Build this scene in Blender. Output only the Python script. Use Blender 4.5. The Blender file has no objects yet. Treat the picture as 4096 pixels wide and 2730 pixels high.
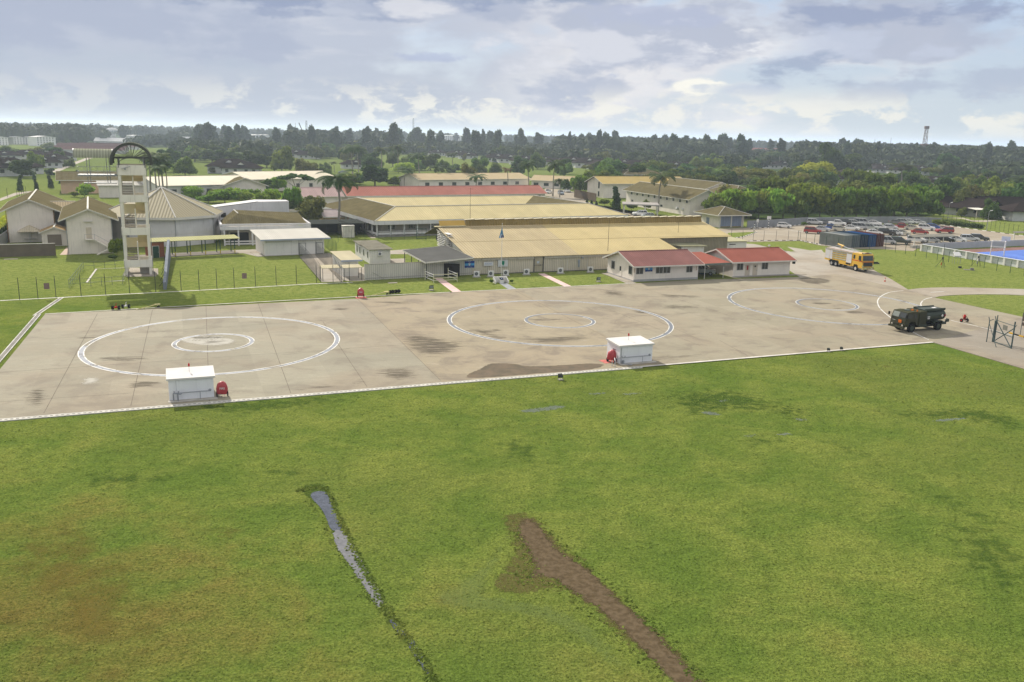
import bpy, math, random
from math import sin, cos, pi, radians, atan2, hypot, sqrt
random.seed(7)
SC = bpy.context.scene
COL = SC.collection
CF, CP, CR, CH = 3520.0, 0.2305, 0.024, 24.0          # focal (photo px), pitch down, roll, height above ground
cam_d = bpy.data.cameras.new('camera')
cam_d.sensor_width = 36.0
cam_d.lens = CF/4096*36.0
cam_d.clip_start, cam_d.clip_end = 0.5, 60000
cam = bpy.data.objects.new('camera', cam_d)
COL.objects.link(cam)
from mathutils import Matrix, Vector
cam.matrix_world = Matrix.Translation((0, 0, CH)) @ Matrix.Rotation(pi/2-CP, 4, 'X') @ Matrix.Rotation(CR, 4, 'Z')
SC.camera = cam
SUN_EL, SUN_AZ = radians(34), radians(-31.5)            # azimuth clockwise from +Y, sun is far left ahead
w = bpy.data.worlds.new('World'); SC.world = w; w.use_nodes = True
nt = w.node_tree; nt.nodes.clear()
def WN(t, **k):
    n = nt.nodes.new(t)
    for a, b in k.items(): setattr(n, a, b)
    return n
def wl(a, b): nt.links.new(a, b)
def wmath(op, a, b=None, c=None, clamp=False):
    n = WN('ShaderNodeMath', operation=op, use_clamp=clamp)
    for i, v in enumerate((a, b, c)):
        if v is None: continue
        if isinstance(v, (int, float)): n.inputs[i].default_value = v
        else: wl(v, n.inputs[i])
    return n.outputs[0]
tc = WN('ShaderNodeTexCoord'); sep = WN('ShaderNodeSeparateXYZ'); wl(tc.outputs['Generated'], sep.inputs[0])
ymax = wmath('MAXIMUM', sep.outputs[1], 0.05)
AZ = wmath('ARCTAN2', sep.outputs[0], sep.outputs[1])
EL = wmath('DIVIDE', sep.outputs[2], wmath('SQRT', wmath('ADD', wmath('MULTIPLY', sep.outputs[0], sep.outputs[0]), wmath('MULTIPLY', sep.outputs[1], sep.outputs[1]))))
def wvec(a, b, c=0.0):
    n = WN('ShaderNodeCombineXYZ')
    for i, v in enumerate((a, b, c)):
        if isinstance(v, (int, float)): n.inputs[i].default_value = v
        else: wl(v, n.inputs[i])
    return n.outputs[0]
def wnoise(vec, scale, det=6, rough=.55, dist=0.0):
    n = WN('ShaderNodeTexNoise'); n.inputs['Scale'].default_value = scale; n.inputs['Detail'].default_value = det
    n.inputs['Roughness'].default_value = rough; n.inputs['Distortion'].default_value = dist
    wl(vec, n.inputs['Vector']); return n.outputs[0]
def wmr(v, a, b, c=0.0, d=1.0):
    n = WN('ShaderNodeMapRange', interpolation_type='SMOOTHSTEP'); wl(v, n.inputs[0])
    for i, x in enumerate((a, b, c, d)): n.inputs[i+1].default_value = x
    return n.outputs[0]
def wmix(f, a, b):
    n = WN('ShaderNodeMix', data_type='RGBA')
    if isinstance(f, (int, float)): n.inputs[0].default_value = f
    else: wl(f, n.inputs[0])
    for s, v in ((6, a), (7, b)):
        if isinstance(v, tuple): n.inputs[s].default_value = (*v, 1)
        else: wl(v, n.inputs[s])
    return n.outputs[2]
nA = wnoise(wvec(AZ, wmath('MULTIPLY', EL, 3.0), 3.1), 4.5, 6, .50, .1)         # large masses
nB = wnoise(wvec(AZ, wmath('MULTIPLY', EL, 2.0), 7.7), 17.0, 8, .6, .2)          # small heaps
nC = wnoise(wvec(AZ, wmath('MULTIPLY', EL, 7.0), 1.7), 6.0, 6, .55, .3)           # thin streaks
nW = wnoise(wvec(AZ, wmath('MULTIPLY', EL, 3.0), 5.5), 14.0, 5, .6, 0)
sky = WN('ShaderNodeTexSky', sky_type='NISHITA'); sky.sun_disc = False
sky.sun_elevation = SUN_EL; sky.sun_rotation = SUN_AZ; sky.altitude = 0; sky.air_density = 1.2; sky.dust_density = 2.0; sky.ozone_density = 1.5
skym = WN('ShaderNodeMix', data_type='RGBA', blend_type='MULTIPLY'); skym.inputs[0].default_value = 1
wl(sky.outputs[0], skym.inputs[6]); SKY_K = 1.0; skym.inputs[7].default_value = (SKY_K, SKY_K, SKY_K, 1)
K = 10.0                                    # cloud radiances below are divided by the background strength (0.1)
def C3(r, g, b, k=1.0):                     # sRGB bytes -> linear / strength
    f = lambda v: (v/255.0/12.92 if v < 10 else ((v/255.0+.055)/1.055)**2.4)*K*k
    return (f(r), f(g), f(b))
EXPK = 0.84                                 # the view exposure lifts the picture; radiances are given before it
clear = wmix(wmr(EL, 0.0, .16), C3(198, 211, 222, EXPK), C3(178, 196, 224, EXPK))
clear = wmix(.12, clear, skym.outputs[2])
pale = wmix(wmr(nA, .35, .65), C3(194, 198, 211, EXPK), C3(230, 228, 229, EXPK))
pale = wmix(wmr(AZ, -.12, .12), wmix(wmr(EL, .0, .12), C3(178, 186, 200, EXPK), C3(184, 191, 207, EXPK)), pale)
cover = wmr(wmath('ADD', wmath('ADD', nA, wmath('MULTIPLY', nB, .35)), wmath('MULTIPLY', AZ, -.45)), .50, .68)
base = wmix(cover, clear, pale)
st = wmath('MULTIPLY', wmr(nC, .56, .75), .35)
base = wmix(st, base, C3(232, 232, 232, EXPK))
dk = wmath('ADD', wmath('ADD', nA, wmath('MULTIPLY', nB, .25)), wmath('MULTIPLY', EL, .9))
dk = wmath('ADD', dk, wmath('MULTIPLY', AZ, -.10))
dkm = wmath('MULTIPLY', wmr(dk, .715, .80), .85)
base = wmix(dkm, base, C3(168, 177, 198, EXPK))
for (a, e, sa, se, col, am) in [
    (-.30, .150, .38, .034, (146, 158, 186), .9), (.02, .150, .22, .016, (152, 164, 190), .85), (-.20, .118, .13, .006, (154, 165, 190), .8),
    (-.11, .128, .05, .012, (226, 226, 230), .7), (.155, .125, .13, .018, (176, 184, 207), .8), (.40, .125, .16, .016, (148, 160, 188), .85),
    (.25, .100, .060, .020, (236, 236, 238), .9), (.36, .095, .13, .020, (190, 198, 216), .75), (.31, .070, .075, .018, (154, 167, 192), .85),
    (.45, .055, .15, .024, (172, 182, 202), .8), (.10, .088, .16, .030, (224, 225, 231), .6), (-.09, .080, .05, .006, (170, 180, 208), .7),
    (.105, .066, .012, .005, (160, 176, 205), .7), (.16, .058, .02, .006, (170, 184, 208), .6), (.20, .055, .040, .011, (246, 243, 232), .95),
    (.24, .052, .05, .007, (180, 192, 212), .7), (-.42, .060, .25, .020, (178, 188, 203), .6)]:
    da = wmath('DIVIDE', wmath('SUBTRACT', AZ, a), sa); de = wmath('DIVIDE', wmath('SUBTRACT', EL, e), se)
    r2 = wmath('ADD', wmath('MULTIPLY', da, da), wmath('MULTIPLY', de, de))
    f = wmath('ADD', wmath('SUBTRACT', 1.0, r2), wmath('MULTIPLY', wmath('SUBTRACT', wmath('ADD', wmath('MULTIPLY', nW, .6), wmath('MULTIPLY', nB, .6)), .62), 7.0))
    base = wmix(wmath('MULTIPLY', wmr(f, .05, 1.1), am), base, C3(*col, EXPK))
hp = wmath('MULTIPLY', wmath('MULTIPLY', wmr(nB, .47, .57), wmr(EL, .062, .026)), wmr(EL, .002, .012))
base = wmix(wmath('MULTIPLY', hp, wmr(AZ, -.5, -.1, .25, .8)), base, C3(240, 236, 224, EXPK))
base = wmix(wmr(EL, .022, .0, 0, .55), base, C3(212, 216, 217, EXPK))
up = wmr(EL, .18, .5)
base = wmix(up, base, C3(226, 225, 226, EXPK*1.15))
bg = WN('ShaderNodeBackground'); bg.inputs['Strength'].default_value = 0.1
wl(base, bg.inputs['Color']); wo = WN('ShaderNodeOutputWorld'); wl(bg.outputs[0], wo.inputs[0])
sd = bpy.data.lights.new('sun', 'SUN'); sd.energy = 5.0; sd.angle = radians(.6); sd.color = (1, .93, .82)
sun = bpy.data.objects.new('sun', sd); COL.objects.link(sun)
sv = Vector((sin(SUN_AZ)*cos(SUN_EL), cos(SUN_AZ)*cos(SUN_EL), sin(SUN_EL)))
sun.rotation_euler = sv.to_track_quat('Z', 'Y').to_euler(); sun.location = (-80, 120, 90)
SC.view_settings.view_transform = 'Standard'; SC.view_settings.look = 'None'
SC.view_settings.exposure = 0.36; SC.view_settings.gamma = 1.0; SC.view_settings.use_curve_mapping = False
SC.render.engine = 'CYCLES'
SC.cycles.use_denoising = True; SC.cycles.max_bounces = 6; SC.cycles.transparent_max_bounces = 12
SC.cycles.volume_bounces = 1; SC.cycles.caustics_reflective = False; SC.cycles.caustics_refractive = False
SC.cycles.sample_clamp_indirect = 6

FR = {'R1':(0,480,3.336),'R2':(600,480,3.336),'R3':(1200,480,3.336),'R4':(1800,480,3.336),'R5':(2400,480,3.336),'R6':(3000,480,3.337),'R7':(3500,480,3.336),
'S1':(0,700,2.851),'S2':(450,700,2.851),'S3':(900,800,3.484),'S4':(1350,750,3.136),'S5':(1800,850,3.92),'S6':(2350,900,2.768),'S7':(3150,850,2.487),
'T1':(0,1100,1.6807),'T2':(620,1380,5.6),'T3':(2380,1280,6.03),'T4':(1400,1100,1.6807),'T5':(1000,1850,1.1765),'T8':(2700,1400,1.6855),'V':(0,0,1/1.7407),'N':(0,0,1),
'U3':(3540,1200,7.843),'U7':(3880,1240,9.222),'U8':(3650,950,5.276),'U6':(1700,1080,14.7)}
def ray(k, u, v):
    a, b, s = FR[k]; u = a+u/s; v = b+v/s
    x = (u-2048)/CF; y = -(v-1365)/CF
    c, s = cos(CR), sin(CR); x, y = c*x-s*y, s*x+c*y
    return x, cos(CP)+y*sin(CP), -sin(CP)+y*cos(CP)
def g(k, u, v, z=0.0):
    d = ray(k, u, v); t = (z-CH)/d[2]; return Vector((d[0]*t, d[1]*t, z))
def hz(k, u, v, base):
    d = ray(k, u, v); return CH+d[2]/d[1]*base[1]
def vdir(a, b): return atan2(b[1]-a[1], b[0]-a[0])

MATS = {}
class NB:
    """small node helper for surface materials"""
    def __init__(s, m): s.m = m; s.t = m.node_tree
    def n(s, t, **k):
        x = s.t.nodes.new(t)
        for a, b in k.items(): setattr(x, a, b)
        return x
    def l(s, a, b): s.t.links.new(a, b)
    def math(s, op, a, b=None, clamp=False):
        n = s.n('ShaderNodeMath', operation=op, use_clamp=clamp)
        for i, v in enumerate((a, b)):
            if v is None: continue
            if isinstance(v, (int, float)): n.inputs[i].default_value = v
            else: s.l(v, n.inputs[i])
        return n.outputs[0]
    def noise(s, vec, scale, det=5, rough=.55, dist=0):
        n = s.n('ShaderNodeTexNoise'); n.inputs['Scale'].default_value = scale; n.inputs['Detail'].default_value = det
        n.inputs['Roughness'].default_value = rough; n.inputs['Distortion'].default_value = dist
        if vec is not None: s.l(vec, n.inputs['Vector'])
        return n.outputs[0]
    def mr(s, v, a, b, c=0.0, d=1.0):
        n = s.n('ShaderNodeMapRange', interpolation_type='SMOOTHSTEP'); s.l(v, n.inputs[0])
        for i, x in enumerate((a, b, c, d)): n.inputs[i+1].default_value = x
        return n.outputs[0]
    def mix(s, f, a, b, mode='MIX'):
        n = s.n('ShaderNodeMix', data_type='RGBA', blend_type=mode)
        if isinstance(f, (int, float)): n.inputs[0].default_value = f
        else: s.l(f, n.inputs[0])
        for k, v in ((6, a), (7, b)):
            if isinstance(v, tuple): n.inputs[k].default_value = (*v[:3], 1)
            else: s.l(v, n.inputs[k])
        return n.outputs[2]
    def mapping(s, vec, rot=0, scale=(1, 1, 1), loc=(0, 0, 0)):
        n = s.n('ShaderNodeMapping'); s.l(vec, n.inputs[0]); n.inputs['Rotation'].default_value = (0, 0, rot)
        n.inputs['Scale'].default_value = scale; n.inputs['Location'].default_value = loc; return n.outputs[0]
    def bump(s, h, strength=.3, dist=.05):
        n = s.n('ShaderNodeBump'); n.inputs['Strength'].default_value = strength; n.inputs['Distance'].default_value = dist
        s.l(h, n.inputs['Height']); s.l(n.outputs[0], s.bsdf.inputs['Normal'])
def newmat(name, rough=.8, metal=0.0, spec=.3):
    m = bpy.data.materials.new(name); m.use_nodes = True; h = NB(m)
    h.bsdf = m.node_tree.nodes['Principled BSDF']; h.out = m.node_tree.nodes['Material Output']
    h.bsdf.inputs['Roughness'].default_value = rough; h.bsdf.inputs['Metallic'].default_value = metal
    h.bsdf.inputs['Specular IOR Level'].default_value = spec
    h.tc = h.n('ShaderNodeTexCoord'); h.geo = h.n('ShaderNodeNewGeometry')
    h.P = h.geo.outputs['Position']; h.O = h.tc.outputs['Object']
    return m, h
def mat(name, col, rough=.75, var=.10, scale=.7, metal=0, spec=0.0, stripe=None, bump=0, streak=.0, dirt=None):
    """painted / plain surface: blotchy colour, optional ribs (axis, period m, amount), vertical weather streaks"""
    if name in MATS: return MATS[name]
    m, h = newmat(name, rough, metal, spec)
    n1 = h.noise(h.O, scale, 6, .6); c = h.mix(h.mr(n1, .3, .7), tuple(x*(1-var) for x in col), tuple(min(1, x*(1+var)) for x in col))
    c = h.mix(h.mr(h.noise(h.O, scale*.3, 3, .6, .4), .5, .68, 0, .22), c, tuple(x*.72 for x in col))
    if streak:
        mp = h.mapping(h.O, 0, (3.0, 3.0, .25)); n2 = h.noise(mp, 1.2, 5, .6)
        c = h.mix(h.mr(n2, .52, .75, 0, streak), c, dirt or (.12, .10, .075))
    hgt = None
    if stripe:
        ax, per, am = stripe
        sp = h.n('ShaderNodeSeparateXYZ'); h.l(h.O, sp.inputs[0])
        s_ = h.math('SINE', h.math('MULTIPLY', sp.outputs['xyz'.index(ax)], 2*pi/per))
        wn = h.n('ShaderNodeTexWhiteNoise'); wn.noise_dimensions = '1D'; h.l(h.math('FLOOR', h.math('DIVIDE', sp.outputs['xyz'.index(ax)], max(per*2, .9))), wn.inputs['W'])
        c = h.mix(h.mr(wn.outputs[0], 0, 1, 0, .16), c, tuple(x*.6 for x in col))
        f = h.mr(s_, -.6, .8, 0, am); c = h.mix(f, c, tuple(x*.45 for x in col)); hgt = s_
        h.bump(hgt, .5, per*.12)
    elif bump:
        h.bump(h.noise(h.O, scale*14, 4), bump, .02)
    h.l(c, h.bsdf.inputs['Base Color']); MATS[name] = m; return m

class MB:
    def __init__(s): s.v = []; s.f = []; s.mi = []
    def poly(s, pts, mi=0):
        b = len(s.v); s.v += [tuple(p) for p in pts]; s.f.append(tuple(range(b, b+len(pts)))); s.mi.append(mi)
    def box(s, x0, x1, y0, y1, z0, z1, mi=0):
        s.hexa([(x0,y0,z0),(x1,y0,z0),(x1,y1,z0),(x0,y1,z0),(x0,y0,z1),(x1,y0,z1),(x1,y1,z1),(x0,y1,z1)], mi); return s
    def hexa(s, p, mi=0):
        b = len(s.v); s.v += [tuple(q) for q in p]
        for f in ((3,2,1,0),(4,5,6,7),(0,1,5,4),(1,2,6,5),(2,3,7,6),(3,0,4,7)):
            s.f.append(tuple(b+i for i in f)); s.mi.append(mi)
    def slab(s, pts, th, mi=0):
        """a flat or tilted polygon given thickness th straight down"""
        n = len(pts); b = len(s.v); s.v += [tuple(p) for p in pts]+[(p[0], p[1], p[2]-th) for p in pts]
        s.f.append(tuple(b+i for i in range(n))); s.f.append(tuple(b+n+i for i in reversed(range(n)))); s.mi += [mi, mi]
        for i in range(n):
            j = (i+1) % n; s.f.append((b+j, b+i, b+n+i, b+n+j)); s.mi.append(mi)
    def prism(s, prof, a, b_, axis='y', mi=0):
        """profile [(p,z)] extruded between a and b_ along axis"""
        n = len(prof); b = len(s.v)
        for t in (a, b_): s.v += [((t, p, z) if axis == 'x' else (p, t, z)) for p, z in prof]
        s.f.append(tuple(b+i for i in range(n))); s.f.append(tuple(b+n+i for i in reversed(range(n)))); s.mi += [mi, mi]
        for i in range(n):
            j = (i+1) % n; s.f.append((b+j, b+i, b+n+i, b+n+j)); s.mi.append(mi)
    def tube(s, p, q, r, n=6, r2=None, mi=0, caps=True):
        p = Vector(p); q = Vector(q); d = q-p
        if d.length < 1e-6: return s
        r2 = r if r2 is None else r2
        a = d.orthogonal().normalized(); c = d.cross(a).normalized(); b = len(s.v)
        for (o, rr) in ((p, r), (q, r2)):
            for i in range(n):
                t = 2*pi*i/n; s.v.append(tuple(o+(a*cos(t)+c*sin(t))*rr))
        for i in range(n):
            j = (i+1) % n; s.f.append((b+i, b+j, b+n+j, b+n+i)); s.mi.append(mi)
        if caps: s.f.append(tuple(b+i for i in reversed(range(n)))); s.f.append(tuple(b+n+i for i in range(n))); s.mi += [mi, mi]
        return s
    def path(s, pts, r, n=6, mi=0):
        for a, b in zip(pts, pts[1:]): s.tube(a, b, r, n, mi=mi)
        return s
    def build(s, name, mats, parent=None, smooth=False, loc=None):
        me = bpy.data.meshes.new(name); me.from_pydata(s.v, [], s.f)
        if not isinstance(mats, (list, tuple)): mats = [mats]
        for m in mats: me.materials.append(m)
        me.polygons.foreach_set('material_index', s.mi)
        if smooth: me.polygons.foreach_set('use_smooth', [True]*len(me.polygons))
        me.update(); o = bpy.data.objects.new(name, me); COL.objects.link(o)
        if parent is not None: o.parent = parent
        if loc is not None: o.location = loc
        return o
def tag(o, label=None, cat=None, group=None, kind=None):
    for k, v in (('label', label), ('category', cat), ('group', group), ('kind', kind)):
        if v: o[k] = v
    return o
def thing(name, label, cat, loc=(0, 0, 0), rz=0.0, group=None):
    o = bpy.data.objects.new(name, None); o.empty_display_size = .3; COL.objects.link(o)
    o.location = loc; o.rotation_euler = (0, 0, rz); return tag(o, label, cat, group)
KIDS = {}
def kids(o): return [c for c in bpy.data.objects if c.parent == o]
def proto_tree(o):
    """(object, [children trees]) read once, so copying does not search the scene"""
    ch = {}
    for x in bpy.data.objects:
        if x.parent: ch.setdefault(x.parent.name, []).append(x)
    def rec(x): return (x, [rec(y) for y in ch.get(x.name, [])])
    return rec(o)
def dup(tree, loc=None, rz=None, sc=None, label=None, group=None):
    def rec(t, par):
        c = t[0].copy(); COL.objects.link(c)
        if par is not None: c.parent = par
        for s_ in t[1]: rec(s_, c)
        return c
    r = rec(tree, None)
    if loc is not None: r.location = loc
    if rz is not None: r.rotation_euler = (0, 0, rz)
    if sc is not None: r.scale = sc if hasattr(sc, '__len__') else (sc, sc, sc)
    if label: r['label'] = label
    if group: r['group'] = group
    return r
def struct(name, mb, mats, kind='structure'):
    o = mb.build(name, mats); o['kind'] = kind; return o
import numpy as np
import bmesh
def soft_alpha(h, col, alpha, normal=True):
    tr = h.n('ShaderNodeBsdfTransparent'); mx = h.n('ShaderNodeMixShader'); h.l(alpha, mx.inputs[0])
    h.l(tr.outputs[0], mx.inputs[1]); h.l(h.bsdf.outputs[0], mx.inputs[2]); h.l(mx.outputs[0], h.out.inputs[0])
def edge_alpha(h, scale=2.0, amt=1.1, lo=.35, hi=.6, st=False):
    at = h.n('ShaderNodeAttribute'); at.attribute_name = 'edge'
    n = h.noise(h.mapping(h.P, radians(-8), (.4, 2.2, 1)) if st else h.P, scale, 6, .7)
    return h.mr(h.math('ADD', at.outputs['Fac'], h.math('MULTIPLY', h.math('SUBTRACT', n, .5), amt)), lo, hi)
def grass_mat():
    m, h = newmat('grass', .95, 0, .0)
    P = h.P
    big = h.noise(P, .035, 5, .6, .4); mid = h.noise(P, .16, 6, .62, .3); sm = h.noise(P, 1.1, 6, .68); fine = h.noise(P, 6.0, 5, .7)
    sp = h.n('ShaderNodeSeparateXYZ'); h.l(P, sp.inputs[0]); X, Y = sp.outputs[0], sp.outputs[1]
    lush, yel, olive, brown = (.128, .186, .034), (.238, .268, .058), (.188, .200, .050), (.195, .135, .042)
    c = h.mix(h.mr(mid, .32, .72), lush, yel)
    c = h.mix(h.mr(big, .45, .72, 0, .6), c, olive)
    lb = h.math('ADD', h.mr(Y, 62, 40, 0, .26), h.mr(X, 2, -26, 0, .22))
    c = h.mix(h.mr(h.math('ADD', h.math('MULTIPLY', mid, .8), h.math('MULTIPLY', lb, 1.0)), .66, .98, 0, .75), c, brown)
    c = h.mix(h.mr(h.math('ADD', h.math('MULTIPLY', sm, .5), h.math('MULTIPLY', big, .6)), .60, .75, 0, .5), c, (.05, .085, .02))
    lawn = h.mr(Y, 112, 135)
    c = h.mix(h.math('MULTIPLY', lawn, .75), c, h.mix(h.mr(sm, .4, .62), (.235, .28, .070), (.30, .32, .095)))
    c = h.mix(h.mr(Y, 240, 420, 0, .5), c, h.mix(h.mr(h.noise(P, .02, 4), .4, .6), (.13, .17, .05), (.085, .12, .035)))
    c = h.mix(h.mr(sm, .34, .60, .30, 0), c, (.045, .072, .016))
    c = h.mix(h.mr(fine, .36, .66, .55, 0), c, (.03, .055, .01))
    c = h.mix(h.mr(fine, .60, .74, 0, .5), c, (.24, .26, .07))
    c = h.mix(h.mr(h.noise(P, .085, 3, .5), .38, .62, .14, 0), c, (.07, .12, .02))
    h.l(c, h.bsdf.inputs['Base Color'])
    hh = h.math('ADD', h.math('MULTIPLY', fine, .5), h.math('ADD', h.math('MULTIPLY', sm, 1.4), h.math('MULTIPLY', mid, 1.5)))
    h.bump(hh, .9, .22); MATS['grass'] = m; return m
def concrete_mat(name, c1, c2, warm=(.30, .245, .175), stain=.6, tan=0.0, joints=True):
    m, h = newmat(name, .9, 0, .06)
    P = h.P; S_ = h.mapping(P, radians(-21), (1, 1, 1))
    br = h.n('ShaderNodeTexBrick'); br.offset = 0; br.squash = 1
    for k, v in (('Scale', 1.0), ('Mortar Size', 0.0), ('Brick Width', 6.7), ('Row Height', 6.0), ('Bias', 0.0)): br.inputs[k].default_value = v
    br.inputs['Color1'].default_value = (0, 0, 0, 1); br.inputs['Color2'].default_value = (1, 1, 1, 1); h.l(S_, br.inputs['Vector'])
    c = h.mix(br.outputs[0], c1, c2)
    big = h.noise(P, .05, 5, .6, .5); mid = h.noise(P, .22, 7, .65, .6)
    st = h.noise(h.mapping(P, radians(-6), (.35, 2.6, 1)), .9, 7, .7, .3); fine = h.noise(P, 3.2, 6, .7)
    c = h.mix(h.mr(big, .40, .62, 0, .55), c, warm)
    if tan: c = h.mix(tan, c, (.32, .25, .165))
    c = h.mix(h.mr(st, .35, .7, .30, 0), c, (.20, .175, .14))
    c = h.mix(h.mr(st, .56, .74, 0, .5), c, (.42, .375, .31))
    k = h.math('ADD', h.math('MULTIPLY', mid, .75), h.math('ADD', h.math('MULTIPLY', st, .25), h.math('MULTIPLY', big, .2)))
    c = h.mix(h.mr(k, .575, .72, 0, stain), c, (.15, .125, .10))
    c = h.mix(h.mr(k, .50, .40, 0, .35), c, (.42, .375, .315))
    c = h.mix(h.mr(fine, .3, .7, .22, 0), c, (.18, .16, .13))
    h.l(c, h.bsdf.inputs['Base Color']); h.bump(fine, .25, .01); MATS[name] = m; return m
GRASS = grass_mat()
APRON_L = concrete_mat('apron grey concrete', (.25, .236, .178), (.315, .298, .225), stain=.42)
APRON_R = concrete_mat('apron tan concrete', (.265, .243, .168), (.33, .298, .205), stain=.62, tan=.35)
APRON_F = concrete_mat('apron far concrete', (.255, .238, .172), (.315, .293, .215), stain=.55, tan=.12)
TAXI = concrete_mat('taxiway ribbed concrete', (.23, .21, .17), (.28, .25, .21), stain=.5)
PALEC = concrete_mat('pale concrete', (.36, .33, .28), (.40, .37, .315), stain=.25)
PARKC = concrete_mat('car park concrete', (.32, .285, .225), (.37, .33, .26), stain=.25, tan=.1)
WHITE_L = mat('road paint white', (.52, .51, .47), .7, .25, 1.2, streak=0)
DARK_J = mat('joint sealant', (.15, .13, .105), .9, .2, 2)
BAND = mat('blue grey paint', (.17, .19, .235), .8, .25, 1.0)

def poly_sheet(name, pts, m, z, kind='structure'):
    mb = MB(); mb.poly([(p[0], p[1], z) for p in pts]); return struct(name, mb, m, kind)
mb = MB()
mb.poly([(-14000, -60, 0), (14000, -60, 0), (14000, 24000, 0), (-14000, 24000, 0)])
struct('ground', mb, GRASS)
SEAM, h = newmat('sea water', .12, 0, .5); h.bsdf.inputs['Base Color'].default_value = (.10, .16, .22, 1); h.bump(h.noise(h.P, .05, 4), .3, 1)
poly_sheet('sea', [(600, 2600), (14000, 900), (14000, 24000), (-2500, 24000), (200, 6000)], SEAM, .05)

al = g('N', -175, 1694); br_ = g('N', 3726, 1370); tl = g('T1', 303, 268)
up1, up2 = g('S5', 0, 1262), g('S6', 535, 652)
sepA, sepB = g('T4', 50, 163), g('T4', 613, 717); sep2A, sep2B = g('S5', 1050, 1210), g('T4', 2100, 610)
r0 = g('S6', 2353, 580); c1, c2, c3 = g('S7', 480, 618), g('S7', 1190, 778), g('S7', 1450, 850)
c4 = g('S7', 2353, 1048); far1 = g('N', 4400, 1340); far2 = g('N', 4700, 1640)
def line_pt(a, b, x):  # point on ab at parameter closest to x=..
    t = (x-a[0])/(b[0]-a[0]); return a+(b-a)*t
def cross(p, r, q, s):
    d = (r[0]-p[0])*(s[1]-q[1])-(r[1]-p[1])*(s[0]-q[0])
    t = ((q[0]-p[0])*(s[1]-q[1])-(q[1]-p[1])*(s[0]-q[0]))/d
    return Vector((p[0]+t*(r[0]-p[0]), p[1]+t*(r[1]-p[1]), 0))
lowA = cross(al, br_, sepA, sepB); lowB = cross(al, br_, sep2A, sep2B)
Z0 = .06
def slabz(name, pts, m, z=Z0):
    mb = MB(); mb.slab([(p[0], p[1], z) for p in pts], z+.05); return struct(name, mb, m)
slabz('apron', [al, lowA, sepA, tl], APRON_L)
slabz('apron_middle', [lowA, lowB, sep2A, up1, sepA], APRON_R)
upr = g('S6', 1225, 612); up3 = g('S6', 2353, 583)
slabz('apron_right', [lowB, br_, c4+(br_-c4)*.0, c3, c2, c1, up3, upr, up2, sep2A], APRON_F)
slabz('taxiway', [br_, g('V', 2353, 849)+(g('V', 2353, 849)-br_)*2.5, far1+(far1-c4)*.6, far1, c4], TAXI, Z0-.004)
def strip(mb, pts, wd, z, mi=0, side=0.0):
    """flat strip of width wd centred on a polyline (side shifts it left)"""
    n = len(pts); L, R = [], []
    for i in range(n):
        a = Vector(pts[max(0, i-1)][:2]); b = Vector(pts[min(n-1, i+1)][:2]); d = (b-a).normalized(); nrm = Vector((-d.y, d.x))
        c = Vector(pts[i][:2]); L.append(c+nrm*(side+wd/2)); R.append(c+nrm*(side-wd/2))
    for i in range(n-1): mb.poly([(*R[i], z), (*R[i+1], z), (*L[i+1], z), (*L[i], z)], mi)
def bez(pts, k=6):
    """smooth curve through points (Catmull-Rom)"""
    P = [Vector(p) for p in pts]; P = [2*P[0]-P[1]]+P+[2*P[-1]-P[-2]]; out = []
    for i in range(1, len(P)-2):
        for j in range(k):
            t = j/k; a, b, c, d = P[i-1:i+3]
            out.append(.5*((2*b)+(c-a)*t+(2*a-5*b+4*c-d)*t*t+(3*b-a-3*c+d)*t**3))
    out.append(P[-2]); return out
CHANM = mat('drain channel grey', (.22, .21, .19), .9, .15, 1); KERB = mat('kerb concrete', (.50, .48, .43), .85, .18, .8); DRAINM = mat('drain slot', (.14, .14, .13), .9, .3, 2)
ux = (br_-al).normalized(); root_rz = atan2(ux.y, ux.x); Ln = (br_-al).length
def channel(name, A, B, lab_w=.62, slots=True, wl_=.13):
    mb = MB(); L = (B-A).length
    mb.box(0, L, -lab_w, 0, -.02, Z0+.012, 0 if slots else 3)
    zt = Z0+.018
    mb.poly([(0, -lab_w, zt), (L, -lab_w, zt), (L, -lab_w+wl_, zt), (0, -lab_w+wl_, zt)], 1)
    mb.poly([(0, -wl_, zt), (L, -wl_, zt), (L, 0, zt), (0, 0, zt)], 1)
    if slots:
        x = .15
        while x < L-.3:
            mb.poly([(x, -lab_w*.62, zt), (x+.22, -lab_w*.62, zt), (x+.22, -lab_w*.40, zt), (x, -lab_w*.40, zt)], 2); x += .42
    o = mb.build(name, [KERB, WHITE_L, DRAINM, CHANM]); o['kind'] = 'structure'; o.location = (A[0], A[1], 0); o.rotation_euler = (0, 0, vdir(A, B)); return o
channel('drain', al, g('N', 2560, 1468))
mb = MB(); strip(mb, [g('N', 2560, 1468), br_], .42, Z0+.02, 0, -.2); struct('kerb', mb, KERB)
lt = g('T1', 303, 268); lb = g('T1', 0, 640); lb2 = lb+(al-lb)*1.0
channel('drain', lt+Vector((-.5, 0, 0)), al+Vector((-.6, 0, 0)), .6, False, .10)
mb = MB(); strip(mb, [lt, g('S3', 0, 1458), g('S3', 1850, 1358), g('S4', 1440, 1322), up1, up2], .30, Z0+.02, 0, .14)
strip(mb, [lt, g('S3', 0, 1458), g('S3', 1850, 1358), g('S4', 1440, 1322), up1, up2], .10, Z0+.022, 1, -.06)
struct('kerb', mb, [KERB, DARK_J])
mb = MB(); strip(mb, [g('S1', 0, 1437), g('S1', 700, 1401), g('S2', 0, 1370), g('S2', 785, 1330), g('S2', 1560, 1288), g('S3', 1200, 1175), g('S3', 1780, 1153)], .34, .03, 0)
struct('kerb', mb, mat('drain lip concrete', (.66, .64, .58), .85, .2, .6))
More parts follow.
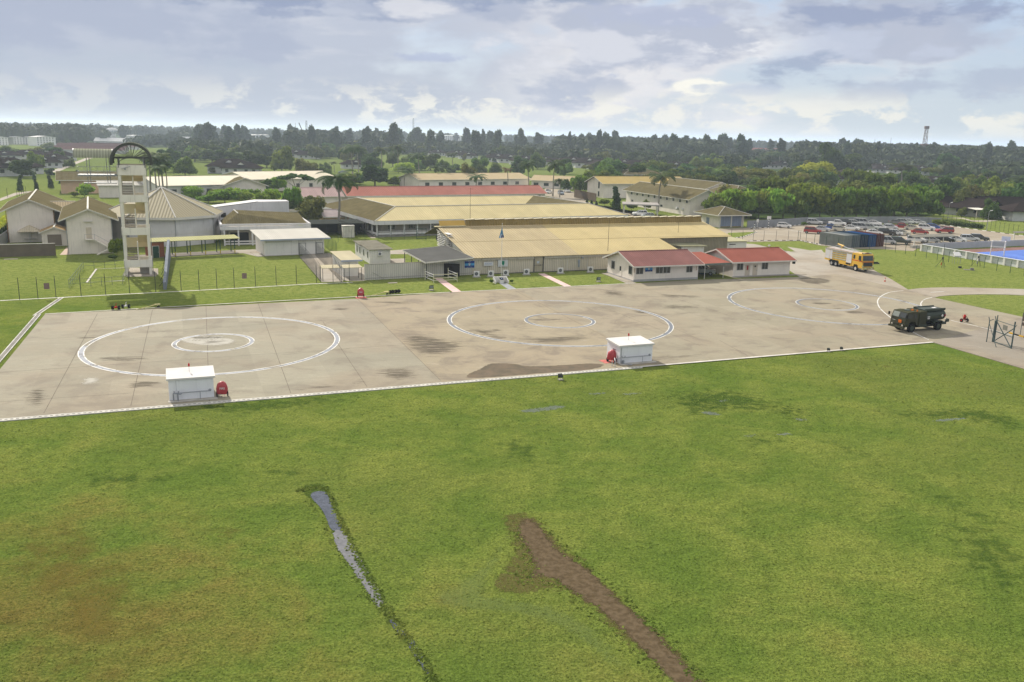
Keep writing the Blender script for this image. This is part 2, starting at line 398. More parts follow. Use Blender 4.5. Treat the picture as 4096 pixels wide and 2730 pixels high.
mb = MB(); strip(mb, [g('S1', 700, 1403), g('T1', 235, 275)], .10, .034, 0, .26); strip(mb, [g('S1', 700, 1403), g('T1', 235, 275)], .10, .034, 0, -.24)
strip(mb, [g('S1', 700, 1403), g('T1', 235, 275)], .5, .030, 1, .02); struct('drain', mb, [mat('drain lip concrete', (1, 1, 1)), CHANM])
mb = MB(); strip(mb, [g('T1', -60, 556), g('T1', 38, 548)], .3, .03, 0); struct('kerb', mb, KERB)
J = [(('T1',655,265),('T1',295,935)),(('T1',1025,240),('T1',880,885)),(('T1',1385,215),('T1',1408,872)),(('T1',1735,195),('T1',1955,800)),(('T1',2170,318),('T4',115,757)),(('T4',50,165),('T4',610,715)),
     (('T4',1110,110),('T4',1960,545)),(('T4',1600,180),('T4',2353,480)),(('T1',170,443),('T4',0,297)),(('T1',0,660),('T4',0,498)),(('T1',0,858),('T1',880,800)),(('T4',0,498),('T4',360,475)),(('T4',0,303),('T4',190,292)),
     (('T4',330,362),('T4',1230,330)),(('T4',1620,388),('T4',2353,350)),(('S7',100,990),('S7',1000,1240)),(('T4',1240,330),('T4',2340,255)),(('S6',600,700),('S6',1850,1100)),(('S7',1190,778),('S7',2353,1048)),
     (('S7',480,618),('S7',1190,778)),(('S6',535,652),('S6',2353,580)),(('S7',1180,1090),('S7',2353,1230)),(('T1',2353,500),('T1',1900,540)),(('T4',2040,300),('T4',2353,440)),(('T8',300,-60),('T8',520,60))]
mb = MB()
for a, b in J: strip(mb, [g(*a), g(*b)], .055, Z0+.005)
struct('apron_joints', mb, DARK_J)
RINGS = [(-33.935,97.758,14.252,-.297,.107),(6.26,114.483,14.851,.114,.005),(47.489,131.255,14.659,-.092,-.273),
         (-34.11,97.733,4.567,-.048,-.029),(6.295,114.55,4.726,.04,.001),(47.587,131.349,4.714,-.133,.047)]
def ring(mb, c, R, a, b, r0, r1, z, mi, n=160, t0=0, t1=2*pi):
    for i in range(n):
        q = []
        for t in (t0+(t1-t0)*i/n, t0+(t1-t0)*(i+1)/n):
            rr = R+a*cos(2*t)+b*sin(2*t); k = (rr/R)
            q.append([(c[0]+(R-r_)*k*cos(t), c[1]+(R-r_)*k*sin(t), z) for r_ in (r0, r1)])
        mb.poly([q[0][0], q[1][0], q[1][1], q[0][1]], mi)
def worn(name, col, lo, hi, sc=.5):
    m, h = newmat(name, .75, 0, .3); n = h.noise(h.P, sc, 7, .72)
    h.bsdf.inputs['Base Color'].default_value = (*col, 1); soft_alpha(h, None, h.mr(n, lo, hi)); return m
W1 = worn('worn white paint', (.56, .55, .51), .32, .52); B1 = worn('worn blue grey paint', (.19, .205, .235), .36, .50, .35); B2 = worn('blue grey paint 2', (.125, .14, .165), .28, .40)
for i, (cx, cy, R, a, b) in enumerate(RINGS):
    mb = MB(); big = i < 3; wd = .66 if big else .58; wl_ = .12 if big else .10
    ring(mb, (cx, cy), R, a, b, 0, wl_, Z0+.011, 0); ring(mb, (cx, cy), R, a, b, wl_, wd-wl_, Z0+.010, 1)
    if i in (0, 1, 2, 3): ring(mb, (cx, cy), R, a, b, wd-wl_, wd, Z0+.011, 0)
    else: ring(mb, (cx, cy), R, a, b, wd-wl_, wd, Z0+.011, 0, 80, radians(-150), radians(40))
    struct('pad_marking', mb, [W1, B1 if i in (0, 3) else B2])
mb = MB()
for pts, wd in [([(1155,783),(1080,790),(1000,805),(930,840),(896,885),(908,940),(950,990),(1035,1058),(1150,1135),(1260,1205),(1405,1273)], .17),
                ([(1440,850),(1375,866),(1340,890),(1328,930),(1400,1000),(1590,1070),(1850,1130),(2130,1200),(2300,1245)], .17)]:
    strip(mb, bez([g('S7', *p) for p in pts]), wd, Z0+.012)
strip(mb, [g('S7', 1420, 800), g('S7', 1572, 792)], .22, Z0+.012)
struct('lane_marking', mb, W1)
roadU = bez([g('S7', *p) for p in [(1175,776),(1300,760),(1450,752),(1700,750),(2000,757),(2353,768),(2700,790)]])
roadL = bez([g('S7', *p) for p in [(1465,850),(1530,836),(1700,824),(2000,818),(2353,828),(2700,850)]])
slabz('road', roadL+roadU[::-1], PALEC, Z0-.01)
slabz('hardstanding', [c1, c2, g('S7', 1205, 775), g('S7', 1030, 668), g('S7', 860, 578), g('S7', 780, 480), g('S7', 350, 400), g('S7', 0, 345), g('S6', 2353, 330), g('S6', 2230, 295), g('S6', 2100, 300), g('S6', 2100, 420), up3], PALEC, Z0-.008)
slabz('access_road', [g('S6', 1500, 260), g('S6', 1900, 300), g('S6', 2240, 300), g('S6', 2353, 338), g('S7', 360, 402), g('S7', 340, 375), g('S7', 0, 300+95), g('S7', 0, 390), g('S6', 2353, 322), g('S6', 1850, 215), g('S6', 1560, 200)], PALEC, Z0-.02)
CPK = [g('S6', 1700, 195), g('S7', 124, 285), g('S7', 330, 332), g('S7', 640, 364), g('S7', 930, 366), g('S7', 1250, 388), g('S7', 1335, 335), g('S7', 2353, 292), g('R7', 2300, 1590), g('R7', 1985, 1552), g('R7', 1000, 1417), g('R7', 870, 1404), g('R6', 700, 1398), g('R6', 30, 1438), g('R5', 1880, 1445), g('R5', 1560, 1455), g('R5', 1500, 1500)]
slabz('car_park', CPK, PARKC, .04)
poly_sheet('lawn', [g('S6', 1555, 160), g('S6', 1555, 92), g('S6', 1840, 80), g('S6', 1876, 84), g('S6', 1735, 130), g('S6', 1640, 148)], GRASS, .05)
WK, BK = mat('kerb white', (.8, .8, .78), .7, .1), mat('kerb black', (.03, .03, .03), .7, .1)
def painted_kerb(pts, step=1.0, hgt=.14):
    mb = MB(); i = 0
    for a, b in zip(pts, pts[1:]):
        L = (b-a).length; n = max(1, round(L/step)); d = (b-a)/n; nr = Vector((-d.y, d.x, 0)).normalized()*.09
        for k in range(n):
            p, q_ = a+d*k, a+d*(k+1)
            mb.hexa([p-nr, q_-nr, q_+nr, p+nr]+[v+Vector((0, 0, hgt)) for v in (p-nr, q_-nr, q_+nr, p+nr)], i % 2); i += 1
    struct('kerb', mb, [WK, BK])
painted_kerb(bez([g('S6', 1590, 152), g('S6', 1735, 131), g('S6', 1876, 82)], 3))
painted_kerb([g('S6', 1710, 184), g('S6', 1990, 178), g('S6', 2353, 176), g('S7', 330, 325)])
painted_kerb([g('R7', 870, 1404), g('R7', 1000, 1417), g('R7', 1200, 1448), g('R7', 1985, 1552), g('R7', 2200, 1582)], 1.6)
painted_kerb([g('R5', 2020, 1440), g('R6', 0, 1455), g('R6', 330, 1435), g('R6', 700, 1402)], 1.2)
mb = MB()
for k in range(7):
    p = g('R6', 330+k*55, 1450+k*7); q_ = g('R6', 420+k*58, 1462+k*8); strip(mb, [p, q_], .35, .05)
struct('zebra_marking', mb, WHITE_L)
COURT = mat('court blue', (.11, .185, .48), .6, .06, .2); COURTB = mat('court brown surround', (.20, .12, .105), .85, .12, .3)
poly_sheet('court_surround', [g('S7', 1500, 395), g('S7', 1760, 372), g('S7', 2353, 345), g('S7', 2700, 330), g('S7', 2700, 560), g('S7', 2340, 520)], COURTB, .03)
poly_sheet('court', [g('S7', 1830, 404), g('S7', 2353, 374), g('S7', 2700, 356), g('S7', 2700, 540), g('S7', 2353, 482)], COURT, .036)
PINK = mat('pink painted path', (.60, .43, .40), .8, .12, 1.2, streak=0); PGR = mat('grey path', (.27, .28, .29), .85, .12, 1.2)
poly_sheet('path', [g('S4', 1205, 1135), g('S4', 1300, 1132), g('S4', 1552, 1308), g('S4', 1440, 1313)], PINK, .02)
poly_sheet('path', [g('S5', 1380, 965), g('S5', 1480, 960), g('S5', 1912, 1163), g('S5', 1790, 1165)], PINK, .02)
poly_sheet('path', [g('S5', 760, 1105), g('S5', 880, 1105), g('S5', 1045, 1206), g('S5', 915, 1212)], PGR, .02)
poly_sheet('path', [g('S6', 170, 540), g('S6', 262, 532), g('S6', 545, 650), g('S6', 440, 655)], PALEC, .03)
poly_sheet('paving', [g('S3', 1040, 795), g('S3', 1150, 745), g('S3', 1470, 745), g('S3', 1560, 860), g('S3', 1650, 1140), g('S3', 1350, 1148)], PALEC, .02)
poly_sheet('paving', [g('S3', -600, 790), g('S3', -600, 740), g('S3', 200, 700), g('S3', 500, 690), g('S3', 560, 790), g('S3', 460, 795), g('S3', 250, 745)], PALEC, .02)
poly_sheet('paving', [g('S4', 600, 800), g('S4', 900, 775), g('S4', 1000, 800), g('S4', 900, 840), g('S4', 620, 840)], PALEC, .02)
poly_sheet('paving', [g('S4', 640, 950), g('S4', 640, 900), g('S4', 850, 893), g('S4', 850, 950)], PALEC, .02)
poly_sheet('paving', [g('S3', 1640, 1120), g('S3', 1500, 1000), g('S4', 60, 1010), g('S4', 340, 1000), g('S4', 340, 1175), g('S4', 140, 1180)], PALEC, .024)
poly_sheet('paving', [g('S4', 330, 560), g('S4', 120, 380), g('S4', 260, 380), g('S4', 480, 640), g('S4', 420, 640)], PALEC, .02)
poly_sheet('paving', [g('S2', 200, 1060), g('S2', 520, 1070), g('S2', 500, 1160), g('S2', 150, 1165)], PALEC, .03)
poly_sheet('paving', [g('S1', 680, 915), g('S1', 760, 830), g('S1', 800, 830), g('S1', 800, 912)], mat('pinkish paving', (.5, .4, .33), .85), .02)
poly_sheet('yard', [g('R4', 1240, 1010), g('R4', 1270, 900), g('R4', 1650, 960), g('R4', 1830, 1090), g('R4', 2000, 1150), g('R5', 500, 1310), g('R5', 900, 1300), g('R5', 300, 1240)], PARKC, .02)
ASPH = mat('asphalt', (.11, .105, .10), .9, .15, .4)
poly_sheet('road', [g('R1', 0, 1085), g('R1', 0, 1050), g('R1', 200, 975), g('R1', 420, 950), g('R1', 420, 965), g('R1', 240, 1000)], PALEC, .02)
mb = MB(); strip(mb, bez([g('R1', 700, 700), g('R1', 850, 640), g('R1', 1000, 580), g('R1', 1190, 510), g('R1', 1290, 485)]), 4.0, .02); struct('road', mb, PALEC)
mb = MB(); strip(mb, [g('R3', 600, 465), g('R3', 1000, 462), g('R3', 1700, 470), g('R3', 2300, 500)], 5, .02); struct('road', mb, mat('far road', (.25, .25, .24), .9))
poly_sheet('path', [g('R7', 900, 1300), g('R7', 1180, 1325), g('R7', 1300, 1360), g('R7', 1480, 1365), g('R7', 1640, 1345), g('R7', 1640, 1338), g('R7', 1300, 1345), g('R7', 1180, 1310)], PALEC, .02)

def chaikin(P, n=2):
    for _ in range(n):
        Q = []
        for a, b in zip(P, P[1:]+P[:1]): Q += [a*.75+b*.25, a*.25+b*.75]
        P = Q
    return P
def blob(name, pts, m, z, wd=.5, jit=.0, kind='structure', sm=2, soft=1.0):
    """flat patch on a grid; the vertex value edge falls from 1 inside to 0 at wd outside the outline"""
    P = np.array([(p[0], p[1]) for p in chaikin([Vector((p[0], p[1], 0)) for p in pts], sm)])
    wd = wd*soft; lo, hi = P.min(0)-wd*1.6, P.max(0)+wd*1.6
    st = max(max(hi-lo)/90, min(.35, wd*.6)); nx, ny = [int(v)+2 for v in (hi-lo)/st]
    gx, gy = np.meshgrid(lo[0]+np.arange(nx)*st, lo[1]+np.arange(ny)*st, indexing='ij'); Q = np.stack([gx.ravel(), gy.ravel()], 1)
    A, B = P, np.roll(P, -1, 0); dist = np.full(len(Q), 1e9); ins = np.zeros(len(Q), bool)
    for p, q_ in zip(A, B):
        d = q_-p; t = np.clip(((Q-p)@d)/(d@d+1e-9), 0, 1); dist = np.minimum(dist, np.hypot(*(Q-p-t[:, None]*d).T))
        c = (p[1] > Q[:, 1]) != (q_[1] > Q[:, 1]); xi = p[0]+(Q[:, 1]-p[1])/(q_[1]-p[1]+1e-12)*(q_[0]-p[0]); ins ^= c & (Q[:, 0] < xi)
    sd = np.where(ins, dist, -dist); ev = np.clip(.5+.5*sd/wd, 0, 1).astype('f'); idx = np.arange(nx*ny).reshape(nx, ny)
    F = np.stack([idx[:-1, :-1], idx[1:, :-1], idx[1:, 1:], idx[:-1, 1:]], -1).reshape(-1, 4); F = F[(ev[F] > 0.001).any(1)]
    used = np.unique(F); rm = np.full(nx*ny, -1); rm[used] = np.arange(len(used))
    V = np.c_[Q[used], np.full(len(used), z)]; me = bpy.data.meshes.new(name); me.from_pydata(V.tolist(), [], rm[F].tolist())
    at = me.attributes.new('edge', 'FLOAT', 'POINT'); at.data.foreach_set('value', ev[used])
    me.materials.append(m); o = bpy.data.objects.new(name, me); COL.objects.link(o); o['kind'] = kind; return o
def soft(name, col, rough=.9, sc=1.2, amt=1.2, lo=.35, hi=.6, col2=None, spec=.2, csc=2.5, amax=1.0):
    m, h = newmat(name, rough, 0, spec if spec > .45 else 0)
    c = h.mix(h.mr(h.noise(h.P, csc, 6, .65), .35, .65), col, col2 or tuple(x*.7 for x in col)); h.l(c, h.bsdf.inputs['Base Color'])
    a = edge_alpha(h, sc, amt, lo, hi, 'stain' in name or 'mark' in name)
    if amax < 1: a = h.math('MULTIPLY', a, amax)
    soft_alpha(h, None, a); return m, h
WATER, h = soft('ditch water', (.022, .03, .045), .04, 3.0, .9, spec=.46, col2=(.05, .06, .085));
WATER2, h = soft('shallow ditch water', (.14, .14, .145), .12, 3.2, 1.9, .45, .6, (.09, .09, .095), .6)
PUD, h = soft('puddle water', (.16, .18, .15), .06, 2.6, 2.0, .55, .8, (.10, .13, .07), .6, 2.5, .5)
MUD, h = soft('gravelly mud', (.070, .052, .030), .95, 1.6, 1.6, .35, .85, (.12, .09, .056), .15, 3)
MUDE, h = soft('trodden edge', (.11, .11, .035), .95, 1.6, 2.2, .55, 1.0, (.09, .075, .03), .1, 4, .8)
DTURF, h = soft('wet turf and bank shade', (.045, .075, .014), .9, 1.8, 2.0, .5, .95, (.06, .095, .02), .2, 3, .7)
DTURF2, h = soft('lush dark turf', (.045, .085, .016), .9, 1.0, 1.6, .45, .9, (.05, .09, .02), .2, 3, .6)
BROWNT, h = soft('brown turf', (.17, .115, .03), .95, .5, 2.4, .55, 1.2, (.13, .11, .03), .1, 1, .5)
PALET, h = soft('pale short turf', (.16, .215, .07), .95, 1.0, 1.2, .4, .8, (.14, .18, .06), .1, 4, .3)
T = lambda *p: [g('T5', *q_) for q_ in p]
blob('ditch_bank_shade', T((225,120),(300,95),(370,110),(420,220),(470,320),(540,460),(620,600),(690,720),(785,840),(850,960),(875,1060),(840,1060),(790,950),(720,840),(640,740),(570,620),(470,500),(380,330),(330,220),(240,150)), DTURF, .010, .35)  # dark turf strip also paints the bank's shadow onto the flat ground
blob('ditch_water', T((280,160),(300,138),(352,136),(372,165),(395,225),(430,300),(435,322),(380,325),(360,260),(330,210)), WATER, .018, .10, .04)
blob('ditch_water', T((383,322),(438,318),(470,370),(515,450),(560,530),(610,620),(632,690),(600,690),(570,640),(520,560),(470,480),(410,410)), WATER2, .022, .16, .06)
blob('ditch_water', T((650,742),(668,738),(738,812),(706,818)), WATER, .022, .12, .0, sm=1)
blob('ditch_water', T((745,830),(765,832),(800,900),(830,950),(858,1010),(862,1045),(845,1020),(793,935),(750,880)), WATER, .022, .12, .0, sm=1)
blob('mud_edge', T((1170,250),(1290,225),(1380,270),(1450,360),(1600,480),(1760,640),(1900,760),(2060,920),(2180,1060),(2100,1120),(1900,960),(1700,800),(1560,660),(1440,590),(1260,640),(1100,600),(1180,500),(1240,400),(1190,320)), MUDE, .008, .6)
blob('mud_track', T((1262,290),(1300,262),(1360,290),(1400,350),(1460,425),(1560,480),(1640,550),(1740,650),(1860,750),(1960,850),(2060,960),(2180,1100),(2050,1120),(1950,990),(1860,900),(1760,800),(1650,700),(1560,640),(1440,560),(1400,540),(1290,540),(1350,500),(1300,410),(1260,340)), MUD, .014, .42, .06)
blob('pale_turf', T((850,640),(1000,560),(1180,420),(1230,300),(1120,560),(1080,640),(1400,660),(1600,760),(1750,920),(1800,1040),(1640,900),(1450,760),(1200,700),(950,700)), PALET, .006, .8)
for pts in [[('T4',1110,915),('T4',1250,895),('T4',1400,875),('T4',1475,888),('T4',1380,910),('T4',1250,925),('T4',1180,930)], [('T4',1585,800),('T4',1700,790),('T4',1760,798),('T4',1650,810)], [('T4',1800,800),('T4',1960,790),('T4',1970,800),('T4',1850,812)],
            [('T8',780,465),('T8',840,460),('T8',920,472),('T8',850,484)], [('T8',660,570),('T8',740,558),('T8',830,570),('T8',740,580)], [('T8',440,580),('T8',520,568),('T8',560,580),('T8',480,592)], [('T8',150,425),('T8',220,410),('T8',345,440),('T8',250,446)],
            [('T8',1690,480),('T8',1900,455),('T8',2000,465),('T8',1800,490)], [('T8',280,345),('T8',350,335),('T8',370,345),('T8',310,356)]]:
    blob('puddle', [g(*p) for p in pts], PUD, .012, .35, .1)
for pts, mt in [([('T8',600,400),('T8',720,355),('T8',860,375),('T8',930,430),('T8',860,475),('T8',720,470)], DTURF), ([('T8',430,600),('T8',600,570),('T8',720,640),('T8',560,650)], DTURF2), ([('T8',0,320),('T8',260,340),('T8',360,440),('T8',160,450),('T8',0,400)], DTURF2),
                ([('T8',1300,430),('T8',1700,400),('T8',2050,380),('T8',2353,470),('T8',2353,560),('T8',2050,480),('T8',1700,470)], DTURF2), ([('T8',950,600),('T8',1100,620),('T8',1400,760),('T8',1380,790),('T8',1150,690)], DTURF2),
                ([('T8',1650,930),('T8',1800,960),('T8',2050,1080),('T8',2300,1180),('T8',2050,1180),('T8',1750,1010)], DTURF2), ([('V',1130,1020),('V',1200,1010),('V',1250,1050),('V',1180,1070)], DTURF2), ([('V',160,1100),('V',300,1080),('V',420,1100),('V',250,1130)], DTURF2),
                ([('V',600,1080),('V',680,1075),('V',720,1095),('V',640,1100)], DTURF2), ([('V',0,1230),('V',150,1190),('V',300,1250),('V',420,1400),('V',330,1568),('V',0,1568)], BROWNT), ([('V',420,1150),('V',560,1180),('V',600,1260),('V',450,1230)], BROWNT),
                ([('V',1500,905),('V',1700,890),('V',1830,950),('V',1600,940)], DTURF2), ([('V',380,930),('V',500,925),('V',760,905),('V',800,925),('V',500,960)], DTURF2), ([('V',2160,1180),('V',2353,1260),('V',2353,1400),('V',2240,1330)], DTURF2), ([('T8',1150,80),('T8',1500,90),('T8',1450,120),('T8',1180,125)], BROWNT)]:
    blob('turf_patch', [g(*p) for p in pts], mt, random.uniform(.003, .006), 3.5, .2)
WET, h = soft('wet concrete stain', (.125, .108, .082), .5, .9, .7, .35, .55, (.17, .135, .10), .4, .6, .88)
STN, h = soft('soot stain', (.12, .105, .085), .9, 1.0, 2.8, .45, 1.15, (.16, .14, .11), .2, 1.5, .62)
SCF, h = soft('scuffed white mark', (.55, .53, .47), .9, 1.6, 1.7, .5, .9, (.5, .48, .42), .2, 1.5, .7)
blob('stain', [g('T4', *p) for p in [(780,700),(800,670),(880,640),(930,605),(1020,598),(1110,605),(1200,625),(1450,612),(1600,600),(1720,605),(1640,640),(1400,655),(1200,672),(980,690)]], WET, Z0+.006, .5, .15)
for pts in [[(330,430),(420,400),(560,420),(800,470),(700,520),(560,560),(420,520)], [(760,370),(900,365),(1060,370),(950,400),(1080,440),(900,430)], [(1060,430),(1350,415),(1580,410),(1600,440),(1350,475),(1150,440)], [(1180,300),(1300,295),(1480,300),(1400,312),(1250,315)], [(1900,235),(2050,250),(2030,272),(1900,262)],
            [(100,180),(350,180),(480,190),(300,205)], [(180,620),(400,640),(480,690),(330,720),(200,690)], [(1680,100),(1860,120),(1850,150),(1690,145)], [(2050,130),(2353,140),(2353,160),(2100,155)], [(2050,205),(2300,205),(2353,230),(2150,235)], [(0,720),(80,715),(90,735),(0,745)], [(1950,560),(2353,540),(2353,552),(2000,575)]]:
    blob('stain', [g('T4', *p) for p in pts], STN, Z0+.007, 1.5, .2)
for pts in [[(640,560),(860,548),(1000,560),(960,580),(720,585)], [(840,745),(960,715),(1110,720),(1000,765),(880,770)], [(500,425),(700,412),(690,425),(560,438)], [(1050,385),(1230,375),(1240,382),(1080,392)], [(1350,455),(1520,442),(1530,455),(1380,470)], [(180,790),(320,740),(300,880),(200,900)], [(1950,775),(2250,745),(2353,738),(2353,748),(2000,785)], [(2240,225),(2353,225),(2353,240),(2260,245)]]:
    blob('stain', [g('T1', *p) for p in pts], STN, Z0+.007, .8, .12)
for pts in [[(1200,430),(1400,415),(1600,430),(1580,470),(1400,485),(1220,465)], [(560,690),(680,690),(660,740),(540,740)], [(1250,410),(1500,408),(1550,430),(1300,440)]]:
    blob('stain', [g('T1', *p) for p in pts], SCF, Z0+.0065, .8, .15)
for pts in [[(230,900),(380,900),(480,915),(350,925),(250,915)], [(560,985),(700,985),(810,1000),(700,1015),(600,1010)], [(450,955),(560,958),(540,968),(460,968)], [(50,660),(300,650),(480,690),(250,730)]]:
    blob('stain', [g('S7', *p) for p in pts], STN, Z0+.007, .4, .1)
WALL = mat('cream wall paint', (.76, .695, .62), .85, .06, .35, streak=.22)
WALLW = mat('white wall paint', (.72, .70, .66), .85, .05, .35, streak=.2)
WALLG = mat('grey white wall paint', (.62, .61, .61), .85, .06, .35, streak=.25)
WALLP = mat('apricot wall paint', (.58, .40, .27), .85, .06, .4, streak=.15)
WHITE = mat('white gloss paint', (.66, .65, .63), .5, .04, .8)
OLIVE = mat('olive roof sheet without glint', (.125, .108, .058), .75, .15, .5, stripe=('x', .45, .12))  # olive leaves out the sun glint that camera-facing slopes carry as cream
OLIVEY = mat('olive roof sheet without glint y', (.125, .108, .058), .75, .15, .5, stripe=('y', .45, .12))
TANR = mat('tan roof sheet', (.40, .325, .185), .6, .07, .25, spec=.07, stripe=('x', .55, .18))
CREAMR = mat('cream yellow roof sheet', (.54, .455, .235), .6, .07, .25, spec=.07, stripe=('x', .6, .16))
CREAMP = mat('pale cream roof sheet', (.52, .465, .34), .6, .06, .3, spec=.07, stripe=('x', .5, .14))
YELLR = mat('yellow roof sheet', (.47, .38, .185), .6, .06, .25, spec=.07, stripe=('x', .55, .12))
MUSTR = mat('mustard roof sheet', (.24, .175, .06), .65, .15, .4, spec=.07, stripe=('x', .55, .15))
AMBER = mat('amber roof sheet', (.50, .33, .09), .6, .08, .4)
REDR1 = mat('faded red roof sheet', (.25, .125, .112), .65, .10, .35, stripe=('x', .42, .25), streak=.12)
REDR2 = mat('bright red roof sheet', (.30, .108, .082), .6, .08, .35, stripe=('x', .42, .14))
PINKR = mat('salmon red roof sheet', (.42, .18, .14), .65, .08, .2, stripe=('x', .6, .08))
GREYR = mat('dark grey roof sheet', (.085, .085, .082), .7, .10, .4, stripe=('x', .4, .15))
BROWNR = mat('dark brown house roof', (.030, .023, .022), .8, .22, .3)
TRIM = mat('pale fascia', (.60, .58, .52), .7, .06, 1)
GLASSD, h = newmat('dark window glass', .08, 0, .5); h.bsdf.inputs['Base Color'].default_value = (.035, .04, .04, 1)
FRAME = mat('window frame grey', (.35, .35, .34), .5)
STEEL = mat('galvanised steel', (.32, .33, .34), .45, .1, 2, metal=.4)
GREENP = mat('green painted steel', (.035, .085, .06), .55, .1, 2)
DARKST = mat('dark painted post', (.045, .05, .048), .6, .1, 2)
BLACK = mat('black rubber', (.018, .018, .019), .7, .1, 3)
DARKIN = mat('dark interior', (.03, .028, .026), .9)
BRICK = mat('red brick', (.30, .12, .07), .9, .2, 2.5)
CORR = mat('ribbed cream cladding', (.62, .56, .44), .75, .06, .25, stripe=('x', .36, .38), streak=.1)
CORRG = mat('ribbed grey cladding', (.60, .57, .50), .75, .06, .25, stripe=('x', .36, .36), streak=.1)
BLUED = mat('blue door paint', (.06, .12, .22), .6, .1, 1)
CONC = mat('cast concrete', (.38, .36, .32), .9, .12, .8, streak=.2)

def fpt(f, L, D, s, out, z): return {'F': (s, -out, z), 'B': (s, D+out, z), 'L': (-out, s, z), 'R': (L+out, s, z)}[f]
def wbox(mb, f, L, D, s0, s1, o0, o1, z0, z1, mi=0):
    a, b = fpt(f, L, D, s0, o0, z0), fpt(f, L, D, s1, o1, z1)
    mb.box(min(a[0], b[0]), max(a[0], b[0]), min(a[1], b[1]), max(a[1], b[1]), z0, z1, mi)
def window(root, f, L, D, s, z, w_, h_, n=2, frame=None, glass=None, name='window'):
    mb = MB(); t = .07; fr = frame or FRAME
    for a, b, c, d in ((s, s+w_, z, z+t), (s, s+w_, z+h_-t, z+h_), (s, s+t, z+t, z+h_-t), (s+w_-t, s+w_, z+t, z+h_-t)): wbox(mb, f, L, D, a, b, -.02, .06, c, d)
    for i in range(1, n): x = s+w_*i/n; wbox(mb, f, L, D, x-t/2, x+t/2, -.02, .055, z+t, z+h_-t)
    wf = mb.build(name, fr, root); mb = MB(); wbox(mb, f, L, D, s+t*.9, s+w_-t*.9, -.01, .02, z+t*.9, z+h_-t*.9); mb.build('pane', glass or GLASSD, wf); return wf
def door(root, f, L, D, s, w_, h_, m, handle=True, z=0.02):
    mb = MB(); wbox(mb, f, L, D, s, s+w_, -.02, .05, z, z+h_); d = mb.build('door', m, root)
    if handle: mb = MB(); wbox(mb, f, L, D, s+w_-.2, s+w_-.1, .05, .12, z+.95, z+1.1); mb.build('handle', STEEL, d)
    return d
def wall_gable(root, x0, x1, y0, y1, he, hr, ax, m, z0=-.05, name='wall'):
    mb = MB()
    if ax == 'x': mb.prism([(y0, z0), (y1, z0), (y1, he), ((y0+y1)/2, hr), (y0, he)], x0, x1, 'x')
    else: mb.prism([(x0, z0), (x1, z0), (x1, he), ((x0+x1)/2, hr), (x0, he)], y0, y1, 'y')
    return mb.build(name, m, root)
def roof_gable(root, x0, x1, y0, y1, he, hr, ax, ms, ov=.5, ovg=None, th=.10, fascia=True, ridge=True, name='roof', trim=None):
    """ms: one material, or (front/left, back/right)"""
    ovg = ov if ovg is None else ovg; e = .04; mb = MB()
    ms = ms if isinstance(ms, tuple) else (ms, ms)
    if ax == 'x':
        m_ = (y0+y1)/2; k = (hr-he)/(m_-y0); zl = he-k*ov+e; hr_ = hr+e; X0, X1 = x0-ovg, x1+ovg
        mb.slab([(X0, y0-ov, zl), (X1, y0-ov, zl), (X1, m_, hr_), (X0, m_, hr_)], th, 0)
        mb.slab([(X0, m_, hr_), (X1, m_, hr_), (X1, y1+ov, zl), (X0, y1+ov, zl)], th, 1)
        r = mb.build(name, list(ms), root); t = MB()
        if fascia:
            for y in (y0-ov-.03, y1+ov): t.box(X0, X1, y, y+.03, zl-.22, zl+.01)
            for X in (X0-.04, X1): t.slab([(X, y0-ov, zl+.03), (X+.04, y0-ov, zl+.03), (X+.04, m_, hr_+.03), (X, m_, hr_+.03)], .24); t.slab([(X, m_, hr_+.03), (X+.04, m_, hr_+.03), (X+.04, y1+ov, zl+.03), (X, y1+ov, zl+.03)], .24)
            t.build('fascia', trim or TRIM, r)
        if ridge: t = MB(); t.box(X0, X1, m_-.14, m_+.14, hr_-.02, hr_+.05); t.build('ridge_cap', trim or ms[0], r)
    else:
        m_ = (x0+x1)/2; k = (hr-he)/(m_-x0); zl = he-k*ov+e; hr_ = hr+e; Y0, Y1 = y0-ovg, y1+ovg
        mb.slab([(x0-ov, Y0, zl), (m_, Y0, hr_), (m_, Y1, hr_), (x0-ov, Y1, zl)], th, 0)
        mb.slab([(m_, Y0, hr_), (x1+ov, Y0, zl), (x1+ov, Y1, zl), (m_, Y1, hr_)], th, 1)
        r = mb.build(name, list(ms), root); t = MB()
        if fascia:
            for x in (x0-ov-.03, x1+ov): t.box(x, x+.03, Y0, Y1, zl-.22, zl+.01)
            for Y in (Y0-.04, Y1): t.slab([(x0-ov, Y, zl+.03), (m_, Y, hr_+.03), (m_, Y+.04, hr_+.03), (x0-ov, Y+.04, zl+.03)], .26); t.slab([(m_, Y, hr_+.03), (x1+ov, Y, zl+.03), (x1+ov, Y+.04, zl+.03), (m_, Y+.04, hr_+.03)], .26)
            t.build('fascia', trim or TRIM, r)
        if ridge: t = MB(); t.box(m_-.16, m_+.16, Y0, Y1, hr_-.02, hr_+.06); t.build('ridge_cap', trim or TRIM, r)
    return r
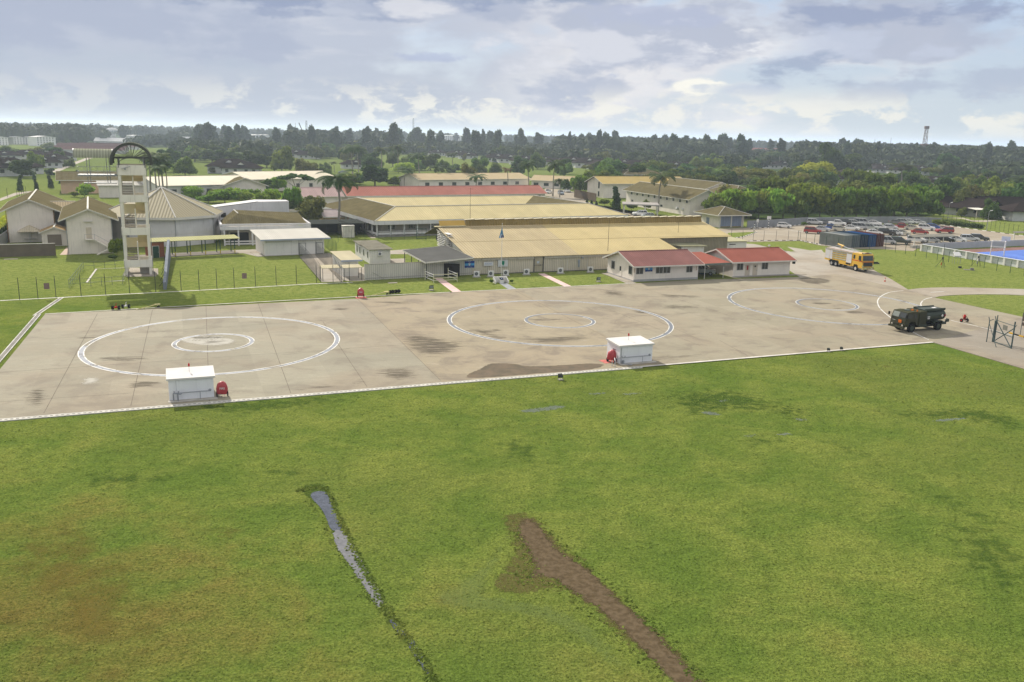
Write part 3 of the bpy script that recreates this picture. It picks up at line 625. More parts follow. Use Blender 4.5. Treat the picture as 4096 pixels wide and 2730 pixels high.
def roof_hip(root, x0, x1, y0, y1, he, hr, m, ov=.5, inset=None, ms=None, caps=True, name='roof', trim=None):
    x0 -= ov; x1 += ov; y0 -= ov; y1 += ov; e = .03; dx, dy = x1-x0, y1-y0; mb = MB()
    ins = inset if inset is not None else min(dx, dy)/2
    if dx >= dy: A, B = ((x0+ins, (y0+y1)/2, hr+e), (x1-ins, (y0+y1)/2, hr+e))
    else: A, B = (((x0+x1)/2, y0+ins, hr+e), ((x0+x1)/2, y1-ins, hr+e))
    p = [(x0, y0, he+e), (x1, y0, he+e), (x1, y1, he+e), (x0, y1, he+e)]
    if dx >= dy: fs = [(p[0], p[1], B, A), (p[1], p[2], B), (p[2], p[3], A, B), (p[3], p[0], A)]
    else: fs = [(p[0], p[1], A), (p[1], p[2], B, A), (p[2], p[3], B), (p[3], p[0], A, B)]
    for i, f in enumerate(fs): mb.slab(f, .1, i if ms else 0)
    mb.poly([(q[0], q[1], he-.08) for q in p][::-1], 0)
    r = mb.build(name, list(ms) if ms else m, root)
    if caps:
        t = MB()
        hips = [(p[0], A), (p[1], B if dx >= dy else A), (p[2], B), (p[3], A if dx >= dy else B)]
        for a, b in hips+[(A, B)]: t.tube(Vector(a)+Vector((0, 0, .02)), Vector(b)+Vector((0, 0, .02)), .07, 5)
        t.build('ridge_cap', trim or TRIM, r)
    t = MB()
    for a, b in zip(p, p[1:]+p[:1]):
        t.slab([a, b, (b[0]+(.03 if b[0] > 0 else -.03)*0, b[1], b[2]), a], .0) if False else None
    t.box(x0-.03, x1+.03, y0-.04, y0, he-.2, he+.02); t.box(x0-.03, x1+.03, y1, y1+.04, he-.2, he+.02); t.box(x0-.04, x0, y0, y1, he-.2, he+.02); t.box(x1, x1+.04, y0, y1, he-.2, he+.02)
    t.build('fascia', trim or TRIM, r); return r
def frame2(name, label, cat, A, B, group=None):
    return thing(name, label, cat, (A[0], A[1], 0), vdir(A, B), group), (B-A).length
def text_mesh(s, size, m, root, loc, rot, name='lettering', ext=.004, align='CENTER'):
    cu = bpy.data.curves.new(name, 'FONT'); cu.body = s; cu.size = size; cu.align_x = align; cu.align_y = 'CENTER'; cu.extrude = ext
    o = bpy.data.objects.new(name, cu); me = bpy.data.meshes.new_from_object(o); bpy.data.objects.remove(o)
    me.materials.clear(); me.materials.append(m); o = bpy.data.objects.new(name, me); COL.objects.link(o)
    o.parent = root; o.location = loc; o.rotation_euler = rot; return o

def glyphs(words_, size, m, root, loc, rz=0.0, name='lettering'):
    """a line of lettering too small to read in the photo: letter-like strokes only"""
    rnd = random.Random(len(words_)*7+sum(words_)); mb = MB(); x = 0; W_ = sum(words_)*size*.62+(len(words_)-1)*size*.5
    for n in words_:
        for k in range(n):
            h_ = size*(.95 if k == 0 else rnd.choice((.55, .6, .9))); w_ = size*.42; t = size*.14; p = x-W_/2
            mb.box(p, p+t, 0, .004, 0, h_)
            if rnd.random() < .7: mb.box(p+t, p+w_, 0, .004, h_-t, h_)
            if rnd.random() < .5: mb.box(p+t, p+w_, 0, .004, 0, t)
            if rnd.random() < .6: mb.box(p+w_-t, p+w_, 0, .004, 0, h_*.6)
            x += size*.62
        x += size*.5
    o = mb.build(name, m, root); o.location = loc; o.rotation_euler = (0, 0, rz); return o

PUMPW = mat('pump block white render', (.74, .75, .77), .8, .04, .6, streak=.1)
PIPEM = mat('grey pipe', (.30, .32, .35), .4, .1, 3, metal=.5)
REDP = mat('red paint', (.42, .03, .03), .5, .08, 2)
def pump_block(A, B, D, label, side):
    r, L = frame2('pump_block', label, 'pump house', A, B); H = 1.93
    mb = MB(); mb.box(0, L, 0, D, .0, H); mb.build('wall', PUMPW, r)
    mb = MB(); mb.hexa([(-.16, -.12, H), (L+.16, -.12, H), (L+.16, D+.14, H+.14), (-.16, D+.14, H+.14), (-.16, -.12, H+.17), (L+.16, -.12, H+.17), (L+.16, D+.14, H+.33), (-.16, D+.14, H+.33)])
    mb.build('roof', mat('white roof slab', (.60, .585, .56), .8, .04, 1), r)
    mb = MB(); mb.box(-.1, L+.25, -.65, 0, .0, .10); mb.build('plinth', CONC, r)
    mb = MB(); z = .80
    x0, x1 = (.45, L-.35) if side < 0 else (.15, L-.35)
    mb.tube((x0, -.28, z), (x1, -.28, z), .045, 8); mb.tube((x1, -.28, z), (x1, .0, z), .045, 8)
    for x in (x0+(x1-x0)*.72, ): mb.tube((x, -.28, .1), (x, -.28, z), .025, 6)
    if side < 0:
        mb.tube((.35, -.28, .1), (.35, -.28, z), .05, 8); mb.tube((.72, -.35, .1), (.72, -.35, z-.1), .06, 8); mb.tube((.35, -.28, z), (.95, -.34, z-.12), .05, 8)
        mb.tube((.95, -.34, z-.12), (1.1, -.28, z), .05, 8)
    else:
        mb.tube((-.05, -.28, z), (-.5, -.35, z-.1), .045, 8); mb.tube((.15, -.1, .1), (.15, -.1, H-.1), .03, 6); mb.tube((.35, -.2, .1), (1.05, -.9, .1), .07, 8); mb.box(.25, .45, -.3, -.1, .1, .45)
    mb.build('pipe', PIPEM, r)
    mb = MB(); fx = x1
    for i in range(16):
        t = 2*pi*i/16; t2 = 2*pi*(i+1)/16; mb.tube((fx+.10*cos(t), -.03, z+.10*sin(t)), (fx+.10*cos(t2), -.03, z+.10*sin(t2)), .022, 4)
    mb.build('pipe_flange', PIPEM, r)
    for (x, y) in ((x0, -.28), (x0+.35, -.3)): mb = MB(); mb.tube((x, y, z-.03), (x, y, z+.16), .035, 6); mb.tube((x-.09, y, z+.16), (x+.09, y, z+.16), .02, 6); mb.build('valve', PIPEM, r)
    if side < 0:
        mb = MB(); mb.box(.62, .64, -.012, 0, .9, 1.85); mb.build('wall_conduit', PIPEM, r)
    else:
        mb = MB(); mb.box(-.012, 0, .9, 1.6, 1.35, 1.42); mb.build('vent_slot', DARKIN, r)
    b = MB(); bx, by = L*.48, D*.58; b.tube((bx, by, H+.2), (bx, by, H+.75), .018, 5); bc = b.build('beacon', STEEL, r)
    b = MB(); b.tube((bx, by, H+.75), (bx, by, H+1.0), .075, 10); b.tube((bx, by, H+1.0), (bx, by, H+1.06), .06, 10, .02); b.build('lens', mat('red lens', (.45, .02, .03), .25, .02, 1), bc)
    return r
pump_block(g('T2', 325, 1270), g('T2', 1330, 1190), 3.0, 'white pump block beside the near left landing circle', -1)
pump_block(g('T3', 583, 1075), g('T3', 1370, 1010), 2.9, 'white pump block on the kerb beside the middle landing circle', 1)
t_, L_ = frame2('stand_pipe', 'bent silver stand pipe before the red cart at the middle pump block', 'pipe', g('T3', 410, 1128), g('T3', 480, 1145))
mb = MB(); s_ = MATS['galvanised steel']
mb.path([(0, 0, 0), (0, 0, .62), (.02, 0, .68)], .04, 8); mb.path([(L_, 0, 0), (L_, 0, .66), (L_-.05, .04, .72), (-.02, .42, .86)], .045, 8); mb.build('bent_tube', mat('bright steel', (.55, .55, .56), .35, .05, 3, metal=.5), t_)
mb = MB(); mb.box(-.08, .08, -.08, .08, .055, .075); mb.box(L_-.08, L_+.08, -.08, .08, .055, .075); mb.build('foot_plate', s_, t_)

RCOV = mat('red cover cloth', (.36, .030, .038), .45, .18, 3.0, spec=.5, bump=.4); LETW = mat('white lettering', (.7, .68, .66), .6)
def fire_cart(loc, rz, label, H=1.35, text=True, bare=False):
    r = thing('wheeled_fire_extinguisher', label, 'fire extinguisher', loc, rz, 'wheeled fire extinguishers round the apron')
    mb = MB(); random.seed(int(loc[0]*10))
    if not bare:
        rows = [(.30, .46, .30, 0), (.45, .47, .33, .0), (.75, .48, .34, .02), (1.0, .45, .30, .05), (1.18, .34, .24, .10), (1.30, .20, .15, .13), (1.36, .05, .04, .14)]
        n = 20; b0 = 0
        for z, a, b, y in rows:
            for i in range(n):
                t = 2*pi*i/n; k = 1+.07*sin(5*t+z*4)+random.uniform(-.04, .04)
                cx_, sx_ = cos(t), sin(t); q_ = (abs(cx_)**3+abs(sx_)**3)**(-1/3)
                mb.v.append((a*cx_*q_*k, y+b*sx_*q_*k, z*H/1.36+random.uniform(-.02, .02)))
        for j in range(len(rows)-1):
            for i in range(n): mb.f.append((j*n+i, j*n+(i+1) % n, (j+1)*n+(i+1) % n, (j+1)*n+i)); mb.mi.append(0)
        mb.f.append(tuple((len(rows)-1)*n+i for i in range(n))); mb.mi.append(0)
        c = mb.build('cover', RCOV, r, True)
        if text: text_mesh('FIRE', .26, LETW, c, (.02, -.365, .82*H/1.36), (radians(84), 0, 0), ext=.002)
    else:
        mb.tube((0, 0, .35), (0, .05, 1.0), .17, 14); mb.tube((0, .05, 1.0), (0, .06, 1.12), .10, 10, .05); mb.build('cylinder', REDP, r, True)
        mb = MB()
        for s_ in (-1, 1): mb.path([(s_*.12, .1, .4), (s_*.3, .15, .95), (s_*.34, .0, 1.08)], .02, 5)
        mb.build('handle', REDP, r)
        mb = MB()
        for i in range(18):
            t = 2*pi*i/18; t2 = t+2*pi/18; mb.tube((.2*cos(t), -.22, .62+.2*sin(t)), (.2*cos(t2), -.22, .62+.2*sin(t2)), .04, 5)
        mb.build('hose', BLACK, r)
    for s_ in (-1, 1):
        mb = MB(); mb.tube((s_*.42, .02, .27), (s_*.52, .02, .27), .27, 18); wh = mb.build('wheel', BLACK, r)
        mb = MB(); mb.tube((s_*.52, .02, .27), (s_*.535, .02, .27), .11, 12); mb.build('hub', REDP, wh)
    mb = MB(); mb.box(-.42, .42, -.02, .06, .20, .26); mb.path([(-.2, -.3, .07), (-.2, -.2, .3)], .02, 5); mb.path([(.2, -.3, .07), (.2, -.2, .3)], .02, 5); mb.build('axle_frame', mat('pale frame', (.5, .46, .4), .5), r)
    return r
REDSQ = mat('red painted square', (.50, .17, .15), .85, .15, 1.5)
def redpad(c, sz, rz):
    mb = MB(); ca, sa = cos(rz), sin(rz)
    mb.poly([(c[0]+x*ca-y*sa, c[1]+x*sa+y*ca, Z0+.014) for x, y in ((-sz, -sz), (sz, -sz), (sz, sz), (-sz, sz))]); o = mb.build('painted_square', REDSQ); o['kind'] = 'structure'
def onap(v): return (v[0], v[1], Z0)
fire_cart(onap(g('T2', 1500, 1185)+Vector((0, .15, 0))), radians(18), 'red covered fire cart beside the left pump block', 1.42)
fc2 = g('T3', 395, 1035); fire_cart(onap(fc2), radians(-38), 'red covered fire cart beside the middle pump block', 1.40, False); redpad(fc2+Vector((-.35, .3, 0)), .75, radians(22))
fc3 = g('S4', 292, 1388); fire_cart(onap(fc3), radians(8), 'red covered fire cart on the far kerb under the corrugated fence', 1.42); redpad(fc3+Vector((.05, -.1, 0)), .75, radians(22))
fire_cart(onap(g('S7', 1757, 1098)), radians(15), 'uncovered red extinguisher trolley behind the dark green lorry', 1.2, False, True)

YELP = mat('pale yellow paint', (.62, .56, .28), .6, .1, 2)
def trolley(loc, rz, label, col):
    r = thing('tow_trolley', label, 'trolley', loc, rz, 'small wheel trolleys on the far kerb')
    for s_ in (-1, 1):
        mb = MB(); mb.tube((s_*.28, 0, .26), (s_*.52, 0, .26), .26, 14); w_ = mb.build('wheel', BLACK, r); mb = MB(); mb.tube((s_*.52, 0, .26), (s_*.53, 0, .26), .1, 10); mb.build('hub', STEEL, w_)
    mb = MB(); mb.tube((-.3, 0, .26), (.3, 0, .26), .06, 6); mb.box(-.12, .12, -.2, .25, .22, .40); mb.build('frame', col, r)
    mb = MB(); mb.path([(0, .1, .38), (0, .15, .75), (.12, .15, .8)], .035, 6); mb.build('handle', col, r); return r
trolley(onap(g('T1', 780, 237)), radians(10), 'tow trolley with red frame on the far kerb, left of its pair', REDP)
trolley(onap(g('T1', 847, 227)), radians(10), 'tow trolley with white frame on the far kerb, right of its pair', WHITE)
def towbar(A, B, label, wheels):
    r, L = frame2('tow_bar', label, 'tow bar', A, B)
    mb = MB(); mb.tube((0, 0, Z0+.08), (L, 0, .42), .05, 6); mb.tube((L*.35, .02, Z0+.06), (L, .6, .36), .035, 6); mb.build('bar', YELP, r)
    mb = MB(); mb.box(L-.15, L+.55, -.15, .2, .38, .52); mb.tube((L+.2, 0, .1), (L+.2, 0, .42), .04, 6); mb.build('head', YELP, r)
    mb = MB(); mb.tube((L+.1, -.1, Z0+.1), (L+.45, -.1, Z0+.1), .10, 10); mb.build('caster', BLACK, r)
    if wheels:
        for i, x in enumerate((.9, 1.35, 1.9, 2.4)):
            mb = MB(); mb.tube((L+x, .1, .32), (L+x+.2, .25, .32), .28, 12); mb.build('wheel', BLACK, r)
        mb = MB(); mb.tube((L+.4, .1, .34), (L+2.6, .25, .34), .05, 6); mb.build('axle', YELP, r)
    return r
towbar(g('T1', 915, 240), g('T1', 1050, 222), 'yellow tow bar lying on the far kerb below the tower', False)
towbar(g('S4', 405, 1372), g('S4', 600, 1350), 'yellow tow bar with four black wheels on the far kerb right of the red cart', True)

def floodlight(loc, rz, label, s=1.0):
    r = thing('floodlight', label, 'floodlight', loc, rz, 'low floodlights in the grass along the apron'); r.scale = (s, s, s)
    mb = MB(); mb.box(-.22, .22, -.2, .2, .0, .06); mb.build('base', CONC, r)
    for x in (-.24, .24): mb = MB(); mb.tube((x, 0, .05), (x, 0, .38), .02, 5); mb.build('bracket', DARKST, r)
    mb = MB(); mb.hexa([(-.2, -.10, .18), (.2, -.10, .18), (.16, .16, .24), (-.16, .16, .24), (-.2, -.18, .56), (.2, -.18, .56), (.16, .10, .50), (-.16, .10, .50)]); hd = mb.build('lamp_head', DARKST, r)
    mb = MB(); mb.poly([(-.17, -.125, .22), (.17, -.125, .22), (.17, -.185, .52), (-.17, -.185, .52)]); mb.build('lens', mat('lamp glass grey', (.25, .28, .28), .2), hd); return r
floodlight(g('S4', 1176, 1292), radians(20), 'black floodlight in the grass left of the left pink path', 1.5)
floodlight(g('S6', 120, 630), radians(20), 'black floodlight in the grass before the faded red roofed office', 1.5)
floodlight(g('T4', 1415, 706), radians(200), 'dark floodlight in the near grass left of the middle pump block', 1.1)
floodlight(g('T8', 1035, 14), radians(200), 'small floodlight at the near apron edge toward the right corner', .8)
floodlight(g('T8', 1122, 6), radians(200), 'small floodlight at the near apron edge, rightmost of the pair', .8)

twA, twB = g('S2', 150, 1150), g('S2', 455, 1140)
tw, TL = frame2('training_tower', 'tall cream stair tower with arched metal canopy left of the lawn', 'tower', twA, twB)
TD = 4.6; TW = mat('tower cream render', (.76, .72, .63), .88, .07, .3, streak=.25); TY = mat('tower yellow render', (.66, .575, .38), .88, .06, .3)
bands = [(1.3, 2.53), (6.6, 7.8), (11.9, 13.1), (16.2, 17.8)]
c_ = .42
for i, (x, y) in enumerate(((0, 0), (TL-c_, 0), (0, TD-c_), (TL-c_, TD-c_))):
    mb = MB(); mb.box(x+.002*i, x+c_, y, y+c_, -.05, 16.2); mb.build('column', TW, tw)
for z0, z1 in bands:
    mb = MB(); o_ = .10
    mb.box(-o_, TL+o_, -o_, .06, z0, z1); mb.box(-o_, TL+o_, TD-.06, TD+o_, z0, z1); mb.box(-o_, .06, .06, TD-.06, z0, z1); mb.box(TL-.06, TL+o_, .06, TD-.06, z0, z1)
    mb.build('parapet', TW, tw)
    mb = MB(); mb.box(.06, TL-.06, 2.9, TD-.06, z0-.02, z0+.16); mb.box(2.1, TL-.06, .06, 2.9, z0-.02, z0+.16); mb.build('landing', TW, tw)
mb = MB(); mb.box(.06, TL-.06, .06, TD-.06, 16.15, 16.34); mb.build('landing', TW, tw)
for k, (z0, z1) in enumerate(((2.53, 6.6), (7.8, 11.9), (13.1, 16.2))):
    mb = MB(); mb.box(TL-.28, TL-.03, c_, TD-c_, z0, z1); mb.build('side_wall', TY, tw)
    mb = MB(); mb.box(2.05, 2.20, .35, 3.0, z0-.4, z0+2.9); mb.build('stair_wall', TW, tw)
    mb = MB(); n = 11; zz = z0-.9
    for i in range(n): mb.box(.46, 2.0, .45+i*.22, .45+(i+1)*.22, zz+.25*i, zz+.25*i+.13)
    for x in (.44, 2.0): mb.slab([(x, .45, zz+.15), (x+.04, .45, zz+.15), (x+.04, 2.9, zz+2.9), (x, 2.9, zz+2.9)], .3)
    mb.build('stair', mat('brown stair concrete', (.22, .19, .15), .9, .2, 1.5), tw)
    mb = MB(); mb.box(.42, TL-.3, TD-.5, TD-.4, z0+1.9 if k else z0+1.6, z0+3.5 if k else z0+3.2); mb.build('back_wall', TY, tw)
    mb = MB(); mb.slab([(2.25, 3.2, z0+2.7), (TL-.3, 3.2, z0+2.7), (TL-.3, .5, z0+4.3), (2.25, .5, z0+4.3)], .16); mb.build('upper_flight', TY, tw)
mb = MB(); mb.box(-.3, TL+.9, -.3, TD+.6, -.02, .05); mb.build('base_slab', PALEC, tw)
mb = MB(); mb.box(2.2, TL-.3, 1.6, TD-.3, 0, 1.28); mb.build('base_wall', CONC, tw)
def arch_sheet(mb, cx, z0, R, y0, y1, t0, t1, th, n=22, sq=1.0, mi=0):
    for i in range(n):
        a, b = t0+(t1-t0)*i/n, t0+(t1-t0)*(i+1)/n; p = []
        for y in (y0, y1):
            for t in (a, b): p.append((cx+R*cos(t), y, z0+R*sq*sin(t)))
        q_ = [(cx+(R-th)*cos(t), y, z0+(R-th)*sq*sin(t)) for y in (y0, y1) for t in (a, b)]
        mb.hexa([q_[0], q_[1], q_[3], q_[2], p[0], p[1], p[3], p[2]], mi)
ARCHM = mat('grey green arched sheet', (.13, .14, .11), .7, .12, .8, stripe=('y', .5, .15))
mb = MB(); arch_sheet(mb, TL/2+.1, 18.3, 3.15, -.6, TD+1.5, radians(-10), radians(190), .09, sq=.95); cn_ = mb.build('canopy', ARCHM, tw)
for y in (-.66, TD+1.45): mb = MB(); arch_sheet(mb, TL/2+.1, 18.3, 3.17, y, y+.08, radians(-10), radians(190), .42, sq=.95); mb.build('canopy_fascia', mat('dark arch fascia', (.07, .075, .065), .6), cn_)
mb = MB()
for y in (-.2, TD*.5, TD+.6):
    R = 2.85; cx = TL/2+.1; mb.tube((cx-R, y, 18.9), (cx+R, y, 18.9), .05, 5)
    for i in range(13):
        t = pi*(i+.5)/13; mb.tube((cx+.3*cos(t), y, 18.9), (cx+R*cos(t), y, 18.35+R*.93*sin(t)), .028, 4)
    for s_ in (-1, 1): mb.path([(cx+s_*1.95, y, 17.4), (cx+s_*1.95, y, 18.9)], .05, 5)
    for i in range(8):
        t, t2 = pi*i/8, pi*(i+1)/8; mb.tube((cx+2.0*cos(t), y, 17.9+1.0*sin(t)), (cx+2.0*cos(t2), y, 17.9+1.0*sin(t2)), .035, 4)
mb.build('canopy_truss', mat('dark truss steel', (.09, .095, .095), .6), tw)
for x in (.1, TL-.25):
    for y in (.05, TD-.2): mb = MB(); mb.box(x, x+.15, y, y+.15, 16.3, 18.9); mb.build('canopy_post', STEEL, tw)
mb = MB(); mb.tube((.5, -.35, 17.2), (1.9, -.3, 17.6), .05, 5); mb.box(1.0, 1.25, -.4, -.12, 17.05, 17.4); mb.build('winch_arm', STEEL, tw)
mb = MB(); mb.tube((-.02, -.25, .1), (.0, -.25, 17.5), .03, 4); mb.tube((TL+.18, .2, .1), (TL+.18, .2, 18.0), .05, 5); mb.build('downpipe', STEEL, tw)
pf = thing('platform_frame', 'open steel platform with barrel roof reaching left from the tower top', 'platform', tw.location, tw.rotation_euler.z)
mb = MB(); mb.box(-5.9, -.12, 1.4, 3.9, 15.95, 16.2); mb.build('deck', STEEL, pf)
mb = MB()
for z in (16.7, 17.4):
    for y in (1.4, 3.9): mb.tube((-5.9, y, z), (-.1, y, z), .03, 4)
    mb.tube((-5.9, 1.4, z), (-5.9, 3.9, z), .03, 4)
for i in range(7):
    for y in (1.4, 3.9): mb.tube((-5.9+i*.95, y, 16.2), (-5.9+i*.95, y, 17.4), .025, 4)
mb.build('railing', STEEL, pf)
for x in (-4.6, -4.2, -1.7, -1.3):
    mb = MB(); mb.box(x, x+.1, 2.6, 2.7, 14.9, 19.4); mb.build('post', STEEL, pf)
mb = MB(); mb.box(-5.2, -.3, 2.2, 3.2, 14.75, 14.9); mb.build('lower_beam', STEEL, pf)
mb = MB(); n = 14
for i in range(n):
    a, b = radians(5)+radians(170)*i/n, radians(5)+radians(170)*(i+1)/n
    mb.poly([(-6.3, 2.65+1.7*cos(a), 18.7+1.5*sin(a)), (-.6, 2.65+1.7*cos(a), 18.7+1.5*sin(a)), (-.6, 2.65+1.7*cos(b), 18.7+1.5*sin(b)), (-6.3, 2.65+1.7*cos(b), 18.7+1.5*sin(b))])
rf = mb.build('barrel_roof', mat('ribbed green grey sheet', (.33, .34, .25), .55, .08, .6, stripe=('x', .42, .45)), pf, True)
for x in (-6.3, -.65):
    mb = MB()
    for i in range(n): a, b = radians(5)+radians(170)*i/n, radians(5)+radians(170)*(i+1)/n; mb.tube((x, 2.65+1.7*cos(a), 18.7+1.5*sin(a)), (x, 2.65+1.7*cos(b), 18.7+1.5*sin(b)), .05, 4)
    mb.build('roof_rim', STEEL, rf)

pen = [g('S1', 790, 1290), g('S1', 1400, 1248), g('S1', 1440, 1170), g('S1', 1432, 1058), g('S1', 955, 1080), g('S1', 790, 1290)]
pr = thing('rail_pen', 'low green pipe rail pen on the lawn left of the tower', 'railing', pen[0])
mb = MB(); o0 = pen[0]
for a, b in zip(pen, pen[1:]):
    for z in (.5, 1.0): mb.tube(a-o0+Vector((0, 0, z*1.25)), b-o0+Vector((0, 0, z*1.25)), .03, 4)
mb.build('rail', mat('grey green rail', (.17, .2, .16), .6), pr)
for a, b, n in ((pen[0], pen[1], 5), (pen[1], pen[2], 3), (pen[2], pen[3], 3), (pen[3], pen[4], 4), (pen[4], pen[5], 9)):
    for i in range(n):
        p = a+(b-a)*i/n-o0; mb = MB(); mb.tube(p, p+Vector((0, 0, 1.27)), .035, 5); mb.build('post', MATS['grey green rail'], pr)
mb = MB(); strip(mb, [g('S1', 1420, 1212), g('S1', 990, 1232), g('S1', 1100, 1078), g('S1', 1430, 1066)], .3, .08); struct('kerb', mb, KERB)

cw0, cw1 = g('S2', 600, 1310), g('S2', 652, 940)
cb, CL = frame2('climbing_board', 'long narrow grey board wall standing end-on right of the tower', 'climbing wall', cw0, cw1)
mb = MB(); mb.hexa([(0, -.2, 0), (CL, -.2, 0), (CL, .25, 0), (0, .25, 0), (.0, -.2, 1.1), (CL, -.2, 3.3), (CL, .25, 3.3), (.0, .25, 1.1)]); mb.build('board', mat('blue grey board', (.20, .22, .25), .7, .1, .8), cb)
for i in range(6):
    x = CL*(i+.5)/6; mb = MB(); mb.tube((x, .12, 1.0+2.2*x/CL-.2), (x, .9, 0), .04, 5); mb.build('brace', DARKST, cb)

A, B = g('S1', 790, 908), g('S1', 1268, 893)
gb, L = frame2('gabled_block', 'cream two storey gabled block next to the tower, fire stair on its gable', 'building', A, B); D = 30; L = 7.6
wall_gable(gb, 0, L, 0, D, 6.9, 8.4, 'y', WALL); roof_gable(gb, 0, L, 0, D, 6.9, 8.5, 'y', OLIVEY, 1.35, .8)
mb = MB(); mb.box(L*.38, L*.58, -.5, .02, 6.1, 6.2); mb.build('door_hood', TRIM, gb)
door(gb, 'F', L, D, L*.42, .95, 2.1, mat('cream door', (.55, .48, .38), .8), True, 2.9)
st_ = MB(); st_.box(L*.38, L*.6, -1.15, 0, 2.72, 2.84); st_.slab([(L*.6, -1.15, 2.8), (L*.6, -.25, 2.8), (L*.93, -.25, 1.2), (L*.93, -1.15, 1.2)], .18); st_.box(L*.93, L*.93+1.0, -1.15, -.2, 1.05, 1.2)
st_.slab([(L*.93, -2.1, 1.2), (L*.93, -1.2, 1.2), (L*.62, -1.2, .05), (L*.62, -2.1, .05)], .18); fs_ = st_.build('fire_stair', TW, gb)
mb = MB(); mb.tube((L*.38, -1.15, 3.8), (L*.6, -1.15, 3.8), .03, 4); mb.tube((L*.6, -1.15, 3.8), (L*.93, -1.15, 2.2), .03, 4); mb.tube((L*.38, -1.15, 2.8), (L*.38, -1.15, 3.8), .03, 4); mb.tube((L*.6, -1.15, 2.8), (L*.6, -1.15, 3.8), .03, 4); mb.build('handrail', STEEL, fs_)
for x in (.0, L): mb = MB(); mb.tube((x+(.1 if x else -.1), -.08, 0), (x+(.1 if x else -.1), -.08, 6.6), .06, 5); mb.build('downpipe', STEEL, gb)
for y in (3, 8, 13, 18, 23): window(gb, 'R', L, D, y, 4.2, 1.8, 1.4); window(gb, 'R', L, D, y, 1.0, 1.8, 1.4)
A2 = g('S1', 145, 775);
ga = thing('gabled_block', 'cream two storey gabled block at the far left behind the brown wall', 'building', (A2[0]-.6, A2[1], 0), vdir(A, B)); L2 = 8.4; D2 = 30
hA = hz('S1', 295, 272, Vector(A2)+Vector((3, 2, 0)))
wall_gable(ga, 0, L2, 0, D2, hA-2.0, hA-.25, 'y', WALL); roof_gable(ga, 0, L2, 0, D2, hA-2.0, hA-.1, 'y', OLIVEY, 1.9, .8)
for x in (.0, L2): mb = MB(); mb.tube((x+(.12 if x else -.12), -.08, 0), (x+(.12 if x else -.12), -.08, hA-2.3), .07, 5); mb.build('downpipe', mat('rusty pipe', (.3, .17, .08), .8), ga)
la = g('S1', 540, 560); lk = thing('link_block', 'link block with ribbed cream roof between the two gabled blocks', 'building', ga.matrix_basis@Vector((L2, 9, 0)), vdir(A, B))
xg = (Matrix.Rotation(-vdir(A, B), 3, 'Z')@(Vector((A[0], A[1], 0))-lk.location)).x
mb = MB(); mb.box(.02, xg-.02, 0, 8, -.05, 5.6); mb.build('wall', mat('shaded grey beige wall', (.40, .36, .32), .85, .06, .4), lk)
mb = MB(); mb.slab([(-1.6, -.7, 5.7), (xg+1.2, -.7, 5.7), (xg+1.2, 4.5, 7.3), (-1.6, 4.5, 7.3)], .1); mb.slab([(-1.6, 4.5, 7.3), (xg+1.2, 4.5, 7.3), (xg+1.2, 8.6, 5.9), (-1.6, 8.6, 5.9)], .1); r_ = mb.build('roof', mat('ribbed sand roof', (.38, .31, .20), .6, .06, .4, stripe=('x', .5, .5)), lk)
mb = MB(); mb.box(-1.6, xg+1.2, -.75, -.7, 5.45, 5.72); mb.box(-1.6, xg+1.2, 4.4, 4.6, 7.25, 7.36); mb.build('fascia', TRIM, r_)
A3, B3 = g('S1', 487, 815), g('S1', 735, 815)
sh_, L = frame2('store_shed', 'small cream gabled store shed between the two gabled blocks', 'shed', A3, A3+Vector((cos(.42), sin(.42), 0))*4.6); L = 4.6; D = 5.5
wall_gable(sh_, 0, L, 0, D, 2.9, 3.75, 'y', WALL); roof_gable(sh_, 0, L, 0, D, 2.9, 3.8, 'y', mat('ochre roof sheet y', (.33, .23, .12), .7, .1, .5, stripe=('y', .45, .15)), .5, .4)
mb = MB(); mb.box(1.0, 3.5, -.03, .02, .1, 2.3); mb.build('shutter', mat('taupe shutter', (.25, .21, .17), .8, .05, 1, stripe=('z', .12, .2)), sh_)
pv0 = g('S1', 350, 770); pv = thing('pavilion', 'pyramid roofed garden pavilion inside the walled yard at left', 'pavilion', pv0, .4)
mb = MB(); s_ = 2.1
for a, b in (((-s_, -s_), (s_, -s_)), ((s_, -s_), (s_, s_)), ((s_, s_), (-s_, s_)), ((-s_, s_), (-s_, -s_))): mb.slab([(*a, 2.4), (*b, 2.4), (0, 0, 3.6)], .08)
mb.build('roof', mat('pale pavilion roof', (.50, .44, .32), .6, .06, .5, stripe=('x', .4, .15)), pv)
for x, y in ((-.15, -.15),): mb = MB(); mb.box(x, x+.3, y, y+.3, 0, 3.3); mb.build('post', TRIM, pv)
mb = MB(); mb.box(-1.1, 1.1, -.5, .5, .68, .76); mb.box(-1.3, 1.3, -1.2, -.9, .42, .48); mb.box(-1.3, 1.3, .9, 1.2, .42, .48); mb.build('table', TRIM, pv)
A4, B4 = g('S1', -40, 940), g('S1', 640, 922)
bw, L = frame2('yard_wall', 'long brown sheet wall at the left in front of the walled yard', 'wall', A4, B4)
mb = MB(); mb.box(0, L, 0, .15, 0, 2.25); mb.build('panel', mat('brown sheet', (.165, .135, .10), .8, .1, .5, stripe=('x', .2, .2)), bw)
mb = MB(); mb.box(0, L, -.03, .18, 2.25, 2.33); mb.build('coping', TRIM, bw)
A5, B5 = g('S1', 5, 800), g('S1', 130, 690)
gw, L = frame2('yard_wall', 'grey wall closing the left side of the walled yard', 'wall', g('S1', -10, 850), g('S1', 130, 740)); mb = MB(); mb.box(0, L, 0, .15, 0, 2.4); mb.box(L, L+.15, -4.3, .15, 0, 2.4); mb.build('panel', mat('grey sheet wall', (.26, .26, .25), .8, .08, .6), gw)

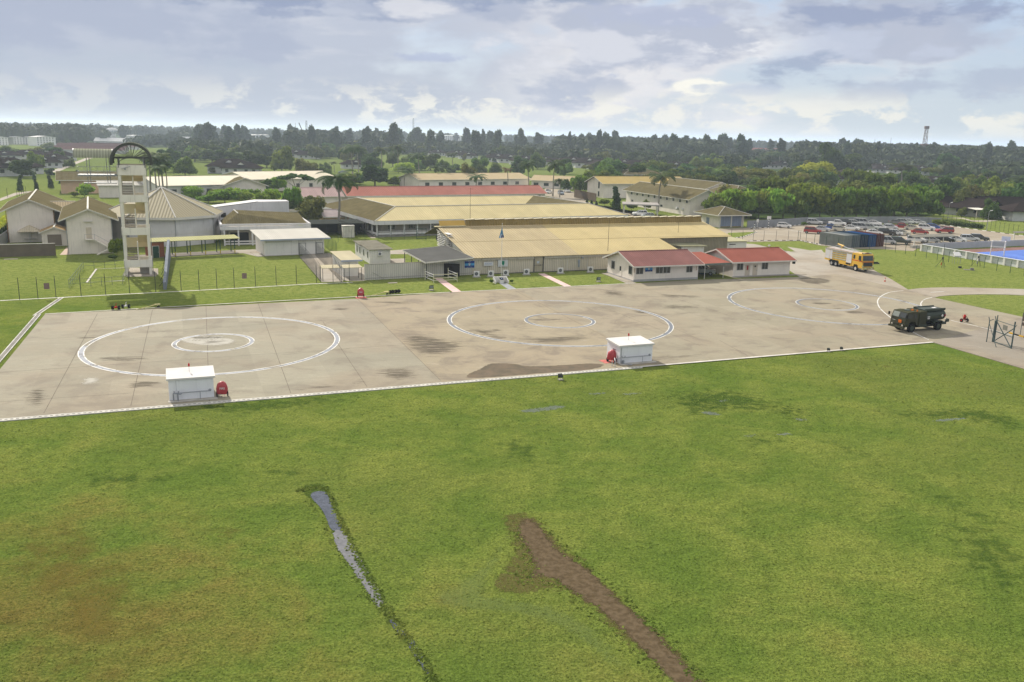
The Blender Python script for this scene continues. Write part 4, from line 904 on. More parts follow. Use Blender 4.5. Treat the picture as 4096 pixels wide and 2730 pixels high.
oc = Vector((-73.6, 190.0, 0)); R8 = 11.6
pts8 = []
fr = [g('S2', 590, 850), g('S2', 930, 835), g('S2', 1110, 815)]
oh = thing('octagonal_hall', 'eight sided hall with ribbed pyramid roof right of the tower', 'building', (-75.5, 189.5, 0), radians(10)); R8 = 11.8; H8 = 6.1
def oct_(R, z, n=8, off=pi/8): return [(R*cos(off+2*pi*i/n), R*sin(off+2*pi*i/n), z) for i in range(n)]
mb = MB(); a, b = oct_(R8, -.05), oct_(R8, H8)
for i in range(8): j = (i+1) % 8; mb.poly([a[i], a[j], b[j], b[i]])
mb.build('wall', WALLG, oh)
Ha = hz('S2', 660, 145, Vector((-75.5, 189.5, 0)))
rib = MATS.get('hall') or None
m8, h8 = newmat('hall ribbed roof', .7, 0, .08)
sp = h8.n('ShaderNodeSeparateXYZ'); h8.l(h8.O, sp.inputs[0]); ang = h8.math('ARCTAN2', sp.outputs[1], sp.outputs[0])
sec = h8.math('FLOOR', h8.math('DIVIDE', h8.math('ADD', ang, pi/8*9), pi/4)); th_ = h8.math('SUBTRACT', h8.math('MULTIPLY', sec, pi/4), pi)
cr = h8.math('SUBTRACT', h8.math('MULTIPLY', sp.outputs[1], h8.math('COSINE', th_)), h8.math('MULTIPLY', sp.outputs[0], h8.math('SINE', th_)))
s1 = h8.math('SINE', h8.math('MULTIPLY', cr, 2*pi/.62)); h8.l(h8.mix(h8.mr(s1, -.5, .7, 0, .5), (.30, .265, .165), (.13, .11, .07)), h8.bsdf.inputs['Base Color']); h8.bump(s1, .5, .05)
mb = MB(); e8 = oct_(R8+.9, H8-.15)
for i in range(8): mb.slab([e8[i], e8[(i+1) % 8], (0, 0, Ha)], .12)
r_ = mb.build('roof', m8, oh); mb = MB()
for i in range(8): mb.tube(Vector(e8[i])+Vector((0, 0, .06)), (0, 0, Ha+.06), .13, 5); mb.slab([e8[i], e8[(i+1) % 8], tuple(Vector(e8[(i+1) % 8])*1.005), tuple(Vector(e8[i])*1.005)], .5)
mb.build('ridge_cap', TRIM, r_)
for i in range(8):
    p, q_ = Vector(a[i]), Vector(a[(i+1) % 8]); n_ = ((p+q_)/2).normalized()*.06
    mb = MB(); mb.tube(p*1.01+Vector((0, 0, .1)), p*1.01+Vector((0, 0, H8-.2)), .09, 6); mb.build('downpipe', STEEL, oh)
    mb = MB(); p2, q2 = p+(q_-p)*.03, p+(q_-p)*.97; mb.tube(p2+n_*.4+Vector((0, 0, 2.6)), q2+n_*.4+Vector((0, 0, 2.6)), .04, 4); mb.build('string_course', TRIM, oh)
cwp = [g('S2', 1110, 815), g('R2', 800, 1420)]
cb_ = thing('screen_wall', 'tall plain white wall block between the hall and the shrubs', 'building', g('S2', 1112, 700), radians(24))
mb = MB(); mb.hexa([(0, 0, 0), (10.5, .5, 0), (11, 7, 0), (0, 6, 0), (0, 0, 6.3), (10.5, .5, 7.6), (11, 7, 7.6), (0, 6, 6.3)]); mb.hexa([(10.5, .5, 0), (18.5, 4, 0), (18.5, 8, 0), (11, 7, 0), (10.5, .5, 7.6), (18.5, 4, 7.4), (18.5, 8, 7.4), (11, 7, 7.6)]); mb.build('wall', WALLG, cb_)
mb = MB(); mb.slab([(-.1, -.1, 6.32), (10.6, .4, 7.64), (11, 1.0, 7.64), (0, .5, 6.32)], .08); mb.build('coping', mat('dark coping', (.15, .16, .14), .8), cb_)
for x in (2.6, 7.2): mb = MB(); mb.box(x, x+1.1, .03+x*.05-.12, .03+x*.05, 4.2, 5.2); mb.build('vent', DARKIN, cb_)
A6, B6 = g('S3', 30, 640), g('S3', 560, 640)
tb = thing('parapet_block', 'low block with white parapet round a folded olive roof', 'building', A6, radians(21)); L = 16.5; D = 15
mb = MB(); mb.box(.5, L-.5, 1.2, D, 0, 3.0); mb.build('wall', mat('dim beige wall', (.36, .32, .27), .85, .06, .5), tb)
mb = MB(); mb.box(-1.2, L+.8, -.4, .0, 3.3, 4.0); mb.box(-1.2, L+.8, -.35, -.05, 4.15, 4.5); mb.box(-1.2, -.8, 0, D, 3.3, 4.5); mb.box(L+.4, L+.8, 0, D, 3.3, 4.5); mb.box(-.8, L+.4, 0, 1.2, 3.2, 3.35)
for i in range(6): mb.box(-.8+i*3.3, -.6+i*3.3, -.38, -.02, 3.98, 4.2)
mb.build('parapet', WALLG, tb)
for i in range(7): mb = MB(); x = -.6+i*2.8; mb.box(x, x+.3, -.3, 0, 0, 3.3); mb.build('column', WALLG, tb)
mb = MB(); mb.box(-.6, L, -.2, -.1, .75, 1.0); mb.box(-.6, L, -.2, -.1, .2, .5); mb.build('balustrade', WALLG, tb)
mb = MB(); mb.poly([(-.6, .3, 4.15), (2.8, 5.2, 6.2), (2.2, 9.5, 6.6), (-.7, 9, 4.3)]); mb.poly([(2.8, 5.2, 6.2), (L+.2, 1.2, 4.3), (L+.2, D, 5.4), (2.2, 9.5, 6.6)]); mb.poly([(-.6, .3, 4.15), (L+.2, 1.2, 4.3), (2.8, 5.2, 6.2)]); r_ = mb.build('roof', OLIVE, tb)
mb = MB(); mb.tube((2.8, 5.2, 6.25), (2.2, 9.5, 6.65), .12, 5); mb.build('ridge_cap', TRIM, r_)
door(tb, 'F', L, D, 8.6, 1.2, 2.2, BLUED); tb.children
for c in [o for o in bpy.data.objects if o.parent == tb and o.name.startswith('door')]: c.location = (0, 1.2, 0)
mb = MB(); mb.box(.8, 4.5, 1.1, 1.18, .3, 2.6); mb.build('opening', DARKIN, tb)
pg = thing('pergola', 'grey concrete pergola under the dark conifer behind the white store', 'pergola', g('S3', 800, 380), radians(24))
mb = MB(); mb.box(-3.0, 6.5, 0, .4, 3.7, 4.1); mb.box(-3, 6.5, 3, 3.4, 3.7, 4.1); mb.build('beam', CONC, pg)
for x in (-2.6, -.2, 1.0, 5.8): mb = MB(); mb.box(x, x+.4, 0, .4, 0, 3.7); mb.build('post', CONC, pg)

wa, wb = g('S2', 590, 940), g('S2', 1410, 897)
wk, L = frame2('covered_walkway', 'covered walkway with thin yellow green roof on green posts below the octagonal hall', 'walkway', wa+Vector((-3.6, -2.4, 0)), wb); D = 3.2
mb = MB(); mb.slab([(-.2, -.6, 3.05), (L+.7, -.6, 3.05), (L+.7, D, 3.35), (-.2, D, 3.35)], .1); mb.build('roof', mat('yellow green roof', (.42, .41, .22), .6, .05, .5, stripe=('x', .5, .3)), wk)
for i in range(6):
    x = 3.6+(L-3.8)*i/5; mb = MB(); mb.box(x-.07, x+.07, 0, .14, .9, 3.0, 0); mb.box(x-.075, x+.075, -.005, .145, 0, .9, 1); mb.tube((x, .07, 3.0), (x, 2.6, 3.25), .05, 4); mb.build('post', [GREENP, mat('yellow post foot', (.5, .38, .06), .6)], wk)
    mb = MB(); mb.box(x-.07, x+.07, 2.6, 2.74, 0, 3.2); mb.build('post', GREENP, wk)
mb = MB(); mb.box(-.2, L+.5, -.3, D+1, 0, .12); mb.build('floor', mat('dark walkway floor', (.22, .20, .18), .9), wk)
bk, L = frame2('brick_store', 'red brick store with a dark green door under the walkway roof', 'store', g('S2', 455, 950), g('S2', 585, 942)); mb = MB(); mb.box(-.4, L+.2, 0, 3, 0, 2.85); mb.build('wall', BRICK, bk); door(bk, 'F', L, 3, .15, 1.1, 2.15, GREENP)
mb = MB(); mb.box(.08, 1.32, -.07, -.0, 2.17, 2.25); mb.box(.08, .15, -.07, 0, .02, 2.17); mb.box(1.25, 1.32, -.07, 0, .02, 2.17); mb.build('door_frame', TRIM, bk)

A7, B7 = g('S3', 555, 785), g('S3', 1385, 752)
ws, L = frame2('white_store', 'long white store with a pale ribbed skillion roof behind the fence posts', 'store', A7, B7); D = 8.5; He = 3.15
mb = MB(); mb.hexa([(0, 0, -.05), (L, 0, -.05), (L, D, -.05), (0, D, -.05), (0, 0, He), (L, 0, He), (L, D, He+.75), (0, D, He+.75)]); mb.build('wall', WALLW, ws)
mb = MB(); mb.slab([(-.9, -.9, He+.12), (L+1.1, -.9, He+.12), (L+1.1, D+.8, He+1.0), (-.9, D+.8, He+1.0)], .12); r_ = mb.build('roof', mat('pale ribbed roof', (.56, .54, .48), .6, .05, .4, stripe=('x', .42, .35)), ws)
mb = MB(); mb.box(-.9, L+1.1, -.97, -.9, He-.14, He+.14); mb.build('fascia', mat('blue grey fascia', (.33, .37, .44), .6), r_)
mb = MB()
for x0, x1 in ((.3, L*.46), (L*.56, L-.4)):
    for z in (2.62, 2.84):
        x = x0
        while x < x1: mb.box(x, x+.22, -.02, .01, z, z+.09); x += .34
mb.build('vent_row', mat('vent shadow', (.30, .29, .22), .9), ws)
for i, s_ in enumerate((L*.57, L*.86)):
    mb = MB(); mb.box(s_, s_+1.35, -.05, -.0, .05, .12); mb.box(s_, s_+.06, -.05, 0, .05, 2.3); mb.box(s_+1.3, s_+1.36, -.05, 0, .05, 2.3); mb.box(s_, s_+1.36, -.05, 0, 2.24, 2.3); mb.build('door_frame', DARKST, ws)
mb = MB(); mb.box(-.02, 0, .5, 1.6, .05, 2.3); mb.build('door', TRIM, ws)
mb = MB(); mb.box(-1.6, 0, -.3, 6, 0, .08); mb.box(0, L, -.3, 0, 0, .06); mb.build('apron_slab', PALEC, ws)

A8, B8 = g('S3', 1640, 1072), g('S3', 1832, 1072)
ht, L = frame2('guard_hut', 'narrow white guard hut with ribbed cream roof by the fence corner', 'hut', A8, A8+Vector((cos(.42), sin(.42), 0))*2.6); L = 2.7; D = 7.5
mb = MB(); mb.hexa([(0, 0, 0), (L, 0, 0), (L, D, 0), (0, D, 0), (0, 0, 2.75), (L, 0, 2.75), (L, D, 3.1), (0, D, 3.1)]); mb.build('wall', WALLW, ht)
mb = MB(); mb.slab([(-.35, -.6, 2.86), (L+.6, -.6, 2.86), (L+.6, D+.5, 3.3), (-.35, D+.5, 3.3)], .09); r_ = mb.build('roof', mat('cream ribbed roof', (.50, .45, .31), .6, .05, .5, stripe=('x', .36, .35)), ht); mb = MB(); mb.box(-.35, L+.6, -.65, -.6, 2.6, 2.88); mb.build('fascia', MATS['blue grey fascia'], r_)
for (a, b, lb_) in ((g('S3', 1350, 955, 2.2), g('S3', 1612, 946, 2.2), 'gate canopy with ribbed cream roof left of the guard hut'), (g('S3', 1650, 950, 2.2), g('S3', 1918, 940, 2.2), 'gate canopy with ribbed cream roof right of the guard hut')):
    cn = thing('gate_canopy', lb_, 'canopy', (a[0], a[1], 0), vdir(a, b)); L = (b-a).length
    mb = MB(); mb.slab([(0, 0, 2.2), (L, 0, 2.2), (L, 2.6, 2.35), (0, 2.6, 2.35)], .07); mb.build('roof', MATS['cream ribbed roof'], cn)
    for x in (.15, L-.15):
        for y in (.15, 2.4): mb = MB(); mb.tube((x, y, 0), (x, y, 2.2), .045, 5); mb.build('post', DARKST, cn)
A9 = g('S4', 430, 965); pcb = thing('portable_cabin', 'white portable cabin with weathered grey roof behind the corrugated fence', 'cabin', A9+Vector((-.4, .2, 0)), radians(22)); L = 3.9
for k, (y0, y1, zz) in enumerate(((0, 6.6, 0), (6.8, 13.0, -.05))):
    mb = MB(); mb.box(0, L-.3*k, y0, y1, .0, 2.65+zz); mb.build('wall', WALLW, pcb)
    mb = MB(); mb.slab([(-.35, y0-.45, 2.72+zz), (L+.5, y0-.45, 2.72+zz), (L+.45, y1+.2, 2.86+zz), (-.35, y1+.2, 2.86+zz)], .08); mb.build('roof', mat('grey olive sheet', (.20, .19, .15), .7, .15, .8, stripe=('y', .5, .3)), pcb)
for y in (1.2, 4.6, 8, 10.6): window(pcb, 'L', L, 13, y, .9, .8, 1.2, 1)
def ac_unit(loc, rz, label, s=1.0, group='air conditioner outdoor units', base=True):
    r = thing('air_conditioner', label, 'air conditioner', loc, rz, group); r.scale = (s, s, s)
    z = .14 if base else 0
    if base: mb = MB(); mb.box(-.62, .62, -.3, .3, 0, .12); mb.build('plinth', CONC, r)
    mb = MB(); mb.box(-.46, .46, -.17, .17, z, z+.82); c = mb.build('casing', WHITE, r)
    mb = MB(); mb.tube((-.08, -.175, z+.42), (-.08, -.16, z+.42), .29, 20); mb.build('fan_grille', mat('fan grille grey', (.12, .125, .14), .5), c)
    mb = MB()
    for i in range(6): t = pi*i/6; mb.tube((-.08-.27*cos(t), -.18, z+.42-.27*sin(t)), (-.08+.27*cos(t), -.18, z+.42+.27*sin(t)), .006, 4)
    mb.build('fan_guard', STEEL, c); return r
ac_unit(pcb.matrix_basis@Vector((1.9, -.22, 1.5)), radians(22), 'air conditioner on the end wall of the portable cabin', .9, base=False)
wt_ = thing('water_tank', 'stained white water tank cabinet on the grass near the coconut palm', 'water tank', g('S4', 135, 625), radians(20))
mb = MB(); mb.box(-1.35, 0.02, -.8, .9, 0, 2.5); mb.box(.04, 1.3, -.9, .8, 0, 2.6); mb.build('wall', mat('stained white metal', (.58, .56, .50), .8, .1, .8, streak=.6, dirt=(.2, .13, .08)), wt_)
mb = MB(); mb.box(-1.45, 1.4, -1.0, 1.0, 2.6, 2.7); mb.build('lid', TRIM, wt_)
dk = [g('S4', 820, 790, 3.2), g('S4', 1370, 732, 3.6), g('S4', 1700, 882, 3.3), g('S4', 1100, 942, 2.9)]
ds = thing('open_shelter', 'open shelter with a charcoal sheet roof beside the yellow hangar', 'shelter', (dk[3][0], dk[3][1], 0)); o0 = Vector((dk[3][0], dk[3][1], 0))
mb = MB(); mb.slab([p-o0 for p in (dk[3], dk[2], dk[1], dk[0])], .1); r_ = mb.build('roof', mat('charcoal sheet roof', (.10, .10, .095), .75, .08, .4), ds)
mb = MB()
for a, b in zip((dk[3], dk[2], dk[1], dk[0]), (dk[2], dk[1], dk[0], dk[3])): mb.slab([a-o0+Vector((0, 0, .04)), b-o0+Vector((0, 0, .04)), (b-o0)*1.004+Vector((0, -.08, .04)), (a-o0)*1.004+Vector((0, -.08, .04))], .26)
mb.build('fascia', TRIM, r_)
for k, t in ((0, 0), (0, .33), (0, .66), (0, 1), (1, .5)):
    p = (dk[0]*(1-t)+dk[3]*t) if k == 0 else dk[1]; p = p-o0; mb = MB(); mb.tube((p[0]*.98+.2, p[1]+.1, 0), (p[0]*.98+.2, p[1]+.1, p[2]), .07, 6); mb.build('post', DARKST, ds)
mb = MB(); mb.box(-1.5, 5.5, 4.0, 4.1, 0, 2.2); mb.build('back_panel', DARKIN, ds)
HA = g('S5', 345, 980); HR = radians(22.4); hg = thing('hangar', 'long hangar with a tan and yellow ribbed roof and cream ribbed walls', 'hangar', HA, HR)
HI = Matrix.Rotation(-HR, 3, 'Z')
def hl(v): return HI@(Vector((v[0], v[1], v[2]))-HA)          # world -> hangar frame
LM = 42.5; LE = 60.0; DR = 19.0; ZE, ZR = 3.0, 6.5; zs = lambda y: ZE+(ZR-ZE)*y/DR
xs0 = hl(g('S5', 2030, 660, ZE)).x; xs1 = hl(g('S5', 1480, 203, ZR)).x; yN = 8.3
mb = MB(); mb.box(.02, LM, .12, 14, -.05, 2.78); mb.build('wall', CORR, hg)
mb = MB(); mb.box(LM-.5, LE-.6, yN+.6, DR+3, -.05, zs(yN)-.1); mb.build('side_wall', mat('weathered ribbed cladding', (.30, .27, .20), .8, .12, .3, stripe=('x', .36, .5), streak=.3), hg)
mb = MB(); mb.prism([(14, -.05), (DR-.2, -.05), (DR-.2, ZR-.2), (9, zs(9)-.15), (2, zs(2)-.1), (2, 2.7), (14, 2.7)], .35, .5, 'x'); mb.build('gable_wall', WALLW, hg)
mb = MB()
for i in range(16): mb.box(-.45, .36, 12.0, 19.0, .5+i*.34, .62+i*.34)
mb.build('louvre', WALLW, hg)
mb = MB(); mb.tube((-.5, 10.5, 3.8), (-.2, 10.5, 5.0), .07, 5); mb.tube((-.6, 15, 2.0), (-.4, 13, 5.2), .08, 5); mb.tube((-.5, 19, 5.9), (-.4, 12.5, 3.2), .08, 5); mb.tube((-.5, 12.4, 2.4), (-.5, 12.4, 5.4), .08, 5); mb.build('brace', TRIM, hg)
mb = MB(); mb.slab([(-.6, -.25, zs(-.25)), (xs0, -.25, zs(-.25)), (xs1, DR, ZR), (-.6, DR, ZR)], .1); r1 = mb.build('roof', TANR, hg)
mb = MB(); mb.slab([(xs0, -.25, zs(-.25)), (LM, -.25, zs(-.25)), (LM, yN, zs(yN)), (LE, yN, zs(yN)), (LE, DR, ZR), (xs1, DR, ZR)], .1); r2 = mb.build('roof', YELLR, hg)
mb = MB(); mb.slab([(-.6, DR, ZR), (LE, DR, ZR), (LE, DR+8, 4.2), (-.6, DR+8, 4.2)], .1); mb.build('roof', OLIVE, hg)
mb = MB(); y_ = 8.9; mb.slab([(-.6, y_, zs(y_)+.035), (LE, y_, zs(y_)+.035), (LE, y_+.05, zs(y_+.05)+.035), (-.6, y_+.05, zs(y_+.05)+.035)], .03); mb.build('lap_joint', mat('lap shadow', (.33, .26, .14), .8), hg)
xa = hl(g('S4', 1590, 480, ZR)).x; x_0 = hl(g('S4', 1245, 478, ZR)).x
mb = MB(); mb.slab([(x_0, DR-.3, ZR+.06), (xa, DR-.3, ZR+.06), (xa, DR+.35, ZR+1.05), (x_0, DR+.35, ZR+1.05)], .08); mb.build('monitor', AMBER, hg)
mb = MB(); mb.slab([(x_0-1.2, DR-.9, ZR+.02), (xa, DR-.9, ZR+.02), (xa, DR-.3, ZR+.10), (x_0-1.2, DR-.3, ZR+.10)], .06); mb.build('flashing', mat('pale yellow flashing', (.5, .45, .28), .6), hg)
mb = MB(); mb.slab([(xa, DR-.3, ZR+.06), (LE-.6, DR-.3, ZR+.06), (LE-.6, DR+.12, ZR+1.15), (xa, DR+.12, ZR+1.15)], .08); mb.build('monitor', MUSTR, hg)
mb = MB(); n = 26; x = xa
for i in range(n): x2 = xa+(LE-.6-xa)*(i+1)/n; mb.hexa([(x, DR-.02, ZR+1.12), (x2-.1, DR-.02, ZR+1.17), (x2-.1, DR+.9, ZR+1.17), (x, DR+.9, ZR+1.12), (x, DR-.02, ZR+1.17), (x2-.1, DR-.02, ZR+1.32), (x2-.1, DR+.9, ZR+1.32), (x, DR+.9, ZR+1.17)]); x = x2
mb.build('monitor_cap', mat('cream ridge cap', (.55, .50, .36), .6), hg)
mb = MB(); xd0, xd1 = hl(g('S5', 1320, 945)).x, hl(g('S5', 1485, 940)).x
for a, b in ((0, xd0), (xd1, LM)):
    n = max(2, int((b-a)/1.6))
    for i in range(n): p, q_ = a+(b-a)*i/n, a+(b-a)*(i+1)/n; mb.box(p+.01, q_-.03, -.16, .12, 2.48, 2.86)
mb.build('gutter', mat('mottled gutter', (.40, .37, .31), .8, .15, 1.2), hg)
mb = MB(); mb.box(xd0+.12, xd1-.3, .04, .14, .02, 2.6); d_ = mb.build('door', mat('cream ribbed door', (.46, .41, .30), .75, .05, .5, stripe=('x', .3, .3)), hg)
mb = MB(); mb.box(xd0, xd0+.1, -.02, .12, 0, 2.8); mb.box(xd1-.25, xd1-.12, -.02, .12, 0, 2.8); mb.box(xd0+.12, xd1-.3, -.01, .04, 1.25, 1.3); mb.box(xd1-.85, xd1-.72, -.05, .04, 1.2, 1.35); mb.build('door_frame', DARKST, d_)
mb = MB(); mb.box(xd0+.6, xd0+1.05, .0, .04, 1.6, 2.0); mb.build('notice', mat('pale blue notice', (.45, .5, .55), .7), d_)
for x in (3.0, 13.6, 18.4, 22.5, 27.6):
    mb = MB(); mb.tube((x, .05, 0), (x, .05, 2.5), .045, 5); mb.build('downpipe', TRIM, hg)
mb = MB(); xm = hl(g('S5', 1973, 900)).x; mb.box(xm-.2, xm+.2, -.12, .1, 1.45, 2.0); mb.box(xm-.12, xm+.14, -.1, .1, .65, 1.45); mb.build('meter_box', mat('meter grey', (.3, .33, .36), .6), hg)
mb = MB(); xm = hl(g('S5', 1545, 740)).x; mb.box(xm-.12, xm+.15, -.3, .1, 2.25, 2.55); mb.build('wall_lamp', STEEL, hg)
mb = MB(); mb.box(.02, LM, -.25, .12, -.02, .10); mb.build('plinth', mat('dark plinth', (.12, .12, .10), .9), hg)
fa, fb = g('S4', 340, 1167), HA.copy()
cf, L = frame2('corrugated_fence', 'long ribbed grey cream sheet fence between the cabins and the hangar', 'fence', fa, fb)
mb = MB(); mb.box(0, L, 0, .08, .0, 2.55); mb.build('panel', CORRG, cf)
mb = MB(); mb.box(0, L, -.05, 0, .28, .36); mb.box(0, L, -.03, .1, 2.55, 2.66); mb.build('rail', mat('fence rail', (.33, .31, .27), .8), cf)
for s_ in (0, 6.2, 9.9, 13.0, 15.0): mb = MB(); x = min(s_, L-.1); mb.box(x, x+.1, -.06, -.0, 0, 2.75 if s_ in (9.9, 13) else 2.6); mb.build('post', TRIM, cf)
mb = MB(); mb.slab([(L-4.9, -.2, 2.72), (L+.3, -.2, 3.05), (L+.3, .15, 3.05), (L-4.9, .15, 2.72)], .25); mb.build('gutter', WHITE, cf)
mb = MB(); mb.tube((.05, .3, 2.0), (3.3, -.4, .1), .02, 4); mb.build('stay', DARKST, cf)
NAVY, SKYB = mat('sign navy', (.02, .055, .22), .5, .03, 1), mat('sign sky blue', (.09, .33, .60), .5, .03, 1)
SIGNW = mat('sign white', (.55, .56, .56), .6, .03, 1); GRN = mat('crest green', (.02, .22, .12), .5); SIGNB = mat('letter blue', (.05, .14, .42), .5); PALEB = mat('pale crest', (.55, .62, .68), .5); ORN = mat('crest orange', (.5, .28, .15), .5)
def crest(mb, cx, cz, s, y=0.0):
    mb.poly([(cx-s*.5, y, cz+s*.55), (cx-s*.18, y, cz+s*.25), (cx, y, cz+s*.45), (cx+s*.18, y, cz+s*.25), (cx+s*.5, y, cz+s*.55), (cx+s*.36, y, cz-s*.35), (cx, y, cz-s*.62), (cx-s*.36, y, cz-s*.35)], 0)
    for k in (-1, 1): mb.poly([(cx+k*s*.46, y-.002, cz+s*.3), (cx+k*s*.6, y-.002, cz), (cx+k*s*.5, y-.002, cz-s*.5), (cx+k*s*.4, y-.002, cz-s*.3)], 1)
    mb.poly([(cx-s*.14, y-.002, cz+s*.5), (cx+s*.14, y-.002, cz+s*.5), (cx+s*.08, y-.002, cz+s*.8), (cx-s*.08, y-.002, cz+s*.8)], 2)
def blue_sign(loc, rz, w_, h_, label, top=None, bottom=None):
    r = thing('unit_sign', label, 'sign', loc, rz)
    mb = MB(); mb.box(0, w_, -.05, 0, 0, h_); b = mb.build('board', SIGNW, r)
    mb = MB(); e = .03
    for z0, z1, mi in ((e, h_*.34, 0), (h_*.34, h_*.66, 1), (h_*.66, h_-e, 0)): mb.poly([(e, -.056, z0), (w_-e, -.056, z0), (w_-e, -.056, z1), (e, -.056, z1)], mi)
    mb.build('blue_bands', [NAVY, SKYB], b)
    mb = MB(); crest(mb, w_/2, h_*.5, h_*.36, -.062); mb.build('crest', [PALEB, NAVY, ORN], b)
    if top: glyphs(top, h_*.12, PALEB, b, (w_/2, -.062, h_*.82))
    if bottom: glyphs(bottom, h_*.10, SIGNW, b, (w_/2, -.062, h_*.07))
    return r
def wallsign(k, u0, v0, u1, v1, base=HA, rot=HR):
    """sign rectangle on the front wall plane: returns location, width, height"""
    n_ = Vector((sin(rot), -cos(rot), 0)); def_ = []
    for (u, v) in ((u0, v1), (u1, v1), (u0, v0)):
        d = Vector(ray(k, u, v)); o = Vector((0, 0, CH)); p0 = base+n_*.06; t = (p0-o).dot(n_)/d.dot(n_); def_.append(o+d*t)
    a, b, c = def_; return a, (b-a).length, c.z-a.z
a, w_, h_ = wallsign('S5', 225, 765, 383, 875); blue_sign(a, HR, w_, h_, 'blue banded unit sign with a pale crest on the ribbed wall left of the flagpole', (6,), (5, 3, 5))
a, w_, h_ = wallsign('S5', 527, 780, 677, 842); s_ = thing('name_sign', 'white rectangular sign with one line of blue lettering on the hangar wall', 'sign', a, HR)
mb = MB(); mb.box(0, w_, -.05, 0, 0, h_); b_ = mb.build('board', SIGNW, s_); glyphs((9,), w_*.13, SIGNB, b_, (w_/2, -.056, h_*.40))
a, w_, h_ = wallsign('S5', 750, 750, 905, 855); s_ = thing('crest_sign', 'white sign with a green shield crest behind the flagpole', 'sign', a, HR)
mb = MB(); mb.box(0, w_, -.05, 0, 0, h_); b_ = mb.build('board', SIGNW, s_); mb = MB(); cx = w_*.52
mb.poly([(cx-.25, -.056, h_*.84), (cx+.25, -.056, h_*.84), (cx+.25, -.056, h_*.45), (cx+.14, -.056, h_*.27), (cx, -.056, h_*.16), (cx-.14, -.056, h_*.27), (cx-.25, -.056, h_*.45)], 0); mb.poly([(cx-.1, -.058, h_*.7), (cx+.06, -.058, h_*.74), (cx+.08, -.058, h_*.5), (cx-.08, -.058, h_*.46)], 1); mb.build('crest', [GRN, mat('dark teal', (.02, .10, .12), .5)], b_)
mb = MB(); mb.box(w_*.28, w_*.78, -.056, -.05, h_*.92, h_*.95); mb.box(w_*.4, w_*.62, -.056, -.05, h_*.07, h_*.1); mb.build('text_line', mat('text grey', (.25, .27, .3), .6), b_)
for i, (u, v) in enumerate(((415, 1018), (640, 1012), (872, 998), (1198, 982), (1730, 962), (2200, 945))):
    nm = ['first', 'second', 'third', 'fourth', 'fifth', 'sixth'][i]
    ac_unit(g('S5', u, v), HR, ['white air conditioner in front of the ribbed wall under the blue unit sign', 'white air conditioner just left of the flag plinth', 'white air conditioner directly behind the flag plinth', 'white air conditioner midway between the flag plinth and the hangar door', 'white air conditioner right of the hangar door', 'white air conditioner below the yellow roof, left of the red roofed office'][i], 1.08, 'white outdoor units along the hangar wall')
ac_unit(g('S6', 245, 530), HR, 'white air conditioner tucked behind the red roofed office corner', 1.0, 'white outdoor units along the hangar wall')
fp0 = g('S5', 803, 1020); fp = thing('flagpole', 'tall white flagpole with a furled blue flag in front of the hangar', 'flagpole', fp0, HR)
HF = hz('S5', 818, 180, fp0); mb = MB(); mb.tube((0, 0, 0), (0, 0, HF), .055, 8, .03); mb.tube((0, 0, HF), (0, 0, HF+.1), .06, 8); mb.build('pole', WHITE, fp)
mb = MB(); zt = hz('S5', 820, 235, fp0); zb = hz('S5', 810, 385, fp0); nr_, nc = 12, 7
for j in range(nr_+1):
    t = j/nr_; z = zt+(zb-zt)*t; wd = .06+.78*t**1.1; k0 = .30*(t**1.5)
    for i in range(nc+1):
        s_ = i/nc; mb.v.append((k0-wd*s_, -.06-.16*sin(s_*9+t*2)*t, z-.22*s_*t+.12*(1-s_)*(-t)))
for j in range(nr_):
    for i in range(nc): a = j*(nc+1)+i; mb.f.append((a, a+1, a+nc+2, a+nc+1)); mb.mi.append(1 if j > 8 and i < 5 else (2 if j > 7 and i in (3, 4, 5) else 0))
mb.build('flag', [mat('flag sky blue', (.09, .25, .42), .7, .15, 2), NAVY, PALEB], fp, True)
pl = thing('flag_plinth', 'white winged plinth with a small dark plaque stand below the flagpole', 'plinth', g('S5', 812, 1112), HR)
mb = MB(); mb.box(-1.25, 1.15, .75, .92, 0, .98)
for s_, x in ((-1, -1.25), (1, 1.0)): mb.hexa([(x, -.3, 0), (x+.15, -.3, 0), (x+.15, .75, 0), (x, .75, 0), (x, -.28, .35), (x+.15, -.28, .35), (x+.15, .75, .98), (x, .75, .98)])
mb.build('wing_wall', WALLW, pl)
mb = MB(); mb.hexa([(-.33, -.2, 0), (.22, -.2, 0), (.22, .3, 0), (-.33, .3, 0), (-.33, -.2, .62), (.22, -.2, .62), (.22, .3, .85), (-.33, .3, .85)]); st_ = mb.build('stand', WALLW, pl)
mb = MB(); mb.slab([(-.36, -.24, .66), (.25, -.24, .66), (.25, .33, .9), (-.36, .33, .9)], .05); mb.slab([(-.1, -.02, .775), (.02, -.02, .775), (.02, .1, .825), (-.1, .1, .825)], .02, 1); mb.build('plaque', [mat('plaque black blue', (.02, .03, .06), .3), PALEB], st_)
jf0, jf1 = g('U6', 512, 780), g('U6', 1888, 710)
jf, L = frame2('jump_rails', 'open frame of white yellow rails on posts over the left pink path', 'frame', jf0, jf1); RY = mat('pale yellow rail', (.62, .60, .42), .6); Hj = 1.35; Dj = 3.4
for x, y in ((0, 0), (L, 0), (-.3, Dj), (L-.3, Dj)): mb = MB(); mb.tube((x, y, 0), (x, y, Hj+.5 if y else Hj+.15), .055, 6); mb.build('post', RY, jf)
mb = MB()
for z in (.38, .78, Hj): mb.tube((0, 0, z), (L, 0, z), .055, 5)
mb.build('rail', RY, jf)
for x0, x1 in ((0, -.3), (L, L-.3)):
    mb = MB()
    for z in (.40, .95, Hj): mb.tube((x0, 0, z), (x1, Dj, z+.1), .045, 5)
    mb.build('rail', WHITE, jf)
